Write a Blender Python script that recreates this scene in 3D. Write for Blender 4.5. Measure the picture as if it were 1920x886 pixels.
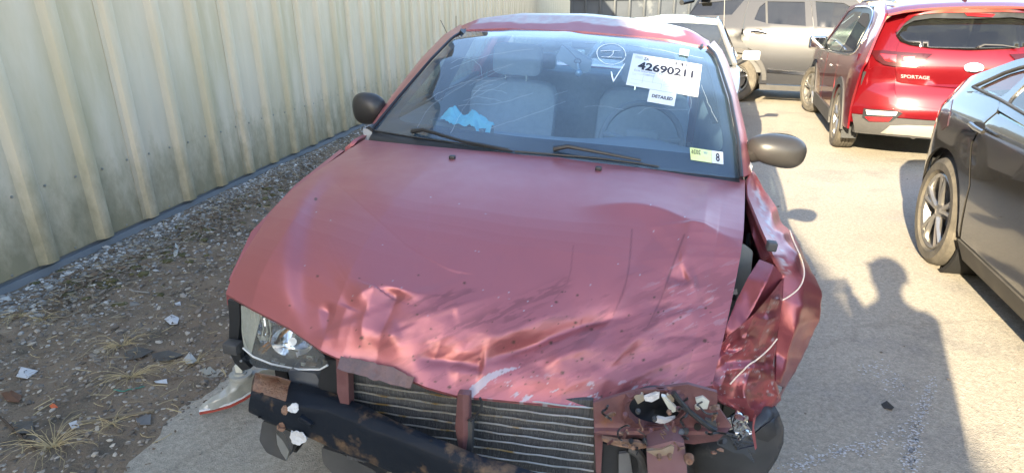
import bpy, bmesh, math, random
import numpy as np
from mathutils import Vector, Matrix
from mathutils.bvhtree import BVHTree
from mathutils.geometry import delaunay_2d_cdt
for o in list(bpy.data.objects): bpy.data.objects.remove(o)
S = bpy.context.scene; COL = S.collection
rnd = random.Random(7); NR = np.random.RandomState(11)
R = math.radians; PI = math.pi

# ------------------------------------------------------------- camera, sky, sun, exposure
FPX, PITCH, ROLL, HC = 1141.8, .352, -.015, 1.502
CX, CY = 960., 443.
def _cam():
    cp, sp = math.cos(PITCH), math.sin(PITCH); cr, sr = math.cos(ROLL), math.sin(ROLL)
    x = np.array([1, 0, 0.]); z = np.array([0, cp, -sp]); y = np.array([0, -sp, -cp])
    return np.array([cr*x-sr*y, sr*x+cr*y, z])
CM = _cam(); CAM = np.array([0, 0, HC])
cd = bpy.data.cameras.new('camera'); cam = bpy.data.objects.new('camera', cd); COL.objects.link(cam)
mw = Matrix.Identity(4)
for i in range(3):
    mw[i][0] = CM[0][i]; mw[i][1] = -CM[1][i]; mw[i][2] = -CM[2][i]; mw[i][3] = CAM[i]
cam.matrix_world = mw
cd.sensor_width = 36; cd.lens = FPX/1920*36; cd.clip_start = .01; cd.clip_end = 2000
S.camera = cam
SUN_AZ, SUN_EL = R(29.5), R(21.7)          # heading the light travels, and its height
W0 = bpy.data.worlds.new("World"); S.world = W0; W0.use_nodes = True
wn = W0.node_tree; bgn = wn.nodes['Background']
sky = wn.nodes.new('ShaderNodeTexSky'); sky.sky_type = 'NISHITA'; sky.sun_disc = False
sky.sun_elevation = SUN_EL; sky.sun_rotation = SUN_AZ+PI; sky.air_density = 1.0; sky.dust_density = 1.2; sky.ozone_density = 1.0
wn.links.new(sky.outputs[0], bgn.inputs[0]); bgn.inputs[1].default_value = .105
sd = bpy.data.lights.new('sun', 'SUN'); sun = bpy.data.objects.new('sun', sd); COL.objects.link(sun)
sd.energy = 3.5; sd.angle = R(.53); sd.color = (1, .84, .58)
SD = Vector((math.sin(SUN_AZ)*math.cos(SUN_EL), math.cos(SUN_AZ)*math.cos(SUN_EL), -math.sin(SUN_EL)))
sun.rotation_euler = SD.to_track_quat('-Z', 'Y').to_euler(); sun.location = (-6, -9, 9)
S.view_settings.view_transform = 'Standard'; S.view_settings.look = 'None'; S.view_settings.gamma = 1
S.view_settings.exposure = 2.8

# ------------------------------------------------------------- placing helpers (photograph pixel -> point in the place)
def ray(x, y):
    d = CM.T @ np.array([x-CX, y-CY, FPX]); return d/np.linalg.norm(d)
def gp(x, y, z=0.):
    d = ray(x, y); return CAM+d*(z-HC)/d[2]
class Frame:
    """a vehicle's own axes: x to its side, y along it, z up"""
    def __init__(s, O, M): s.O = np.array(O, float); s.M = M
    def w2l(s, p): return s.M.T @ (np.array(p)-s.O)
    def at(s, x, y, ax, val):
        o = s.M.T @ (CAM-s.O); d = s.M.T @ ray(x, y); return o+d*(val-o[ax])/d[ax]
    def on(s, x, y, fn, ax, v0):
        o = s.M.T @ (CAM-s.O); d = s.M.T @ ray(x, y); v = v0
        for i in range(14):
            p = o+d*(v-o[ax])/d[ax]; v = fn(p)
        return o+d*(v-o[ax])/d[ax]
    def px(s, P):
        q = (np.asarray(P) @ s.M.T + s.O - CAM) @ CM.T
        return np.stack([CX+FPX*q[..., 0]/q[..., 2], CY+FPX*q[..., 1]/q[..., 2]], -1)
    def mat(s):
        m = Matrix.Identity(4)
        for i in range(3):
            for j in range(3): m[i][j] = s.M[i][j]
            m[i][3] = s.O[i]
        return m
def yawM(a): return np.array([[math.cos(a), math.sin(a), 0], [-math.sin(a), math.cos(a), 0], [0, 0, 1]])
WF = Frame((0, 0, 0), np.eye(3))

# ------------------------------------------------------------- materials
MAT = {}
def mat(name, c, rough=.6, metal=0., coat=0., c2=None, nscale=8., namt=1., bump=0., bscale=60., spec=.5, trans=0., ior=1.45,
        c3=None, n3=2., t3=(.55, .7), emit=None, stretch=None, rvar=0., flakes=0.):
    if name in MAT: return MAT[name]
    m = bpy.data.materials.new(name); m.use_nodes = True; nt = m.node_tree; N = nt.nodes; L = nt.links
    b = N['Principled BSDF']; b.inputs['Roughness'].default_value = rough; b.inputs['Metallic'].default_value = metal
    b.inputs['Specular IOR Level'].default_value = spec; b.inputs['IOR'].default_value = ior
    b.inputs['Coat Weight'].default_value = coat; b.inputs['Coat Roughness'].default_value = .06
    b.inputs['Transmission Weight'].default_value = trans
    tc = N.new('ShaderNodeTexCoord'); vec = tc.outputs['Object']
    if stretch:
        mp = N.new('ShaderNodeMapping'); mp.inputs['Scale'].default_value = stretch; L.new(vec, mp.inputs[0]); vec = mp.outputs[0]
    def noise(sc, det=6., ro=.6):
        n = N.new('ShaderNodeTexNoise'); n.inputs['Scale'].default_value = sc; n.inputs['Detail'].default_value = det
        n.inputs['Roughness'].default_value = ro; L.new(vec, n.inputs['Vector']); return n.outputs['Fac']
    def ramp(f, a, bb):
        r = N.new('ShaderNodeMapRange'); r.inputs[1].default_value = a; r.inputs[2].default_value = bb; L.new(f, r.inputs[0]); return r.outputs[0]
    def mix(f, A, B):
        x = N.new('ShaderNodeMix'); x.data_type = 'RGBA'; L.new(f, x.inputs[0])
        for s, v in ((x.inputs[6], A), (x.inputs[7], B)):
            if isinstance(v, tuple): s.default_value = (*v, 1)
            else: L.new(v, s)
        return x.outputs[2]
    out = None
    if c2:
        out = mix(ramp(noise(nscale), .5-.25*namt, .5+.25*namt), tuple(c), tuple(c2))
    if c3:
        out = mix(ramp(noise(n3, 9., .65), *t3), out or tuple(c), tuple(c3))
    if out: L.new(out, b.inputs['Base Color'])
    else: b.inputs['Base Color'].default_value = (*c, 1)
    if bump or flakes:
        bp = N.new('ShaderNodeBump'); bp.inputs['Strength'].default_value = bump or flakes; bp.inputs['Distance'].default_value = .01
        L.new(noise(bscale, 4), bp.inputs['Height']); L.new(bp.outputs[0], b.inputs['Normal'])
    if rvar:
        r = N.new('ShaderNodeMapRange'); r.inputs[3].default_value = rough-rvar; r.inputs[4].default_value = rough+rvar
        L.new(noise(nscale*1.7), r.inputs[0]); r.inputs[1].default_value = .3; r.inputs[2].default_value = .7; L.new(r.outputs[0], b.inputs['Roughness'])
    if emit: b.inputs['Emission Color'].default_value = (*emit, 1); b.inputs['Emission Strength'].default_value = 1
    MAT[name] = m; return m
def dusty_glass(name, tint, film=.1, filmc=(.5, .55, .6), rough=.02, fscale=3., refl=1.45):
    """clear glass seen as thin: see-through, mirror-like by Fresnel, with a thin film of dust (blued for sky reflection on the windscreen)"""
    m = bpy.data.materials.new(name); m.use_nodes = True; nt = m.node_tree; N = nt.nodes; L = nt.links; N.remove(N['Principled BSDF'])
    tr = N.new('ShaderNodeBsdfTransparent'); tr.inputs[0].default_value = (*tint, 1)
    gl = N.new('ShaderNodeBsdfGlossy'); gl.inputs['Roughness'].default_value = rough; gl.inputs[0].default_value = (1, 1, 1, 1)
    df = N.new('ShaderNodeBsdfDiffuse'); df.inputs[0].default_value = (*filmc, 1)
    fr = N.new('ShaderNodeFresnel'); fr.inputs[0].default_value = refl
    tc = N.new('ShaderNodeTexCoord'); no = N.new('ShaderNodeTexNoise'); no.inputs['Scale'].default_value = fscale; no.inputs['Detail'].default_value = 8; L.new(tc.outputs['Object'], no.inputs['Vector'])
    mr = N.new('ShaderNodeMapRange'); mr.inputs[1].default_value = .3; mr.inputs[2].default_value = .75; mr.inputs[3].default_value = film*.5; mr.inputs[4].default_value = film*1.6; L.new(no.outputs['Fac'], mr.inputs[0])
    m1 = N.new('ShaderNodeMixShader'); L.new(mr.outputs[0], m1.inputs[0]); L.new(tr.outputs[0], m1.inputs[1]); L.new(df.outputs[0], m1.inputs[2])
    ge = N.new('ShaderNodeNewGeometry'); iv = N.new('ShaderNodeMath'); iv.operation = 'SUBTRACT'; iv.inputs[0].default_value = 1; L.new(ge.outputs['Backfacing'], iv.inputs[1])
    fm = N.new('ShaderNodeMath'); fm.operation = 'MULTIPLY'; L.new(fr.outputs[0], fm.inputs[0]); L.new(iv.outputs[0], fm.inputs[1])
    m2 = N.new('ShaderNodeMixShader'); L.new(fm.outputs[0], m2.inputs[0]); L.new(m1.outputs[0], m2.inputs[1]); L.new(gl.outputs[0], m2.inputs[2])
    L.new(m2.outputs[0], N['Material Output'].inputs[0]); MAT[name] = m; return m

# ------------------------------------------------------------- object helpers
def tag(o, label=None, cat=None, group=None, kind=None):
    for k, v in (('label', label), ('category', cat), ('group', group), ('kind', kind)):
        if v: o[k] = v
    return o
def thing(name, label=None, cat=None, M=None, loc=(0, 0, 0), rz=0., group=None):
    o = bpy.data.objects.new(name, None); COL.objects.link(o); o.empty_display_size = .2
    if M is not None: o.matrix_world = M
    else: o.location = loc; o.rotation_euler = (0, 0, rz)
    return tag(o, label, cat, group)
def mesh(name, V, F, m=None, parent=None, smooth=True, sharp=35., label=None, flip=None):
    me = bpy.data.meshes.new(name); me.from_pydata([tuple(map(float, v)) for v in V], [], [tuple(map(int, f)) for f in F]); me.update()
    o = bpy.data.objects.new(name, me); COL.objects.link(o)
    if m:
        for q in (m if isinstance(m, (list, tuple)) else [m]): me.materials.append(q)
    if parent: o.parent = parent
    if smooth:
        me.shade_smooth()
        if sharp: me.set_sharp_from_angle(angle=R(sharp))
    if label: o['label'] = label
    return o
class MB:
    """gathers shapes of one part"""
    def __init__(s): s.V = []; s.F = []
    def add(s, V, F):
        n = len(s.V); s.V += [tuple(v) for v in V]; s.F += [tuple(i+n for i in f) for f in F]; return s
    def box(s, a, b, M=None, bev=0.):
        (x0, y0, z0), (x1, y1, z1) = a, b
        if bev:
            bm = bmesh.new(); vs = [bm.verts.new(p) for p in [(x0,y0,z0),(x1,y0,z0),(x1,y1,z0),(x0,y1,z0),(x0,y0,z1),(x1,y0,z1),(x1,y1,z1),(x0,y1,z1)]]
            for f in [(3,2,1,0),(4,5,6,7),(0,1,5,4),(1,2,6,5),(2,3,7,6),(3,0,4,7)]: bm.faces.new([vs[i] for i in f])
            bmesh.ops.bevel(bm, geom=bm.edges[:], offset=bev, segments=2, affect='EDGES', profile=.5)
            bm.verts.index_update(); V = [v.co.copy() for v in bm.verts]; F = [[v.index for v in f.verts] for f in bm.faces]; bm.free()
        else:
            V = [(x0,y0,z0),(x1,y0,z0),(x1,y1,z0),(x0,y1,z0),(x0,y0,z1),(x1,y0,z1),(x1,y1,z1),(x0,y1,z1)]
            F = [(3,2,1,0),(4,5,6,7),(0,1,5,4),(1,2,6,5),(2,3,7,6),(3,0,4,7)]
        if M is not None: V = [M @ Vector(v) for v in V]
        return s.add(V, F)
    def tube(s, P, r, n=8, cap=True, flat=1.):
        P = [Vector(p) for p in P]; k = len(P); V = []; F = []; rr = r if isinstance(r, (list, tuple)) else [r]*k
        up = Vector((0, 0, 1)); prev = None
        for i, p in enumerate(P):
            t = (P[min(i+1, k-1)]-P[max(i-1, 0)]).normalized()
            a = prev if prev is not None else (up if abs(t.z) < .9 else Vector((1, 0, 0)))
            b = t.cross(a).normalized(); a = b.cross(t).normalized(); prev = a
            for j in range(n):
                w = 2*PI*j/n; V.append(p+(a*math.cos(w)*flat+b*math.sin(w))*rr[i])
        for i in range(k-1):
            for j in range(n): F.append((i*n+j, i*n+(j+1) % n, (i+1)*n+(j+1) % n, (i+1)*n+j))
        if cap: F.append(tuple(range(n))[::-1]); F.append(tuple((k-1)*n+j for j in range(n)))
        return s.add(V, F)
    def lathe(s, prof, n=32, axis='x', c=(0, 0, 0), cap=False):
        V = []; F = []; k = len(prof)
        for i in range(n):
            w = 2*PI*i/n
            for (a, r) in prof:
                p = (a, r*math.cos(w), r*math.sin(w)) if axis == 'x' else ((r*math.cos(w), a, r*math.sin(w)) if axis == 'y' else (r*math.cos(w), r*math.sin(w), a))
                V.append((p[0]+c[0], p[1]+c[1], p[2]+c[2]))
        for i in range(n):
            for j in range(k-1): F.append((i*k+j, ((i+1) % n)*k+j, ((i+1) % n)*k+j+1, i*k+j+1))
        return s.add(V, F)
    def build(s, name, m, parent=None, **kw): return mesh(name, s.V, s.F, m, parent, **kw)
def fixn(o):
    bm = bmesh.new(); bm.from_mesh(o.data); bmesh.ops.recalc_face_normals(bm, faces=bm.faces[:]); bm.to_mesh(o.data); bm.free(); return o
def resample(P, n):
    P = np.asarray(P, float); d = np.r_[0, np.cumsum(np.linalg.norm(np.diff(P, axis=0), axis=1))]
    t = np.linspace(0, d[-1], n); return np.stack([np.interp(t, d, P[:, k]) for k in range(P.shape[1])], 1)
def smoothline(P, it=2):
    P = np.asarray(P, float)
    for _ in range(it):
        Q = [P[0]]
        for a, b in zip(P[:-1], P[1:]): Q += [a*.75+b*.25, a*.25+b*.75]
        Q.append(P[-1]); P = np.array(Q)
    return P
def coons(back, front, left, right, nu, nv):
    """four border curves -> grid[nv][nu]; back/front run left to right, left/right run back to front"""
    B = resample(back, nu); Fq = resample(front, nu); Lq = resample(left, nv); Rq = resample(right, nv)
    s = np.linspace(0, 1, nu)[None, :, None]; t = np.linspace(0, 1, nv)[:, None, None]
    G = (1-t)*B[None]+t*Fq[None]+(1-s)*Lq[:, None]+s*Rq[:, None]
    G -= (1-s)*(1-t)*B[0]+s*(1-t)*B[-1]+(1-s)*t*Fq[0]+s*t*Fq[-1]
    return G
def gridF(nv, nu, flip=False):
    F = [(i*nu+j, i*nu+j+1, (i+1)*nu+j+1, (i+1)*nu+j) for i in range(nv-1) for j in range(nu-1)]
    return [f[::-1] for f in F] if flip else F
def thick(V, F, off):
    """closes a sheet: the sheet, its copy moved by off, and a rim between"""
    V = np.asarray(V, float); n = len(V); off = np.asarray(off, float)
    E = {}
    for f in F:
        for a, b in zip(f, f[1:]+f[:1]): E[(a, b)] = 1
    rim = [(b, a, a+n, b+n) for (a, b) in E if (b, a) not in E]
    return np.vstack([V, V+off]), list(F)+[tuple(i+n for i in f[::-1]) for f in F]+rim
def sheet(name, rows, m, parent, off=(0, 0, -.004), nu=None, nv=None, disp=None, flip=False, sub=0, **kw):
    """lofted sheet through rows of points (rows all run the same way)"""
    nu = nu or max(len(r) for r in rows)*4; nv = nv or len(rows)*4
    Rr = np.array([resample(r, nu) for r in rows]); t = np.linspace(0, len(rows)-1, nv)
    i0 = np.clip(t.astype(int), 0, len(rows)-2); w = (t-i0)[:, None, None]
    G = Rr[i0]*(1-w)+Rr[i0+1]*w
    V = G.reshape(-1, 3)
    if disp is not None: V = disp(V, nv, nu)
    V, F = thick(V, gridF(nv, nu, flip), off); return mesh(name, V, F, m, parent, **kw)
def inpoly(P, poly):
    P = np.atleast_2d(P); x, y = P[:, 0], P[:, 1]; r = np.zeros(len(P), bool); poly = np.asarray(poly); n = len(poly)
    for i in range(n):
        x1, y1 = poly[i]; x2, y2 = poly[(i+1) % n]
        if y1 == y2: continue
        r ^= ((y1 > y) != (y2 > y)) & (x < (x2-x1)*(y-y1)/(y2-y1)+x1)
    return r
def rounded(poly, r, k=5):
    out = []; n = len(poly)
    for i in range(n):
        a, b, c = (np.array(poly[j % n][:2], float) for j in (i-1, i, i+1))
        rr = poly[i][2] if len(poly[i]) > 2 else r
        d1 = np.linalg.norm(a-b); d2 = np.linalg.norm(c-b); q = min(rr, d1*.45, d2*.45)
        if q < 1e-4: out.append(tuple(b)); continue
        p1 = b+(a-b)/d1*q; p2 = b+(c-b)/d2*q
        for t in np.linspace(0, 1, k): out.append(tuple((1-t)**2*p1+2*t*(1-t)*b+t*t*p2))
    return out
def panel(name, outline, fn, m, parent, step=.05, holes=(), off=(0, 0, -.01), grid=None, **kw):
    """a curved plate: outline (2D) filled with a fine net, fn maps 2D -> 3D, rim turned in by off"""
    verts = []; edges = []
    def loop(P):
        P = [tuple(p[:2]) for p in P]; n0 = len(verts); q = []
        for a, b in zip(P, P[1:]+P[:1]):
            L_ = math.dist(a, b)
            if L_ < 1e-6: continue
            for i in range(max(1, int(round(L_/step)))):
                t = i/max(1, int(round(L_/step))); q.append((a[0]+(b[0]-a[0])*t, a[1]+(b[1]-a[1])*t))
        verts.extend(q); edges.extend([(n0+i, n0+(i+1) % len(q)) for i in range(len(q))]); return q
    oq = loop(outline); hq = [loop(h) for h in holes]
    A = np.array(oq); g = grid or step
    X, Y = np.meshgrid(np.arange(A[:, 0].min()+g*.5, A[:, 0].max(), g), np.arange(A[:, 1].min()+g*.5, A[:, 1].max(), g))
    P = np.stack([X.ravel(), Y.ravel()], 1)
    if len(P):
        ok = inpoly(P, A); B = np.array(verts)
        for h in hq: ok &= ~inpoly(P, h)
        P = P[ok]
        if len(P):
            d = np.sqrt(((P[:, None]-B[None])**2).sum(2)).min(1); P = P[d > g*.35]
            verts.extend(map(tuple, P))
    r = delaunay_2d_cdt([Vector(v) for v in verts], edges, [], 0, 1e-6)
    V2 = np.array([tuple(v) for v in r[0]]); F = [tuple(f) for f in r[2]]
    C = np.array([V2[list(f)].mean(0) for f in F]); ok = inpoly(C, A)
    for h in hq: ok &= ~inpoly(C, h)
    F = [f for f, k in zip(F, ok) if k]
    V = np.array([fn(a, b) for a, b in V2])
    off = np.asarray(off, float); f = F[len(F)//2]; nrm = np.zeros(3)
    for f in F[:200]: nrm += np.cross(V[f[1]]-V[f[0]], V[f[2]]-V[f[0]])
    if nrm @ off > 0: F = [f[::-1] for f in F]
    V, F = thick(V, F, off); return mesh(name, V, F, m, parent, **kw)
# smooth value noise (numpy)
class Noise:
    def __init__(s, seed): s.T = np.random.RandomState(seed).rand(256, 256)
    def __call__(s, x, y):
        xi = np.floor(x).astype(int); yi = np.floor(y).astype(int); fx = x-xi; fy = y-yi; fx = fx*fx*(3-2*fx); fy = fy*fy*(3-2*fy)
        T = s.T; a = T[xi % 256, yi % 256]; b = T[(xi+1) % 256, yi % 256]; c = T[xi % 256, (yi+1) % 256]; d = T[(xi+1) % 256, (yi+1) % 256]
        return (a*(1-fx)+b*fx)*(1-fy)+(c*(1-fx)+d*fx)*fy
    def fbm(s, x, y, o=4):
        r = 0; a = .5
        for i in range(o): r = r+a*s(x*2**i+17.3*i, y*2**i+5.1*i); a *= .5
        return r
    def ridge(s, x, y, o=3):
        r = 0; a = .6
        for i in range(o): r = r+a*(1-np.abs(2*s(x*2**i+7.7*i, y*2**i+3.3*i)-1)*2); a *= .5
        return r
NZ = Noise(3); NZ2 = Noise(9)
def pldist(X, Y, poly):
    """distance to a polyline, signed side, and position along it (0..1)"""
    P = np.asarray(poly, float); best = np.full(X.shape, 1e9); sg = np.ones(X.shape); tt = np.zeros(X.shape)
    L_ = np.r_[0, np.cumsum(np.linalg.norm(np.diff(P, axis=0), axis=1))]
    for i in range(len(P)-1):
        a, b = P[i], P[i+1]; v = b-a; l2 = v @ v
        t = np.clip(((X-a[0])*v[0]+(Y-a[1])*v[1])/l2, 0, 1); dx = X-a[0]-t*v[0]; dy = Y-a[1]-t*v[1]; d = np.hypot(dx, dy)
        k = d < best; best = np.where(k, d, best); sg = np.where(k, np.sign(v[0]*dy-v[1]*dx), sg); tt = np.where(k, (L_[i]+t*math.sqrt(l2))/L_[-1], tt)
    return best, sg, tt
def sstep(x, a, b): t = np.clip((x-a)/(b-a), 0, 1); return t*t*(3-2*t)
def text2d(s, bold=0.):
    cu = bpy.data.curves.new('lettering', 'FONT'); cu.body = s; cu.offset = bold; cu.resolution_u = 3
    o = bpy.data.objects.new('lettering', cu); me = o.to_mesh(); V = np.array([v.co[:2] for v in me.vertices]); F = [tuple(p.vertices) for p in me.polygons]
    o.to_mesh_clear(); bpy.data.objects.remove(o); bpy.data.curves.remove(cu)
    lo, hi = V.min(0), V.max(0); return (V-lo)/(hi-lo), F, (hi-lo)[0]/(hi-lo)[1]
# ============================================================= SETTING
WAZ = .158; wd = np.array([math.sin(WAZ), math.cos(WAZ)]); wnm = np.array([math.cos(WAZ), -math.sin(WAZ)])
def wp(along, perp, z=0.): q = wd*along+wnm*perp; return (q[0], q[1], z)
WM = Matrix.Identity(4)                                    # wall axes: x along the wall, y out of its face
for i in range(2): WM[i][0] = wd[i]; WM[i][1] = wnm[i]
def asphalt():
    m = mat('asphalt', (.31, .28, .228), .92, c2=(.37, .335, .275), nscale=.9, bump=.0, c3=(.23, .215, .19), n3=2.2, t3=(.52, .72), spec=.25)
    nt = m.node_tree; N = nt.nodes; L = nt.links; b = N['Principled BSDF']
    tc = N.new('ShaderNodeTexCoord')
    vo = N.new('ShaderNodeTexVoronoi'); vo.inputs['Scale'].default_value = 190; L.new(tc.outputs['Object'], vo.inputs['Vector'])
    n2 = N.new('ShaderNodeTexNoise'); n2.inputs['Scale'].default_value = 45; n2.inputs['Detail'].default_value = 5; L.new(tc.outputs['Object'], n2.inputs['Vector'])
    cr = N.new('ShaderNodeMapRange'); cr.inputs[1].default_value = .15; cr.inputs[2].default_value = .85; cr.inputs[3].default_value = .85; cr.inputs[4].default_value = 1.10
    sx = N.new('ShaderNodeSeparateColor'); L.new(vo.outputs['Color'], sx.inputs[0]); L.new(sx.outputs[0], cr.inputs[0])
    mr2 = N.new('ShaderNodeMapRange'); mr2.inputs[1].default_value = .35; mr2.inputs[2].default_value = .65; mr2.inputs[3].default_value = .86; mr2.inputs[4].default_value = 1.1; L.new(n2.outputs['Fac'], mr2.inputs[0])
    mm = N.new('ShaderNodeMath'); mm.operation = 'MULTIPLY'; L.new(cr.outputs[0], mm.inputs[0]); L.new(mr2.outputs[0], mm.inputs[1])
    hs = N.new('ShaderNodeHueSaturation'); src = b.inputs['Base Color'].links[0].from_socket; L.new(src, hs.inputs['Color']); L.new(mm.outputs[0], hs.inputs['Value']); L.new(hs.outputs[0], b.inputs['Base Color'])
    bp = N.new('ShaderNodeBump'); bp.inputs['Strength'].default_value = .5; bp.inputs['Distance'].default_value = .004
    ad = N.new('ShaderNodeMath'); L.new(vo.outputs['Distance'], ad.inputs[0]); L.new(n2.outputs['Fac'], ad.inputs[1]); L.new(ad.outputs[0], bp.inputs['Height']); L.new(bp.outputs[0], b.inputs['Normal'])
    # hairline cracks and worn, chalky patches
    wv = N.new('ShaderNodeTexNoise'); wv.inputs['Scale'].default_value = 1.6; wv.inputs['Detail'].default_value = 7; L.new(tc.outputs['Object'], wv.inputs['Vector'])
    vm = N.new('ShaderNodeVectorMath'); vm.operation = 'MULTIPLY_ADD'; vm.inputs[1].default_value = (1.1, 1.1, 0); L.new(wv.outputs['Color'], vm.inputs[0]); L.new(tc.outputs['Object'], vm.inputs[2])
    ve = N.new('ShaderNodeTexVoronoi'); ve.feature = 'DISTANCE_TO_EDGE'; ve.inputs['Scale'].default_value = .22; L.new(vm.outputs[0], ve.inputs['Vector'])
    c1 = N.new('ShaderNodeMapRange'); c1.inputs[1].default_value = .0; c1.inputs[2].default_value = .006; c1.inputs[3].default_value = .86; c1.inputs[4].default_value = 1; L.new(ve.outputs['Distance'], c1.inputs[0])
    n4 = N.new('ShaderNodeTexNoise'); n4.inputs['Scale'].default_value = 1.1; n4.inputs['Detail'].default_value = 12; n4.inputs['Roughness'].default_value = .72; L.new(tc.outputs['Object'], n4.inputs['Vector'])
    c4 = N.new('ShaderNodeMapRange'); c4.inputs[1].default_value = .56; c4.inputs[2].default_value = .72; c4.inputs[3].default_value = 1; c4.inputs[4].default_value = 1.35; L.new(n4.outputs['Fac'], c4.inputs[0])
    m5 = N.new('ShaderNodeMath'); m5.operation = 'MULTIPLY'; L.new(c1.outputs[0], m5.inputs[0]); L.new(c4.outputs[0], m5.inputs[1]); m6 = N.new('ShaderNodeMath'); m6.operation = 'MULTIPLY'; L.new(m5.outputs[0], m6.inputs[0]); L.new(mm.outputs[0], m6.inputs[1]); L.new(m6.outputs[0], hs.inputs['Value'])
    return m
g = MB(); g.add([(-260, -220, 0), (320, -220, 0), (320, 360, 0), (-260, 360, 0)], [(0, 1, 2, 3)])
tag(g.build('parking_lot', asphalt(), smooth=False), kind='structure')

# dirt and gravel verge between wall and asphalt
def verge_edge(a): return -1.62+.22*math.sin(a*.9+1.)+.10*math.sin(a*2.9)+np.interp(a, [1, 2.2, 3.2, 5, 9, 20], [-.12, .0, .05, .1, -.2, -.5])
M_DIRT = mat('dirt', (.16, .118, .082), .95, c2=(.25, .195, .14), nscale=7, bump=.9, bscale=70, c3=(.085, .075, .06), n3=3.5, t3=(.5, .68), spec=.15)
al = np.concatenate([np.arange(-20, 1.2, 1.0), np.arange(1.2, 7, .035), np.arange(7, 14, .12), np.arange(14, 60, 1.5)])
pe = np.linspace(0, 1, 60); V = []
AA, PP = np.meshgrid(al, pe, indexing='ij'); edge = np.array([verge_edge(a) for a in al])[:, None]
PERP = -3.46+(edge+.12+3.46)*PP
h = .012*(1-PP)**1.5+.035*(NZ.fbm(AA*1.7, PERP*1.7)-.5)+.022*(NZ2.fbm(AA*9, PERP*9)-.5)+.012*(NZ.fbm(AA*30, PERP*30)-.5)
h += .055*np.exp(-((PERP+2.95+.15*np.sin(AA*1.3))/.16)**2)*(.5+NZ.fbm(AA*3, PERP*3))
h = h*(1-sstep(PP, .86, 1))+.012*(1-sstep(PP, .8, .97))-.02*sstep(PP, .9, 1)
def dirt_h(a, p):
    i = min(max(np.searchsorted(al, a), 1), len(al)-1); e = verge_edge(a); q = (p+3.46)/(e+.12+3.46)
    if q >= 1: return 0.
    j = min(max(int(round(q*59)), 0), 59); return max(0., float(h[i, j]))
V = np.stack([wd[0]*AA+wnm[0]*PERP, wd[1]*AA+wnm[1]*PERP, h+.002], -1).reshape(-1, 3)
tag(mesh('dirt_verge', V, gridF(len(al), 60, True), M_DIRT, sharp=0), kind='structure')
def vz(x, y):
    a = x*wd[0]+y*wd[1]; p = x*wnm[0]+y*wnm[1]; return dirt_h(a, p)

# loose gravel
def stone(r, sq=.6):
    bm = bmesh.new(); bmesh.ops.create_icosphere(bm, subdivisions=1, radius=1)
    for v in bm.verts: v.co = v.co*(1+rnd.uniform(-.28, .28))
    V = [(v.co.x*r, v.co.y*r*rnd.uniform(.75, .78), v.co.z*r*sq) for v in bm.verts]; F = [tuple(v.index for v in f.verts) for f in bm.faces]; bm.free(); return np.array(V), F
protos = [stone(1., rnd.uniform(.35, .7)) for _ in range(10)]
cube_stones = protos
def scatter(n, gen, name, m, label):
    Vs = []; Fs = []; k = 0
    for _ in range(n):
        a, p, r = gen(); V, F = protos[rnd.randrange(10)]; t = rnd.uniform(0, 2*PI); c, s = math.cos(t), math.sin(t)
        x, y, _z = wp(a, p); z = dirt_h(a, p)+r*.18
        tl = rnd.uniform(-.4, .4); W_ = V*r; W_ = np.stack([W_[:, 0]*c-W_[:, 1]*s+x, W_[:, 0]*s+W_[:, 1]*c+y, W_[:, 2]+W_[:, 0]*tl+z], 1)
        Vs.append(W_); Fs += [tuple(i+k for i in f) for f in F]; k += len(V)
    return tag(mesh(name, np.vstack(Vs), Fs, m, smooth=False), kind='stuff')
def stone_mat(name, a, b, c):
    m = bpy.data.materials.new(name); m.use_nodes = True; nt = m.node_tree; N = nt.nodes; L = nt.links; bs = N['Principled BSDF']; bs.inputs['Roughness'].default_value = .85
    ge = N.new('ShaderNodeNewGeometry'); cr = N.new('ShaderNodeValToRGB'); L.new(ge.outputs['Random Per Island'], cr.inputs[0])
    e = cr.color_ramp.elements; e[0].color = (*a, 1); e[1].color = (*c, 1); x = e.new(.55); x.color = (*b, 1)
    L.new(cr.outputs[0], bs.inputs['Base Color']); return m
M_ST = stone_mat('gravel_grey', (.10, .095, .085), (.24, .235, .22), (.50, .49, .46)); M_ST2 = stone_mat('gravel_brown', (.09, .075, .06), (.20, .17, .14), (.42, .37, .30))
def g1():
    a = rnd.choice([rnd.uniform(2.2, 9.5), rnd.uniform(2.4, 6)]); p = -3.38+abs(rnd.gauss(0, .34)); return a, min(p, -2.0), rnd.uniform(.005, .017)*(1 if rnd.random() < .9 else 1.7)
def g2():
    a = rnd.uniform(1.2, 7); p = rnd.uniform(-3.38, verge_edge(a)-.02); return a, p, rnd.uniform(.004, .013)*(1 if rnd.random() < .93 else 1.8)
def g3():
    a = rnd.gauss(4.2, .55); p = rnd.gauss(-2.45, .2); return a, min(p, -1.9), rnd.uniform(.006, .018)
def g4():
    a = rnd.uniform(9, 24); p = rnd.uniform(-3.4, -2.0); return a, p, rnd.uniform(.012, .03)
scatter(5000, g1, 'gravel', M_ST, ''); scatter(13000, g2, 'gravel', M_ST2, ''); scatter(600, g3, 'gravel', M_ST, ''); scatter(1500, g4, 'gravel', M_ST, '')

# grit scattered on the asphalt
V_ = []; F_ = []; k = 0
for _ in range(1100):
    x = rnd.uniform(-1.6, 4.2); y = rnd.uniform(1.2, 9); r = rnd.uniform(.002, .0055)*(1 if rnd.random() < .95 else 2); Vp, Fp = protos[rnd.randrange(10)]
    V_.append(Vp*r+(x, y, r*.3)); F_ += [tuple(i+k for i in f) for f in Fp]; k += len(Vp)
tag(mesh('grit', np.vstack(V_), F_, M_ST2, smooth=False), kind='stuff')
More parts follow.
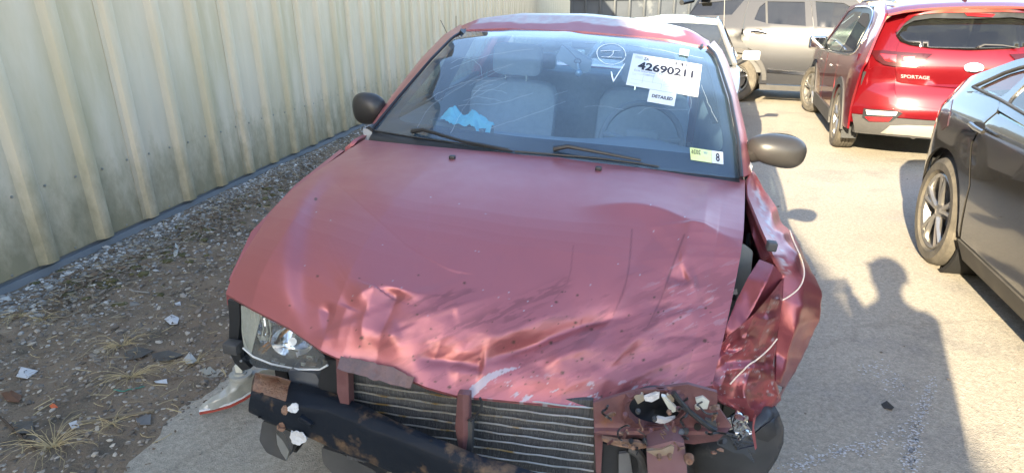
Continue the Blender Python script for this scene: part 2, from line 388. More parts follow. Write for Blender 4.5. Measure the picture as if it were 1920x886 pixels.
# chalky specks trodden into the asphalt
M_CK = mat('chalk_specks', (.50, .50, .50), .95); mb = MB()
for (P_, n_, w_) in (([(1745, 720), (1728, 770), (1712, 820), (1705, 880)], 420, 9), ([(1480, 880), (1560, 850), (1640, 835), (1690, 800)], 260, 8), ([(1620, 690), (1660, 700), (1690, 735)], 120, 10)):
    Q_ = resample(P_, 60)
    for _ in range(n_):
        q = Q_[rnd.randrange(60)]; p = gp(q[0]+rnd.gauss(0, w_), q[1]+rnd.gauss(0, w_)); r = rnd.uniform(.0015, .006); t_ = rnd.uniform(0, 6.28)
        mb.add([(p[0]+r*math.cos(t_+a), p[1]+r*rnd.uniform(.5, 1)*math.sin(t_+a), .004) for a in (0, 1.3, 2.5, 3.8, 5)], [(0, 1, 2, 3, 4)])
tag(mb.build('chalk_specks', M_CK, smooth=False), kind='stuff')
# dead stems and leaf litter heaped along the wall foot
M_TW = mat('dry_stem', (.17, .14, .10), .9, c2=(.30, .26, .19), nscale=5); M_MOSS = mat('moss', (.075, .075, .03), .95, c2=(.14, .12, .05), nscale=14, bump=1, bscale=120)
M_STRAW = mat('straw', (.46, .37, .20), .85, c2=(.34, .26, .14), nscale=20)
def litter(n, gen, name, m, w=(.0012, .003), ln=(.03, .12)):
    mb = MB()
    for _ in range(n):
        a, p = gen(); x, y, _ = wp(a, p); z = dirt_h(a, p)+rnd.uniform(.002, .03); t = rnd.uniform(0, 2*PI); l = rnd.uniform(*ln); cv = rnd.uniform(-1.2, 1.2); ww = rnd.uniform(*w); sl = rnd.uniform(-.15, .25)
        P = []
        for i in range(4):
            P.append((x, y, z)); x += math.cos(t)*l/3; y += math.sin(t)*l/3; z += sl*l/3; t += cv/3
        n0 = len(mb.V)
        for q in P: mb.V += [(q[0]-math.sin(t)*ww, q[1]+math.cos(t)*ww, q[2]), (q[0]+math.sin(t)*ww, q[1]-math.cos(t)*ww, q[2]+ww)]
        for i in range(3): mb.F.append((n0+2*i, n0+2*i+1, n0+2*i+3, n0+2*i+2))
    return tag(mb.build(name, m, smooth=False), kind='stuff')
litter(2200, lambda: (rnd.uniform(2.4, 9.5), -3.0+rnd.gauss(0, .17)+.12*math.sin(1.3)), 'leaf_litter', M_TW)
litter(800, lambda: (rnd.choice([rnd.gauss(2.9, .25), rnd.gauss(5.2, .6), rnd.gauss(3.9, .3)]), -2.95+rnd.gauss(0, .13)), 'leaf_litter', mat('dark_leaf', (.075, .055, .038), .9, c2=(.15, .11, .075), nscale=9), (.004, .009), (.02, .05))
litter(900, lambda: (rnd.uniform(1.3, 7), rnd.uniform(-3.3, -1.6)), 'leaf_litter', M_STRAW, (.0008, .0018), (.03, .09))
litter(4200, lambda: (rnd.uniform(1.3, 8), rnd.uniform(-3.35, -1.55)), 'leaf_litter', MAT['dark_leaf'], (.0012, .004), (.006, .03)); litter(1800, lambda: (rnd.choice([rnd.gauss(2.2, .3), rnd.gauss(3.2, .5), rnd.gauss(4.8, .8)]), rnd.gauss(-2.5, .25)), 'leaf_litter', M_TW, (.0008, .0016), (.01, .05))
mb = MB()
for _ in range(150):
    a = rnd.choice([rnd.gauss(3.0, .2), rnd.gauss(4.4, .35), rnd.gauss(3.7, .5)]); p = -2.88+rnd.gauss(0, .16); r = rnd.uniform(.015, .05); V, F = protos[rnd.randrange(10)]; x, y, _ = wp(a, p)
    mb.add([(v[0]*r+x, v[1]*r+y, v[2]*r*.5+dirt_h(a, p)) for v in V], F)
tag(mb.build('moss', M_MOSS, smooth=True, sharp=0), kind='stuff')

# ============================================================= METAL BUILDING (wall with ribbed panels)
RIB = .4535; PW = RIB*3; WH = 5.27; PERPW = -3.40
M_WALL = mat('cream_steel', (.56, .46, .325), .5, c2=(.62, .525, .39), nscale=1.4, c3=(.45, .37, .225), n3=1.6, t3=(.45, .70), stretch=(1, 1, .22), spec=.35, coat=0)
nt = M_WALL.node_tree; N = nt.nodes; L = nt.links; b = N['Principled BSDF']
# green-grey grime that climbs from the foot of the sheets
tc = N.new('ShaderNodeTexCoord'); sp = N.new('ShaderNodeSeparateXYZ'); L.new(tc.outputs['Object'], sp.inputs[0])
no = N.new('ShaderNodeTexNoise'); no.inputs['Scale'].default_value = 4.5; no.inputs['Detail'].default_value = 8; no.inputs['Roughness'].default_value = .7
oi = N.new('ShaderNodeObjectInfo'); mp = N.new('ShaderNodeMapping'); mp.inputs['Scale'].default_value = (1.5, 1.5, .8); L.new(tc.outputs['Object'], mp.inputs[0])
cmb = N.new('ShaderNodeCombineXYZ'); mul = N.new('ShaderNodeMath'); mul.operation = 'MULTIPLY'; mul.inputs[1].default_value = 37; L.new(oi.outputs['Random'], mul.inputs[0]); L.new(mul.outputs[0], cmb.inputs[0]); L.new(cmb.outputs[0], mp.inputs['Location']); L.new(mp.outputs[0], no.inputs['Vector'])
mz = N.new('ShaderNodeMapRange'); mz.inputs[1].default_value = .85; mz.inputs[2].default_value = .1; mz.inputs[3].default_value = -.16; mz.inputs[4].default_value = .42; L.new(sp.outputs[2], mz.inputs[0])
ad = N.new('ShaderNodeMath'); L.new(mz.outputs[0], ad.inputs[0]); L.new(no.outputs['Fac'], ad.inputs[1])
m3 = N.new('ShaderNodeMapRange'); m3.inputs[1].default_value = .48; m3.inputs[2].default_value = .92; m3.inputs[4].default_value = .92; L.new(ad.outputs[0], m3.inputs[0])
mx = N.new('ShaderNodeMix'); mx.data_type = 'RGBA'; L.new(m3.outputs[0], mx.inputs[0]); L.new(b.inputs['Base Color'].links[0].from_socket, mx.inputs[6]); mx.inputs[7].default_value = (.25, .215, .13, 1); L.new(mx.outputs[2], b.inputs['Base Color'])
b2 = N.new('ShaderNodeBump'); b2.inputs['Strength'].default_value = .25; b2.inputs['Distance'].default_value = .02; n5 = N.new('ShaderNodeTexNoise'); n5.inputs['Scale'].default_value = 2.2; L.new(tc.outputs['Object'], n5.inputs['Vector']); L.new(n5.outputs['Fac'], b2.inputs['Height']); L.new(b2.outputs[0], b.inputs['Normal'])
M_SCREW = mat('screw_steel', (.34, .33, .29), .5, .6); M_FLASH = mat('foundation_flashing', (.15, .165, .18), .7, c2=(.21, .22, .23), nscale=3, bump=.2)
bld = thing('metal_building', 'long cream ribbed steel building wall stained green along its foot', 'building', M=WM)
def ribprof():
    P = []
    for k in range(3):
        c = RIB*k+.09; P += [(c-.075, .0045 if k == 0 else 0), (c-.058, .010), (c-.040, .036), (c-.022, .044), (c+.020, .044), (c+.038, .036), (c+.056, .010), (c+.075, 0)]
        m = c+RIB/2; P += [(m-.05, 0), (m-.04, .003), (m+.04, .003), (m+.05, 0)]
    return [(0, .0045)]+P+[(PW+.014, .0)]
pf = ribprof(); V = []; F = []; zs = [.088, .3, .6, 1.2, 2.4, WH]
for z in zs: V += [(x, y, z) for x, y in pf]
V, F = thick(V, gridF(len(zs), len(pf), True), (0, -.0035, 0)); p0 = None
off0 = 3.93-.09                                      # ribs stand where the photograph has them
first = -16
for i in range(first, 40):
    if p0 is None: o = p0 = mesh('wall_panel', V, F, M_WALL, bld, sharp=25)
    else: o = p0.copy(); COL.objects.link(o); o.parent = bld
    o.location = (off0+i*PW-RIB*2*0, PERPW+(0 if i % 2 else .0), 0)
# screws beside each rib
bm = MB(); bm.lathe([(-.001, .0), (-.001, .009), (.003, .009), (.003, .005), (.007, .0045), (.007, 0)], 10, 'y'); s0 = None
for i in range(-3, 8):
    for k in range(3):
        for dx in (-.112, .112):
            o = bm.build('screw', M_SCREW, bld) if s0 is None else s0.copy()
            if s0 is None: s0 = o
            else: COL.objects.link(o); o.parent = bld
            o.location = (off0+i*PW+RIB*k+.09+dx, PERPW+.001, .545+rnd.uniform(-.006, .006))
        if i < 3:
            o = s0.copy(); COL.objects.link(o); o.parent = bld; o.location = (off0+i*PW+RIB*k+.09+.20, PERPW+.001, .105)
bm = MB(); bm.box((-18.2, PERPW-.05, -.3), (55, PERPW-.022, .085)); bm.box((-18.2, PERPW-.022, -.3), (55, PERPW+.004, .062)); bm.build('base_flashing', M_FLASH, bld, smooth=False)
bm = MB(); bm.box((-18.2, PERPW-16, 0), (55, PERPW-.06, WH-.04)); bm.build('inner_wall', mat('inner_wall', (.3, .3, .28), .8), bld, smooth=False)
x0 = off0+first*PW-.3; x1 = off0+40*PW+.3
bm = MB(); bm.add([(x0, PERPW+.12, WH), (x1, PERPW+.12, WH), (x1, PERPW-8, WH+1.1), (x0, PERPW-8, WH+1.1), (x1, PERPW-16.2, WH), (x0, PERPW-16.2, WH)], [(0, 1, 2, 3), (3, 2, 4, 5), (1, 4, 2), (0, 3, 5), (0, 5, 4, 1)]); bm.build('roof', mat('roof_steel', (.35, .36, .36), .5, .3), bld, smooth=False)
# ============================================================= FAR BACKGROUND
dump = thing('roll_off_dumpster', 'blue grey steel waste container with upright ribs beyond the end of the cream wall', 'dumpster', loc=(2.6, 27.5, 0), rz=-.12)
M_DUMP = mat('dumpster_paint', (.022, .028, .036), .5, c2=(.03, .036, .042), nscale=2); M_DUMP2 = mat('dumpster_panel', (.04, .05, .065), .5, c2=(.025, .033, .045), nscale=1.4, c3=(.08, .09, .10), n3=1., t3=(.55, .62))
bm = MB(); bm.box((0, .06, .3), (9.8, 2.4, 2.35)); bm.build('container_shell', M_DUMP2, dump, smooth=False)
for k in range(17):
    bm = MB(); bm.box((k*.61, -.02, .3), (k*.61+.1, .06, 2.35), bev=.01); bm.build('upright_rib', M_DUMP, dump)
bm = MB(); bm.box((-.03, -.05, 2.35), (9.95, 2.45, 2.5), bev=.02); bm.box((-.03, -.03, 1.93), (9.9, -.021, 1.99)); bm.build('top_rail', M_DUMP, dump)
bm = MB(); bm.box((.1, .1, 0), (9.7, 2.3, .3)); bm.build('skid_base', M_DUMP, dump, smooth=False)
# block wall along the far side of the lot
bw = thing('block_wall', 'sunlit tan stone block wall at the far side of the lot behind the red car', 'wall', loc=(12.0, 24.0, 0), rz=-.62)
M_BLK = mat('tan_block', (.30, .24, .16), .9, c2=(.38, .31, .22), nscale=4, bump=.8, bscale=9, c3=(.24, .20, .15), n3=5, t3=(.56, .66))
bm = MB(); bm.box((0, .12, 0), (26, .5, 3.1)); bm.build('mortar_core', mat('block_joint', (.22, .19, .15), .95), bw, smooth=False)
pr = []
for j in range(4):
    bm = MB(); bm.box((.012, 0, .012), (.588, .12+.0, .288), bev=.02); V = np.array(bm.V); V[:, 1] -= (V[:, 1] < .05)*NR.rand(len(V))*.03; pr.append((V, bm.F))
cnt = 0; pm = {}
for r_ in range(3, 10):
    for c_ in range(40):
        if cnt >= 280: break
        j = rnd.randrange(4)
        if j not in pm: o = pm[j] = mesh('block', pr[j][0], pr[j][1], M_BLK, bw)
        else: o = pm[j].copy(); COL.objects.link(o); o.parent = bw
        o.location = (c_*.6+(.3 if r_ % 2 else 0)+.02, 0, r_*.3); cnt += 1
bm = MB()
for r_ in range(3):
    for c_ in range(42):
        V = pr[c_ % 4][0]+np.array([c_*.6+(.3 if r_ % 2 else 0)+.02, 0, r_*.3]); bm.add(V, pr[c_ % 4][1])
o = bm.build('block', M_BLK, bw); o['kind'] = 'stuff'
# ============================================================= THE WRECKED RED CAR
def crot(yaw, roll, pit):
    Ry = np.array([[math.cos(roll), 0, math.sin(roll)], [0, 1, 0], [-math.sin(roll), 0, math.cos(roll)]])
    Rx = np.array([[1, 0, 0], [0, math.cos(pit), -math.sin(pit)], [0, math.sin(pit), math.cos(pit)]])
    return yawM(yaw) @ Ry @ Rx
CAR = Frame((-.187, 1.184, 0), crot(.212, .067, .037))   # x to its driver's side, y towards its rear, z up
car = thing('wrecked_car', 'dark red sedan with crumpled bonnet, missing front bumper and papers on its cracked windscreen', 'car', M=CAR.mat())
def Z(pts): return np.array([CAR.at(x, y, 2, z) for x, y, z in pts])
def Yv(pts): return np.array([CAR.at(x, y, 1, v) for x, y, v in pts])
def wear_paint(name, base, rough=.38):
    """metallic red paint; vertex layer 'wear': R scraped and dark crease lines, G bare metal, B rust"""
    m = bpy.data.materials.new(name); m.use_nodes = True; nt = m.node_tree; N = nt.nodes; L = nt.links; b = N['Principled BSDF']
    at = N.new('ShaderNodeAttribute'); at.attribute_name = 'wear'; sp = N.new('ShaderNodeSeparateColor'); L.new(at.outputs['Color'], sp.inputs[0])
    tc = N.new('ShaderNodeTexCoord')
    def noise(sc, d=6):
        n = N.new('ShaderNodeTexNoise'); n.inputs['Scale'].default_value = sc; n.inputs['Detail'].default_value = d; L.new(tc.outputs['Object'], n.inputs['Vector']); return n.outputs['Fac']
    def mix(f, A, B):
        x = N.new('ShaderNodeMix'); x.data_type = 'RGBA'
        L.new(f, x.inputs[0])
        for s, v in ((x.inputs[6], A), (x.inputs[7], B)):
            if isinstance(v, tuple): s.default_value = (*v, 1)
            else: L.new(v, s)
        return x.outputs[2]
    c = mix(noise(2.5), tuple(base), tuple(x*1.12 for x in base))
    c = mix(sp.outputs[0], c, tuple(x*.42 for x in base))
    nb = noise(40, 8); c2 = mix(nb, (.26, .28, .32), (.42, .42, .46))
    c = mix(sp.outputs[1], c, c2); c = mix(sp.outputs[2], c, mix(nb, (.03, .010, .008), (.10, .035, .022)))
    L.new(c, b.inputs['Base Color'])
    mm = N.new('ShaderNodeMath'); mm.operation = 'MAXIMUM'; L.new(sp.outputs[1], mm.inputs[0]); L.new(sp.outputs[2], mm.inputs[1])
    mr = N.new('ShaderNodeMapRange'); mr.inputs[3].default_value = .55; mr.inputs[4].default_value = .1; L.new(mm.outputs[0], mr.inputs[0]); L.new(mr.outputs[0], b.inputs['Metallic'])
    a2 = N.new('ShaderNodeMath'); a2.operation = 'MULTIPLY_ADD'; a2.inputs[1].default_value = .22; a2.inputs[2].default_value = rough-.05; L.new(noise(14, 9), a2.inputs[0])
    a3 = N.new('ShaderNodeMath'); a3.operation = 'MULTIPLY_ADD'; a3.inputs[1].default_value = .25; L.new(mm.outputs[0], a3.inputs[0]); L.new(a2.outputs[0], a3.inputs[2]); L.new(a3.outputs[0], b.inputs['Roughness'])
    b.inputs['Coat Weight'].default_value = .42; b.inputs['Coat Roughness'].default_value = .26
    bp = N.new('ShaderNodeBump'); bp.inputs['Strength'].default_value = .12; bp.inputs['Distance'].default_value = .002; L.new(noise(160, 3), bp.inputs['Height']); L.new(bp.outputs[0], b.inputs['Normal'])
    return m
RED = (.305, .094, .104)
M_RED = wear_paint('faded_red_paint', RED); M_REDW = wear_paint('wing_red_paint', (.26, .06, .072), .30); M_RUST = mat('rusty_steel', (.16, .075, .045), .85, c2=(.24, .17, .13), nscale=30, bump=.8, bscale=90, c3=(.10, .035, .02), n3=18)
M_MAROON = mat('maroon_undercoat', (.115, .048, .052), .5, .25, c2=(.19, .10, .10), nscale=12, c3=(.20, .09, .04), n3=9, t3=(.6, .72), bump=.25, bscale=25)
M_BLK = mat('black_plastic', (.012, .013, .015), .42, c2=(.03, .032, .035), nscale=9); M_BLKD = mat('dusty_black_plastic', (.028, .030, .034), .6, c2=(.075, .075, .075), nscale=6)
M_DARK = mat('engine_bay_dark', (.008, .008, .009), .8); M_CHAR = mat('mirror_housing', (.022, .021, .021), .38, c2=(.034, .032, .03), nscale=6)
def setwear(o, W_):
    me = o.data; a = me.color_attributes.new('wear', 'FLOAT_COLOR', 'POINT'); n = len(me.vertices); Wf = np.zeros((n, 4)); Wf[:, 3] = 1
    k = min(len(W_), n); Wf[:k, :3] = W_[:k]; 
    if n > k: Wf[k:2*k, :3] = W_[:n-k]
    a.data.foreach_set('color', Wf.ravel())
# ---- bonnet
H_back = Z([(683, 262, .925), (760, 270, .94), (900, 283, .958), (1050, 292, .965), (1200, 309, .955), (1310, 326, .94), (1397, 337, .93)])
H_left = Z([(683, 262, .925), (600, 315, .915), (520, 378, .89), (470, 455, .83), (440, 505, .775), (423, 550, .72)])
H_right = Z([(1397, 337, .93), (1396, 400, .92), (1393, 455, .90), (1379, 530, .82), (1360, 620, .73), (1335, 722, .64)])
H_front = Z([(423, 550, .72), (470, 577, .715), (540, 613, .70), (600, 655, .68), (640, 674, .665), (700, 690, .65), (770, 712, .64), (800, 725, .63), (860, 742, .61), (950, 750, .60), (1050, 760, .595), (1120, 762, .59), (1200, 744, .60), (1280, 730, .615), (1335, 722, .64)])
nu, nv = 440, 330
G = coons(H_back, H_front, smoothline(H_left), smoothline(H_right), nu, nv)
s = np.linspace(0, 1, nu)[None]; t = np.linspace(0, 1, nv)[:, None]
bul = 16*s*(1-s)*t*(1-t); G[..., 2] += .022*bul*(1-.4*t); G[..., 1] -= .0*bul
G[..., 2] += .045*(4*s*(1-s))**.7*sstep(t, .55, .85)*(1-sstep(t, .86, 1.))*.6
PX = CAR.px(G); X, Y = PX[..., 0], PX[..., 1]; D = np.zeros(X.shape)
edge = np.minimum(np.minimum(s, 1-s)*12, 1)*np.minimum((1-t)*14, 1)*np.minimum(t*10, 1)
def ridge(poly, wa, wb, amp, e=2.5, fade=(.12, .12)):
    d, sg, tt = pldist(X, Y, smoothline(poly)); w = np.where(sg > 0, wa, wb)
    prof = sstep(tt, 0, fade[0]+1e-6)*(1-sstep(tt, 1-fade[1], 1+1e-6)) if fade else 1
    return amp*np.exp(-(np.sqrt(d*d+e*e)-e)/w)*prof
def step(poly, w, amp, fade=(.1, .1), reach=1e9):
    d, sg, tt = pldist(X, Y, smoothline(poly)); f = sstep(tt, 0, fade[0]+1e-6)*(1-sstep(tt, 1-fade[1], 1+1e-6))
    return amp*(1/(1+np.exp(-d*sg/w))-.5)*f*np.exp(-d/reach)
# pressed lines of the bonnet
D += step([(650, 285), (590, 345), (560, 420), (548, 500), (553, 570), (580, 640)], 7, .020, (.15, .05), 200)
D += step([(1340, 325), (1300, 400), (1262, 500), (1225, 600), (1190, 700)], 6, -.006, (.1, .1), 120)
# the main fold at the driver's side: ridge with a drop towards the nose
D += ridge([(1060, 385), (1160, 395), (1230, 405), (1275, 425), (1310, 440), (1393, 456)], 22, 70, .038, 3, (.4, .0))
D += ridge([(1290, 432), (1283, 480), (1262, 520)], 16, 20, .010, 3, (.05, .5))
D += ridge([(1240, 430), (1200, 470), (1180, 520)], 22, 30, -.010, 6, (.2, .4))
D += ridge([(1250, 515), (1275, 525), (1290, 518)], 12, 18, -.010, 4, (.2, .2)); D += ridge([(1240, 535), (1275, 540), (1310, 530)], 12, 22, .008, 4, (.2, .2))
D += ridge([(1330, 470), (1310, 540), (1290, 620)], 20, 26, .006, 4, (.2, .2))
# left crush: lifted crest and pocket
D += ridge([(650, 572), (680, 552), (708, 541), (750, 545), (790, 556), (840, 552)], 14, 42, .020, 3, (.2, .5))
D += ridge([(706, 543), (688, 580), (680, 620), (682, 660)], 14, 26, .009, 4, (.02, .4)); D += ridge([(652, 572), (640, 600), (634, 640), (632, 668)], 14, 20, .006, 4, (.05, .3))
D += ridge([(745, 545), (728, 590), (705, 640)], 14, 18, -.010, 4, (.1, .4))
D += ridge([(612, 560), (607, 600), (610, 640)], 16, 16, -.014, 4, (.3, .2))
D += ridge([(590, 560), (600, 610), (615, 655)], 16, 16, .005, 4, (.3, .2))
# long diagonal waves over the nose
D += ridge([(700, 655), (770, 610), (850, 580), (930, 555), (1000, 535)], 20, 40, .016, 3, (.15, .6))
D += ridge([(740, 620), (800, 600), (860, 585)], 12, 10, -.006, 3)
D += ridge([(880, 672), (930, 668), (990, 650), (1060, 615), (1120, 596), (1210, 590)], 24, 22, -.032, 5, (.3, .3))
D += ridge([(870, 640), (960, 625), (1030, 590), (1090, 570)], 22, 34, .016, 5, (.3, .4))
D += ridge([(770, 672), (840, 676), (910, 690)], 22, 18, -.024, 4, (.3, .1)); D += ridge([(835, 700), (880, 694), (920, 706)], 20, 16, .016, 5, (.3, .3))
D += ridge([(1010, 690), (1080, 655), (1160, 640)], 18, 26, .015, 4, (.3, .4)); D += ridge([(1130, 700), (1180, 640), (1240, 600), (1330, 575)], 14, 22, .010, 3, (.2, .2))
D += ridge([(1110, 640), (1150, 600), (1165, 560), (1190, 520)], 8, 12, .006, 2.5, (.2, .3)); D += ridge([(1140, 735), (1220, 690), (1300, 660), (1350, 620)], 14, 14, .008, 3, (.2, .1))
D += ridge([(1200, 560), (1270, 585), (1350, 560)], 18, 18, -.010, 4, (.3, .2)); D += ridge([(1215, 640), (1290, 625), (1345, 640)], 12, 18, -.008, 3, (.3, .2))
D += .010*np.exp(-(((X-1060)/150)**2+((Y-715)/26)**2)); D += .012*np.exp(-(((X-700)/60)**2+((Y-640)/40)**2))
# fine crumple in the crushed zone
zone = sstep(Y+.10*(X-900), 560, 650)*sstep(X, 640, 760); zr = sstep(X, 1120, 1230)*sstep(Y, 460, 540); zn = np.clip(np.maximum(zone, zr), 0, 1)
ca, sa = math.cos(R(-24)), math.sin(R(-24)); U_ = (X*ca+Y*sa); V_ = (-X*sa+Y*ca)
wx = NZ2.fbm(X/70, Y/70)*40
D += zn*(.0055*NZ.ridge((U_+wx)/170, (V_+wx)/60, 2)+.002*(NZ2.fbm(U_/60, V_/22)-.5)); D += .0035*(NZ.fbm(X/160, Y/120, 2)-.5)
D += zn*.0016*np.abs(NZ2.fbm((U_+wx)/70, (V_-wx)/26, 3)-.44)*4
G2 = G.copy(); nrm = np.cross(np.gradient(G, axis=1), np.gradient(G, axis=0)); nrm /= np.linalg.norm(nrm, axis=-1, keepdims=True); nrm *= np.sign(nrm[..., 2:3])
G2 += nrm*(D*edge)[..., None]
# wear: scrapes, bare metal, rust dots; crease lines drawn dark as well
PX = CAR.px(G2); X, Y = PX[..., 0], PX[..., 1]; WR = np.zeros(X.shape+(3,))
def stroke(poly, w, ch, amt, brk=.0, sc=30):
    d, sg, tt = pldist(X, Y, smoothline(poly)); f = np.exp(-(d/w)**2)*amt
    if brk: f *= sstep(NZ.fbm(U_/sc, V_/6, 3), brk, brk+.12)
    WR[..., ch] = np.maximum(WR[..., ch], f)
streak = sstep(NZ.fbm((U_+wx)/85, (V_+wx*.5)/16, 4), .50, .58)*zn*.75; WR[..., 0] = streak*.4
streak2 = .4*sstep(NZ2.fbm((U_-wx)/50, (V_)/9, 4), .56, .62)*sstep(Y, 540, 600)*sstep(X, 700, 780)*.7; WR[..., 0] = np.maximum(WR[..., 0], streak2)
for q in ([(735, 560), (790, 565), (845, 552)], [(760, 600), (840, 570), (880, 548)], [(800, 640), (880, 605), (990, 560), (1060, 530)], [(850, 620), (930, 595), (1000, 570), (1045, 545)], [(1180, 640), (1230, 600), (1260, 560)],
          [(1085, 640), (1125, 600), (1140, 560)], [(950, 600), (1010, 590), (1070, 600)]): stroke(q, 11, 0, .5, .40)
stroke([(1185, 430), (1180, 500), (1170, 545), (1150, 590)], 1.6, 0, .6); stroke([(1283, 440), (1260, 500), (1240, 560), (1215, 610)], 1.8, 0, .7); stroke([(1075, 460), (1068, 530), (1040, 560)], 1.4, 0, .4)  # crease lines of the panel, drawn as thin dark strokes in the colour
WR[..., 1] = np.maximum(0, sstep(NZ2.fbm((U_)/24, V_/6, 4), .60, .65)*sstep(Y-.06*(X-1000), 690, 725)*sstep(X, 860, 1000)*.8)
WR[..., 1] = np.maximum(WR[..., 1], sstep(NZ.fbm((U_)/30, V_/5, 4), .60, .66)*sstep(X, 1180, 1260)*sstep(Y, 450, 540)*(1-sstep(Y, 590, 640))*.22)
wedge = inpoly(np.stack([X.ravel(), Y.ravel()], 1), [(862, 752), (885, 722), (915, 700), (945, 690), (978, 687), (950, 697), (920, 712), (893, 738), (880, 752)]).reshape(X.shape)
WR[..., 1][wedge] = .72; WR[..., 0][wedge] = 0
r2 = np.random.RandomState(5)
for i in range(150):
    a, b_ = r2.uniform(540, 1350), 500+250*r2.beta(2.2, 1.3); rr = r2.uniform(1.0, 2.2)*(1.9 if r2.rand() < .12 else 1)
    if b_ < 560+.0*(a-900) and r2.rand() < .5: continue
    WR[..., 2] = np.maximum(WR[..., 2], (1-sstep(np.hypot((X-a), (Y-b_)*1.2), rr*.6, rr*1.35))*.95)
for (a, b_, rr) in [(592, 373, 3.5), (716, 533, 2), (871, 530, 3), (963, 641, 4), (1033, 642, 4)]: WR[..., 2] = np.maximum(WR[..., 2], 1-sstep(np.hypot(X-a, Y-b_), rr*.5, rr*1.2))
for i in range(30):
    a, b_ = r2.uniform(480, 1300), r2.uniform(330, 600); WR[..., 1] = np.maximum(WR[..., 1], (1-sstep(np.hypot(X-a, Y-b_), .6, 1.5))*.9)
V, F = thick(G2.reshape(-1, 3), gridF(nv, nu, True), (0, .004, -.010)); hood = mesh('bonnet', V, F, M_RED, car, sharp=40); setwear(hood, WR.reshape(-1, 3))
HB = BVHTree.FromPolygons([tuple(v) for v in G2.reshape(-1, 3)], gridF(nv, nu, True))
camL = Vector(CAR.w2l(CAM))
def cast(bvh, x, y, off=0.):
    d = Vector(CAR.M.T @ ray(x, y)); h_ = bvh.ray_cast(camL, d)
    if h_[0] is None: return None
    n = h_[1] if h_[1].dot(d) < 0 else -h_[1]; return h_[0]+n*off
# rusty torn lip of the bonnet
sheet('torn_bonnet_lip', [Z([(642, 672, .668), (660, 674, .667), (700, 684, .663), (740, 694, .658), (778, 712, .652)])+(0, -.004, .012), Z([(641, 682, .664), (665, 690, .655), (700, 700, .65), (740, 712, .642), (776, 718, .64)])+(0, -.022, .004)], mat('torn_lip_rust', (.17, .10, .09), .75, c2=(.10, .075, .075), nscale=35, bump=.5, c3=(.12, .05, .035), n3=14), car, off=(0, .004, -.004), nu=60, nv=5,
      disp=lambda V, a, b: V+np.stack([0*V[:, 0], -.004*NZ(V[:, 0]*80, V[:, 2]*90), .006*(NZ(V[:, 0]*60+4, V[:, 2]*0)-.5)], 1))
# washer jets
for q in ((848, 297), (1122, 318)):
    p = cast(HB, *q); mb = MB(); mb.box((-.011, -.012, -.004), (.011, .010, .012), bev=.004, M=Matrix.Translation(p)); mb.build('washer_jet', M_BLK, car)

# ---- windscreen
ws_t = Z([(876, 58, 1.30), (960, 55, 1.325), (1060, 59, 1.335), (1200, 70, 1.325), (1290, 80, 1.31), (1325, 90, 1.295)])
ws_b = Z([(699, 246, .945), (800, 262, .955), (960, 288, .962), (1180, 312, .958), (1300, 325, .95), (1387, 335, .94)])
def lerpz(px, z0, z1): n = len(px); return Z([(x, y, z0+(z1-z0)*(1-(y-px[-1][1])/(px[0][1]-px[-1][1]))) for x, y in px])
ws_l = lerpz([(699, 246), (752, 182), (812, 112), (850, 73), (876, 58)], .945, 1.30)
ws_r = lerpz([(1387, 335), (1381, 265), (1366, 185), (1347, 125), (1338, 103), (1325, 90)], .94, 1.295)
WN, WMn = 50, 36
WG = coons(ws_b, ws_t, ws_l, ws_r, WN, WMn); s = np.linspace(0, 1, WN)[None]; t = np.linspace(0, 1, WMn)[:, None]
WG += (16*s*(1-s)*t*(1-t)*.022)[..., None]*np.array([0, -.5, .86])
WNR = np.cross(np.gradient(WG, axis=1), np.gradient(WG, axis=0)); WNR /= np.linalg.norm(WNR, axis=-1, keepdims=True); WNR *= np.sign(WNR[..., 2:3])
def wsp(a, b_, off=0.):
    x = min(max(a, 0), 1)*(WN-1); y = min(max(b_, 0), 1)*(WMn-1); i = min(int(x), WN-2); j = min(int(y), WMn-2); fx = x-i; fy = y-j
    w = [(1-fx)*(1-fy), fx*(1-fy), (1-fx)*fy, fx*fy]; q = [(j, i), (j, i+1), (j+1, i), (j+1, i+1)]
    return sum(w[k]*(WG[q[k]]+WNR[q[k]]*off) for k in range(4))
M_WSG = dusty_glass('windscreen_glass', (.50, .66, .78), .08, (.30, .48, .68), .015, 2.5, 1.9)  # dust film coloured blue, so the sky's reflection is partly painted in
mesh('windscreen', WG.reshape(-1, 3), gridF(WMn, WN), M_WSG, car, sharp=0)
WB = BVHTree.FromPolygons([tuple(v) for v in WG.reshape(-1, 3)], gridF(WMn, WN))
M_FRIT = mat('black_seal', (.012, .013, .018), .5)
inner = rounded([(.035, .075), (.965, .085), (.962, .935), (.035, .94)], .07, 6)
panel('windscreen_seal', [(0, 0), (1, 0), (1, 1), (0, 1)], lambda a, b_: wsp(a, b_, -.003), M_FRIT, car, step=.04, holes=[inner], off=(0, .003, -.003), sharp=0)
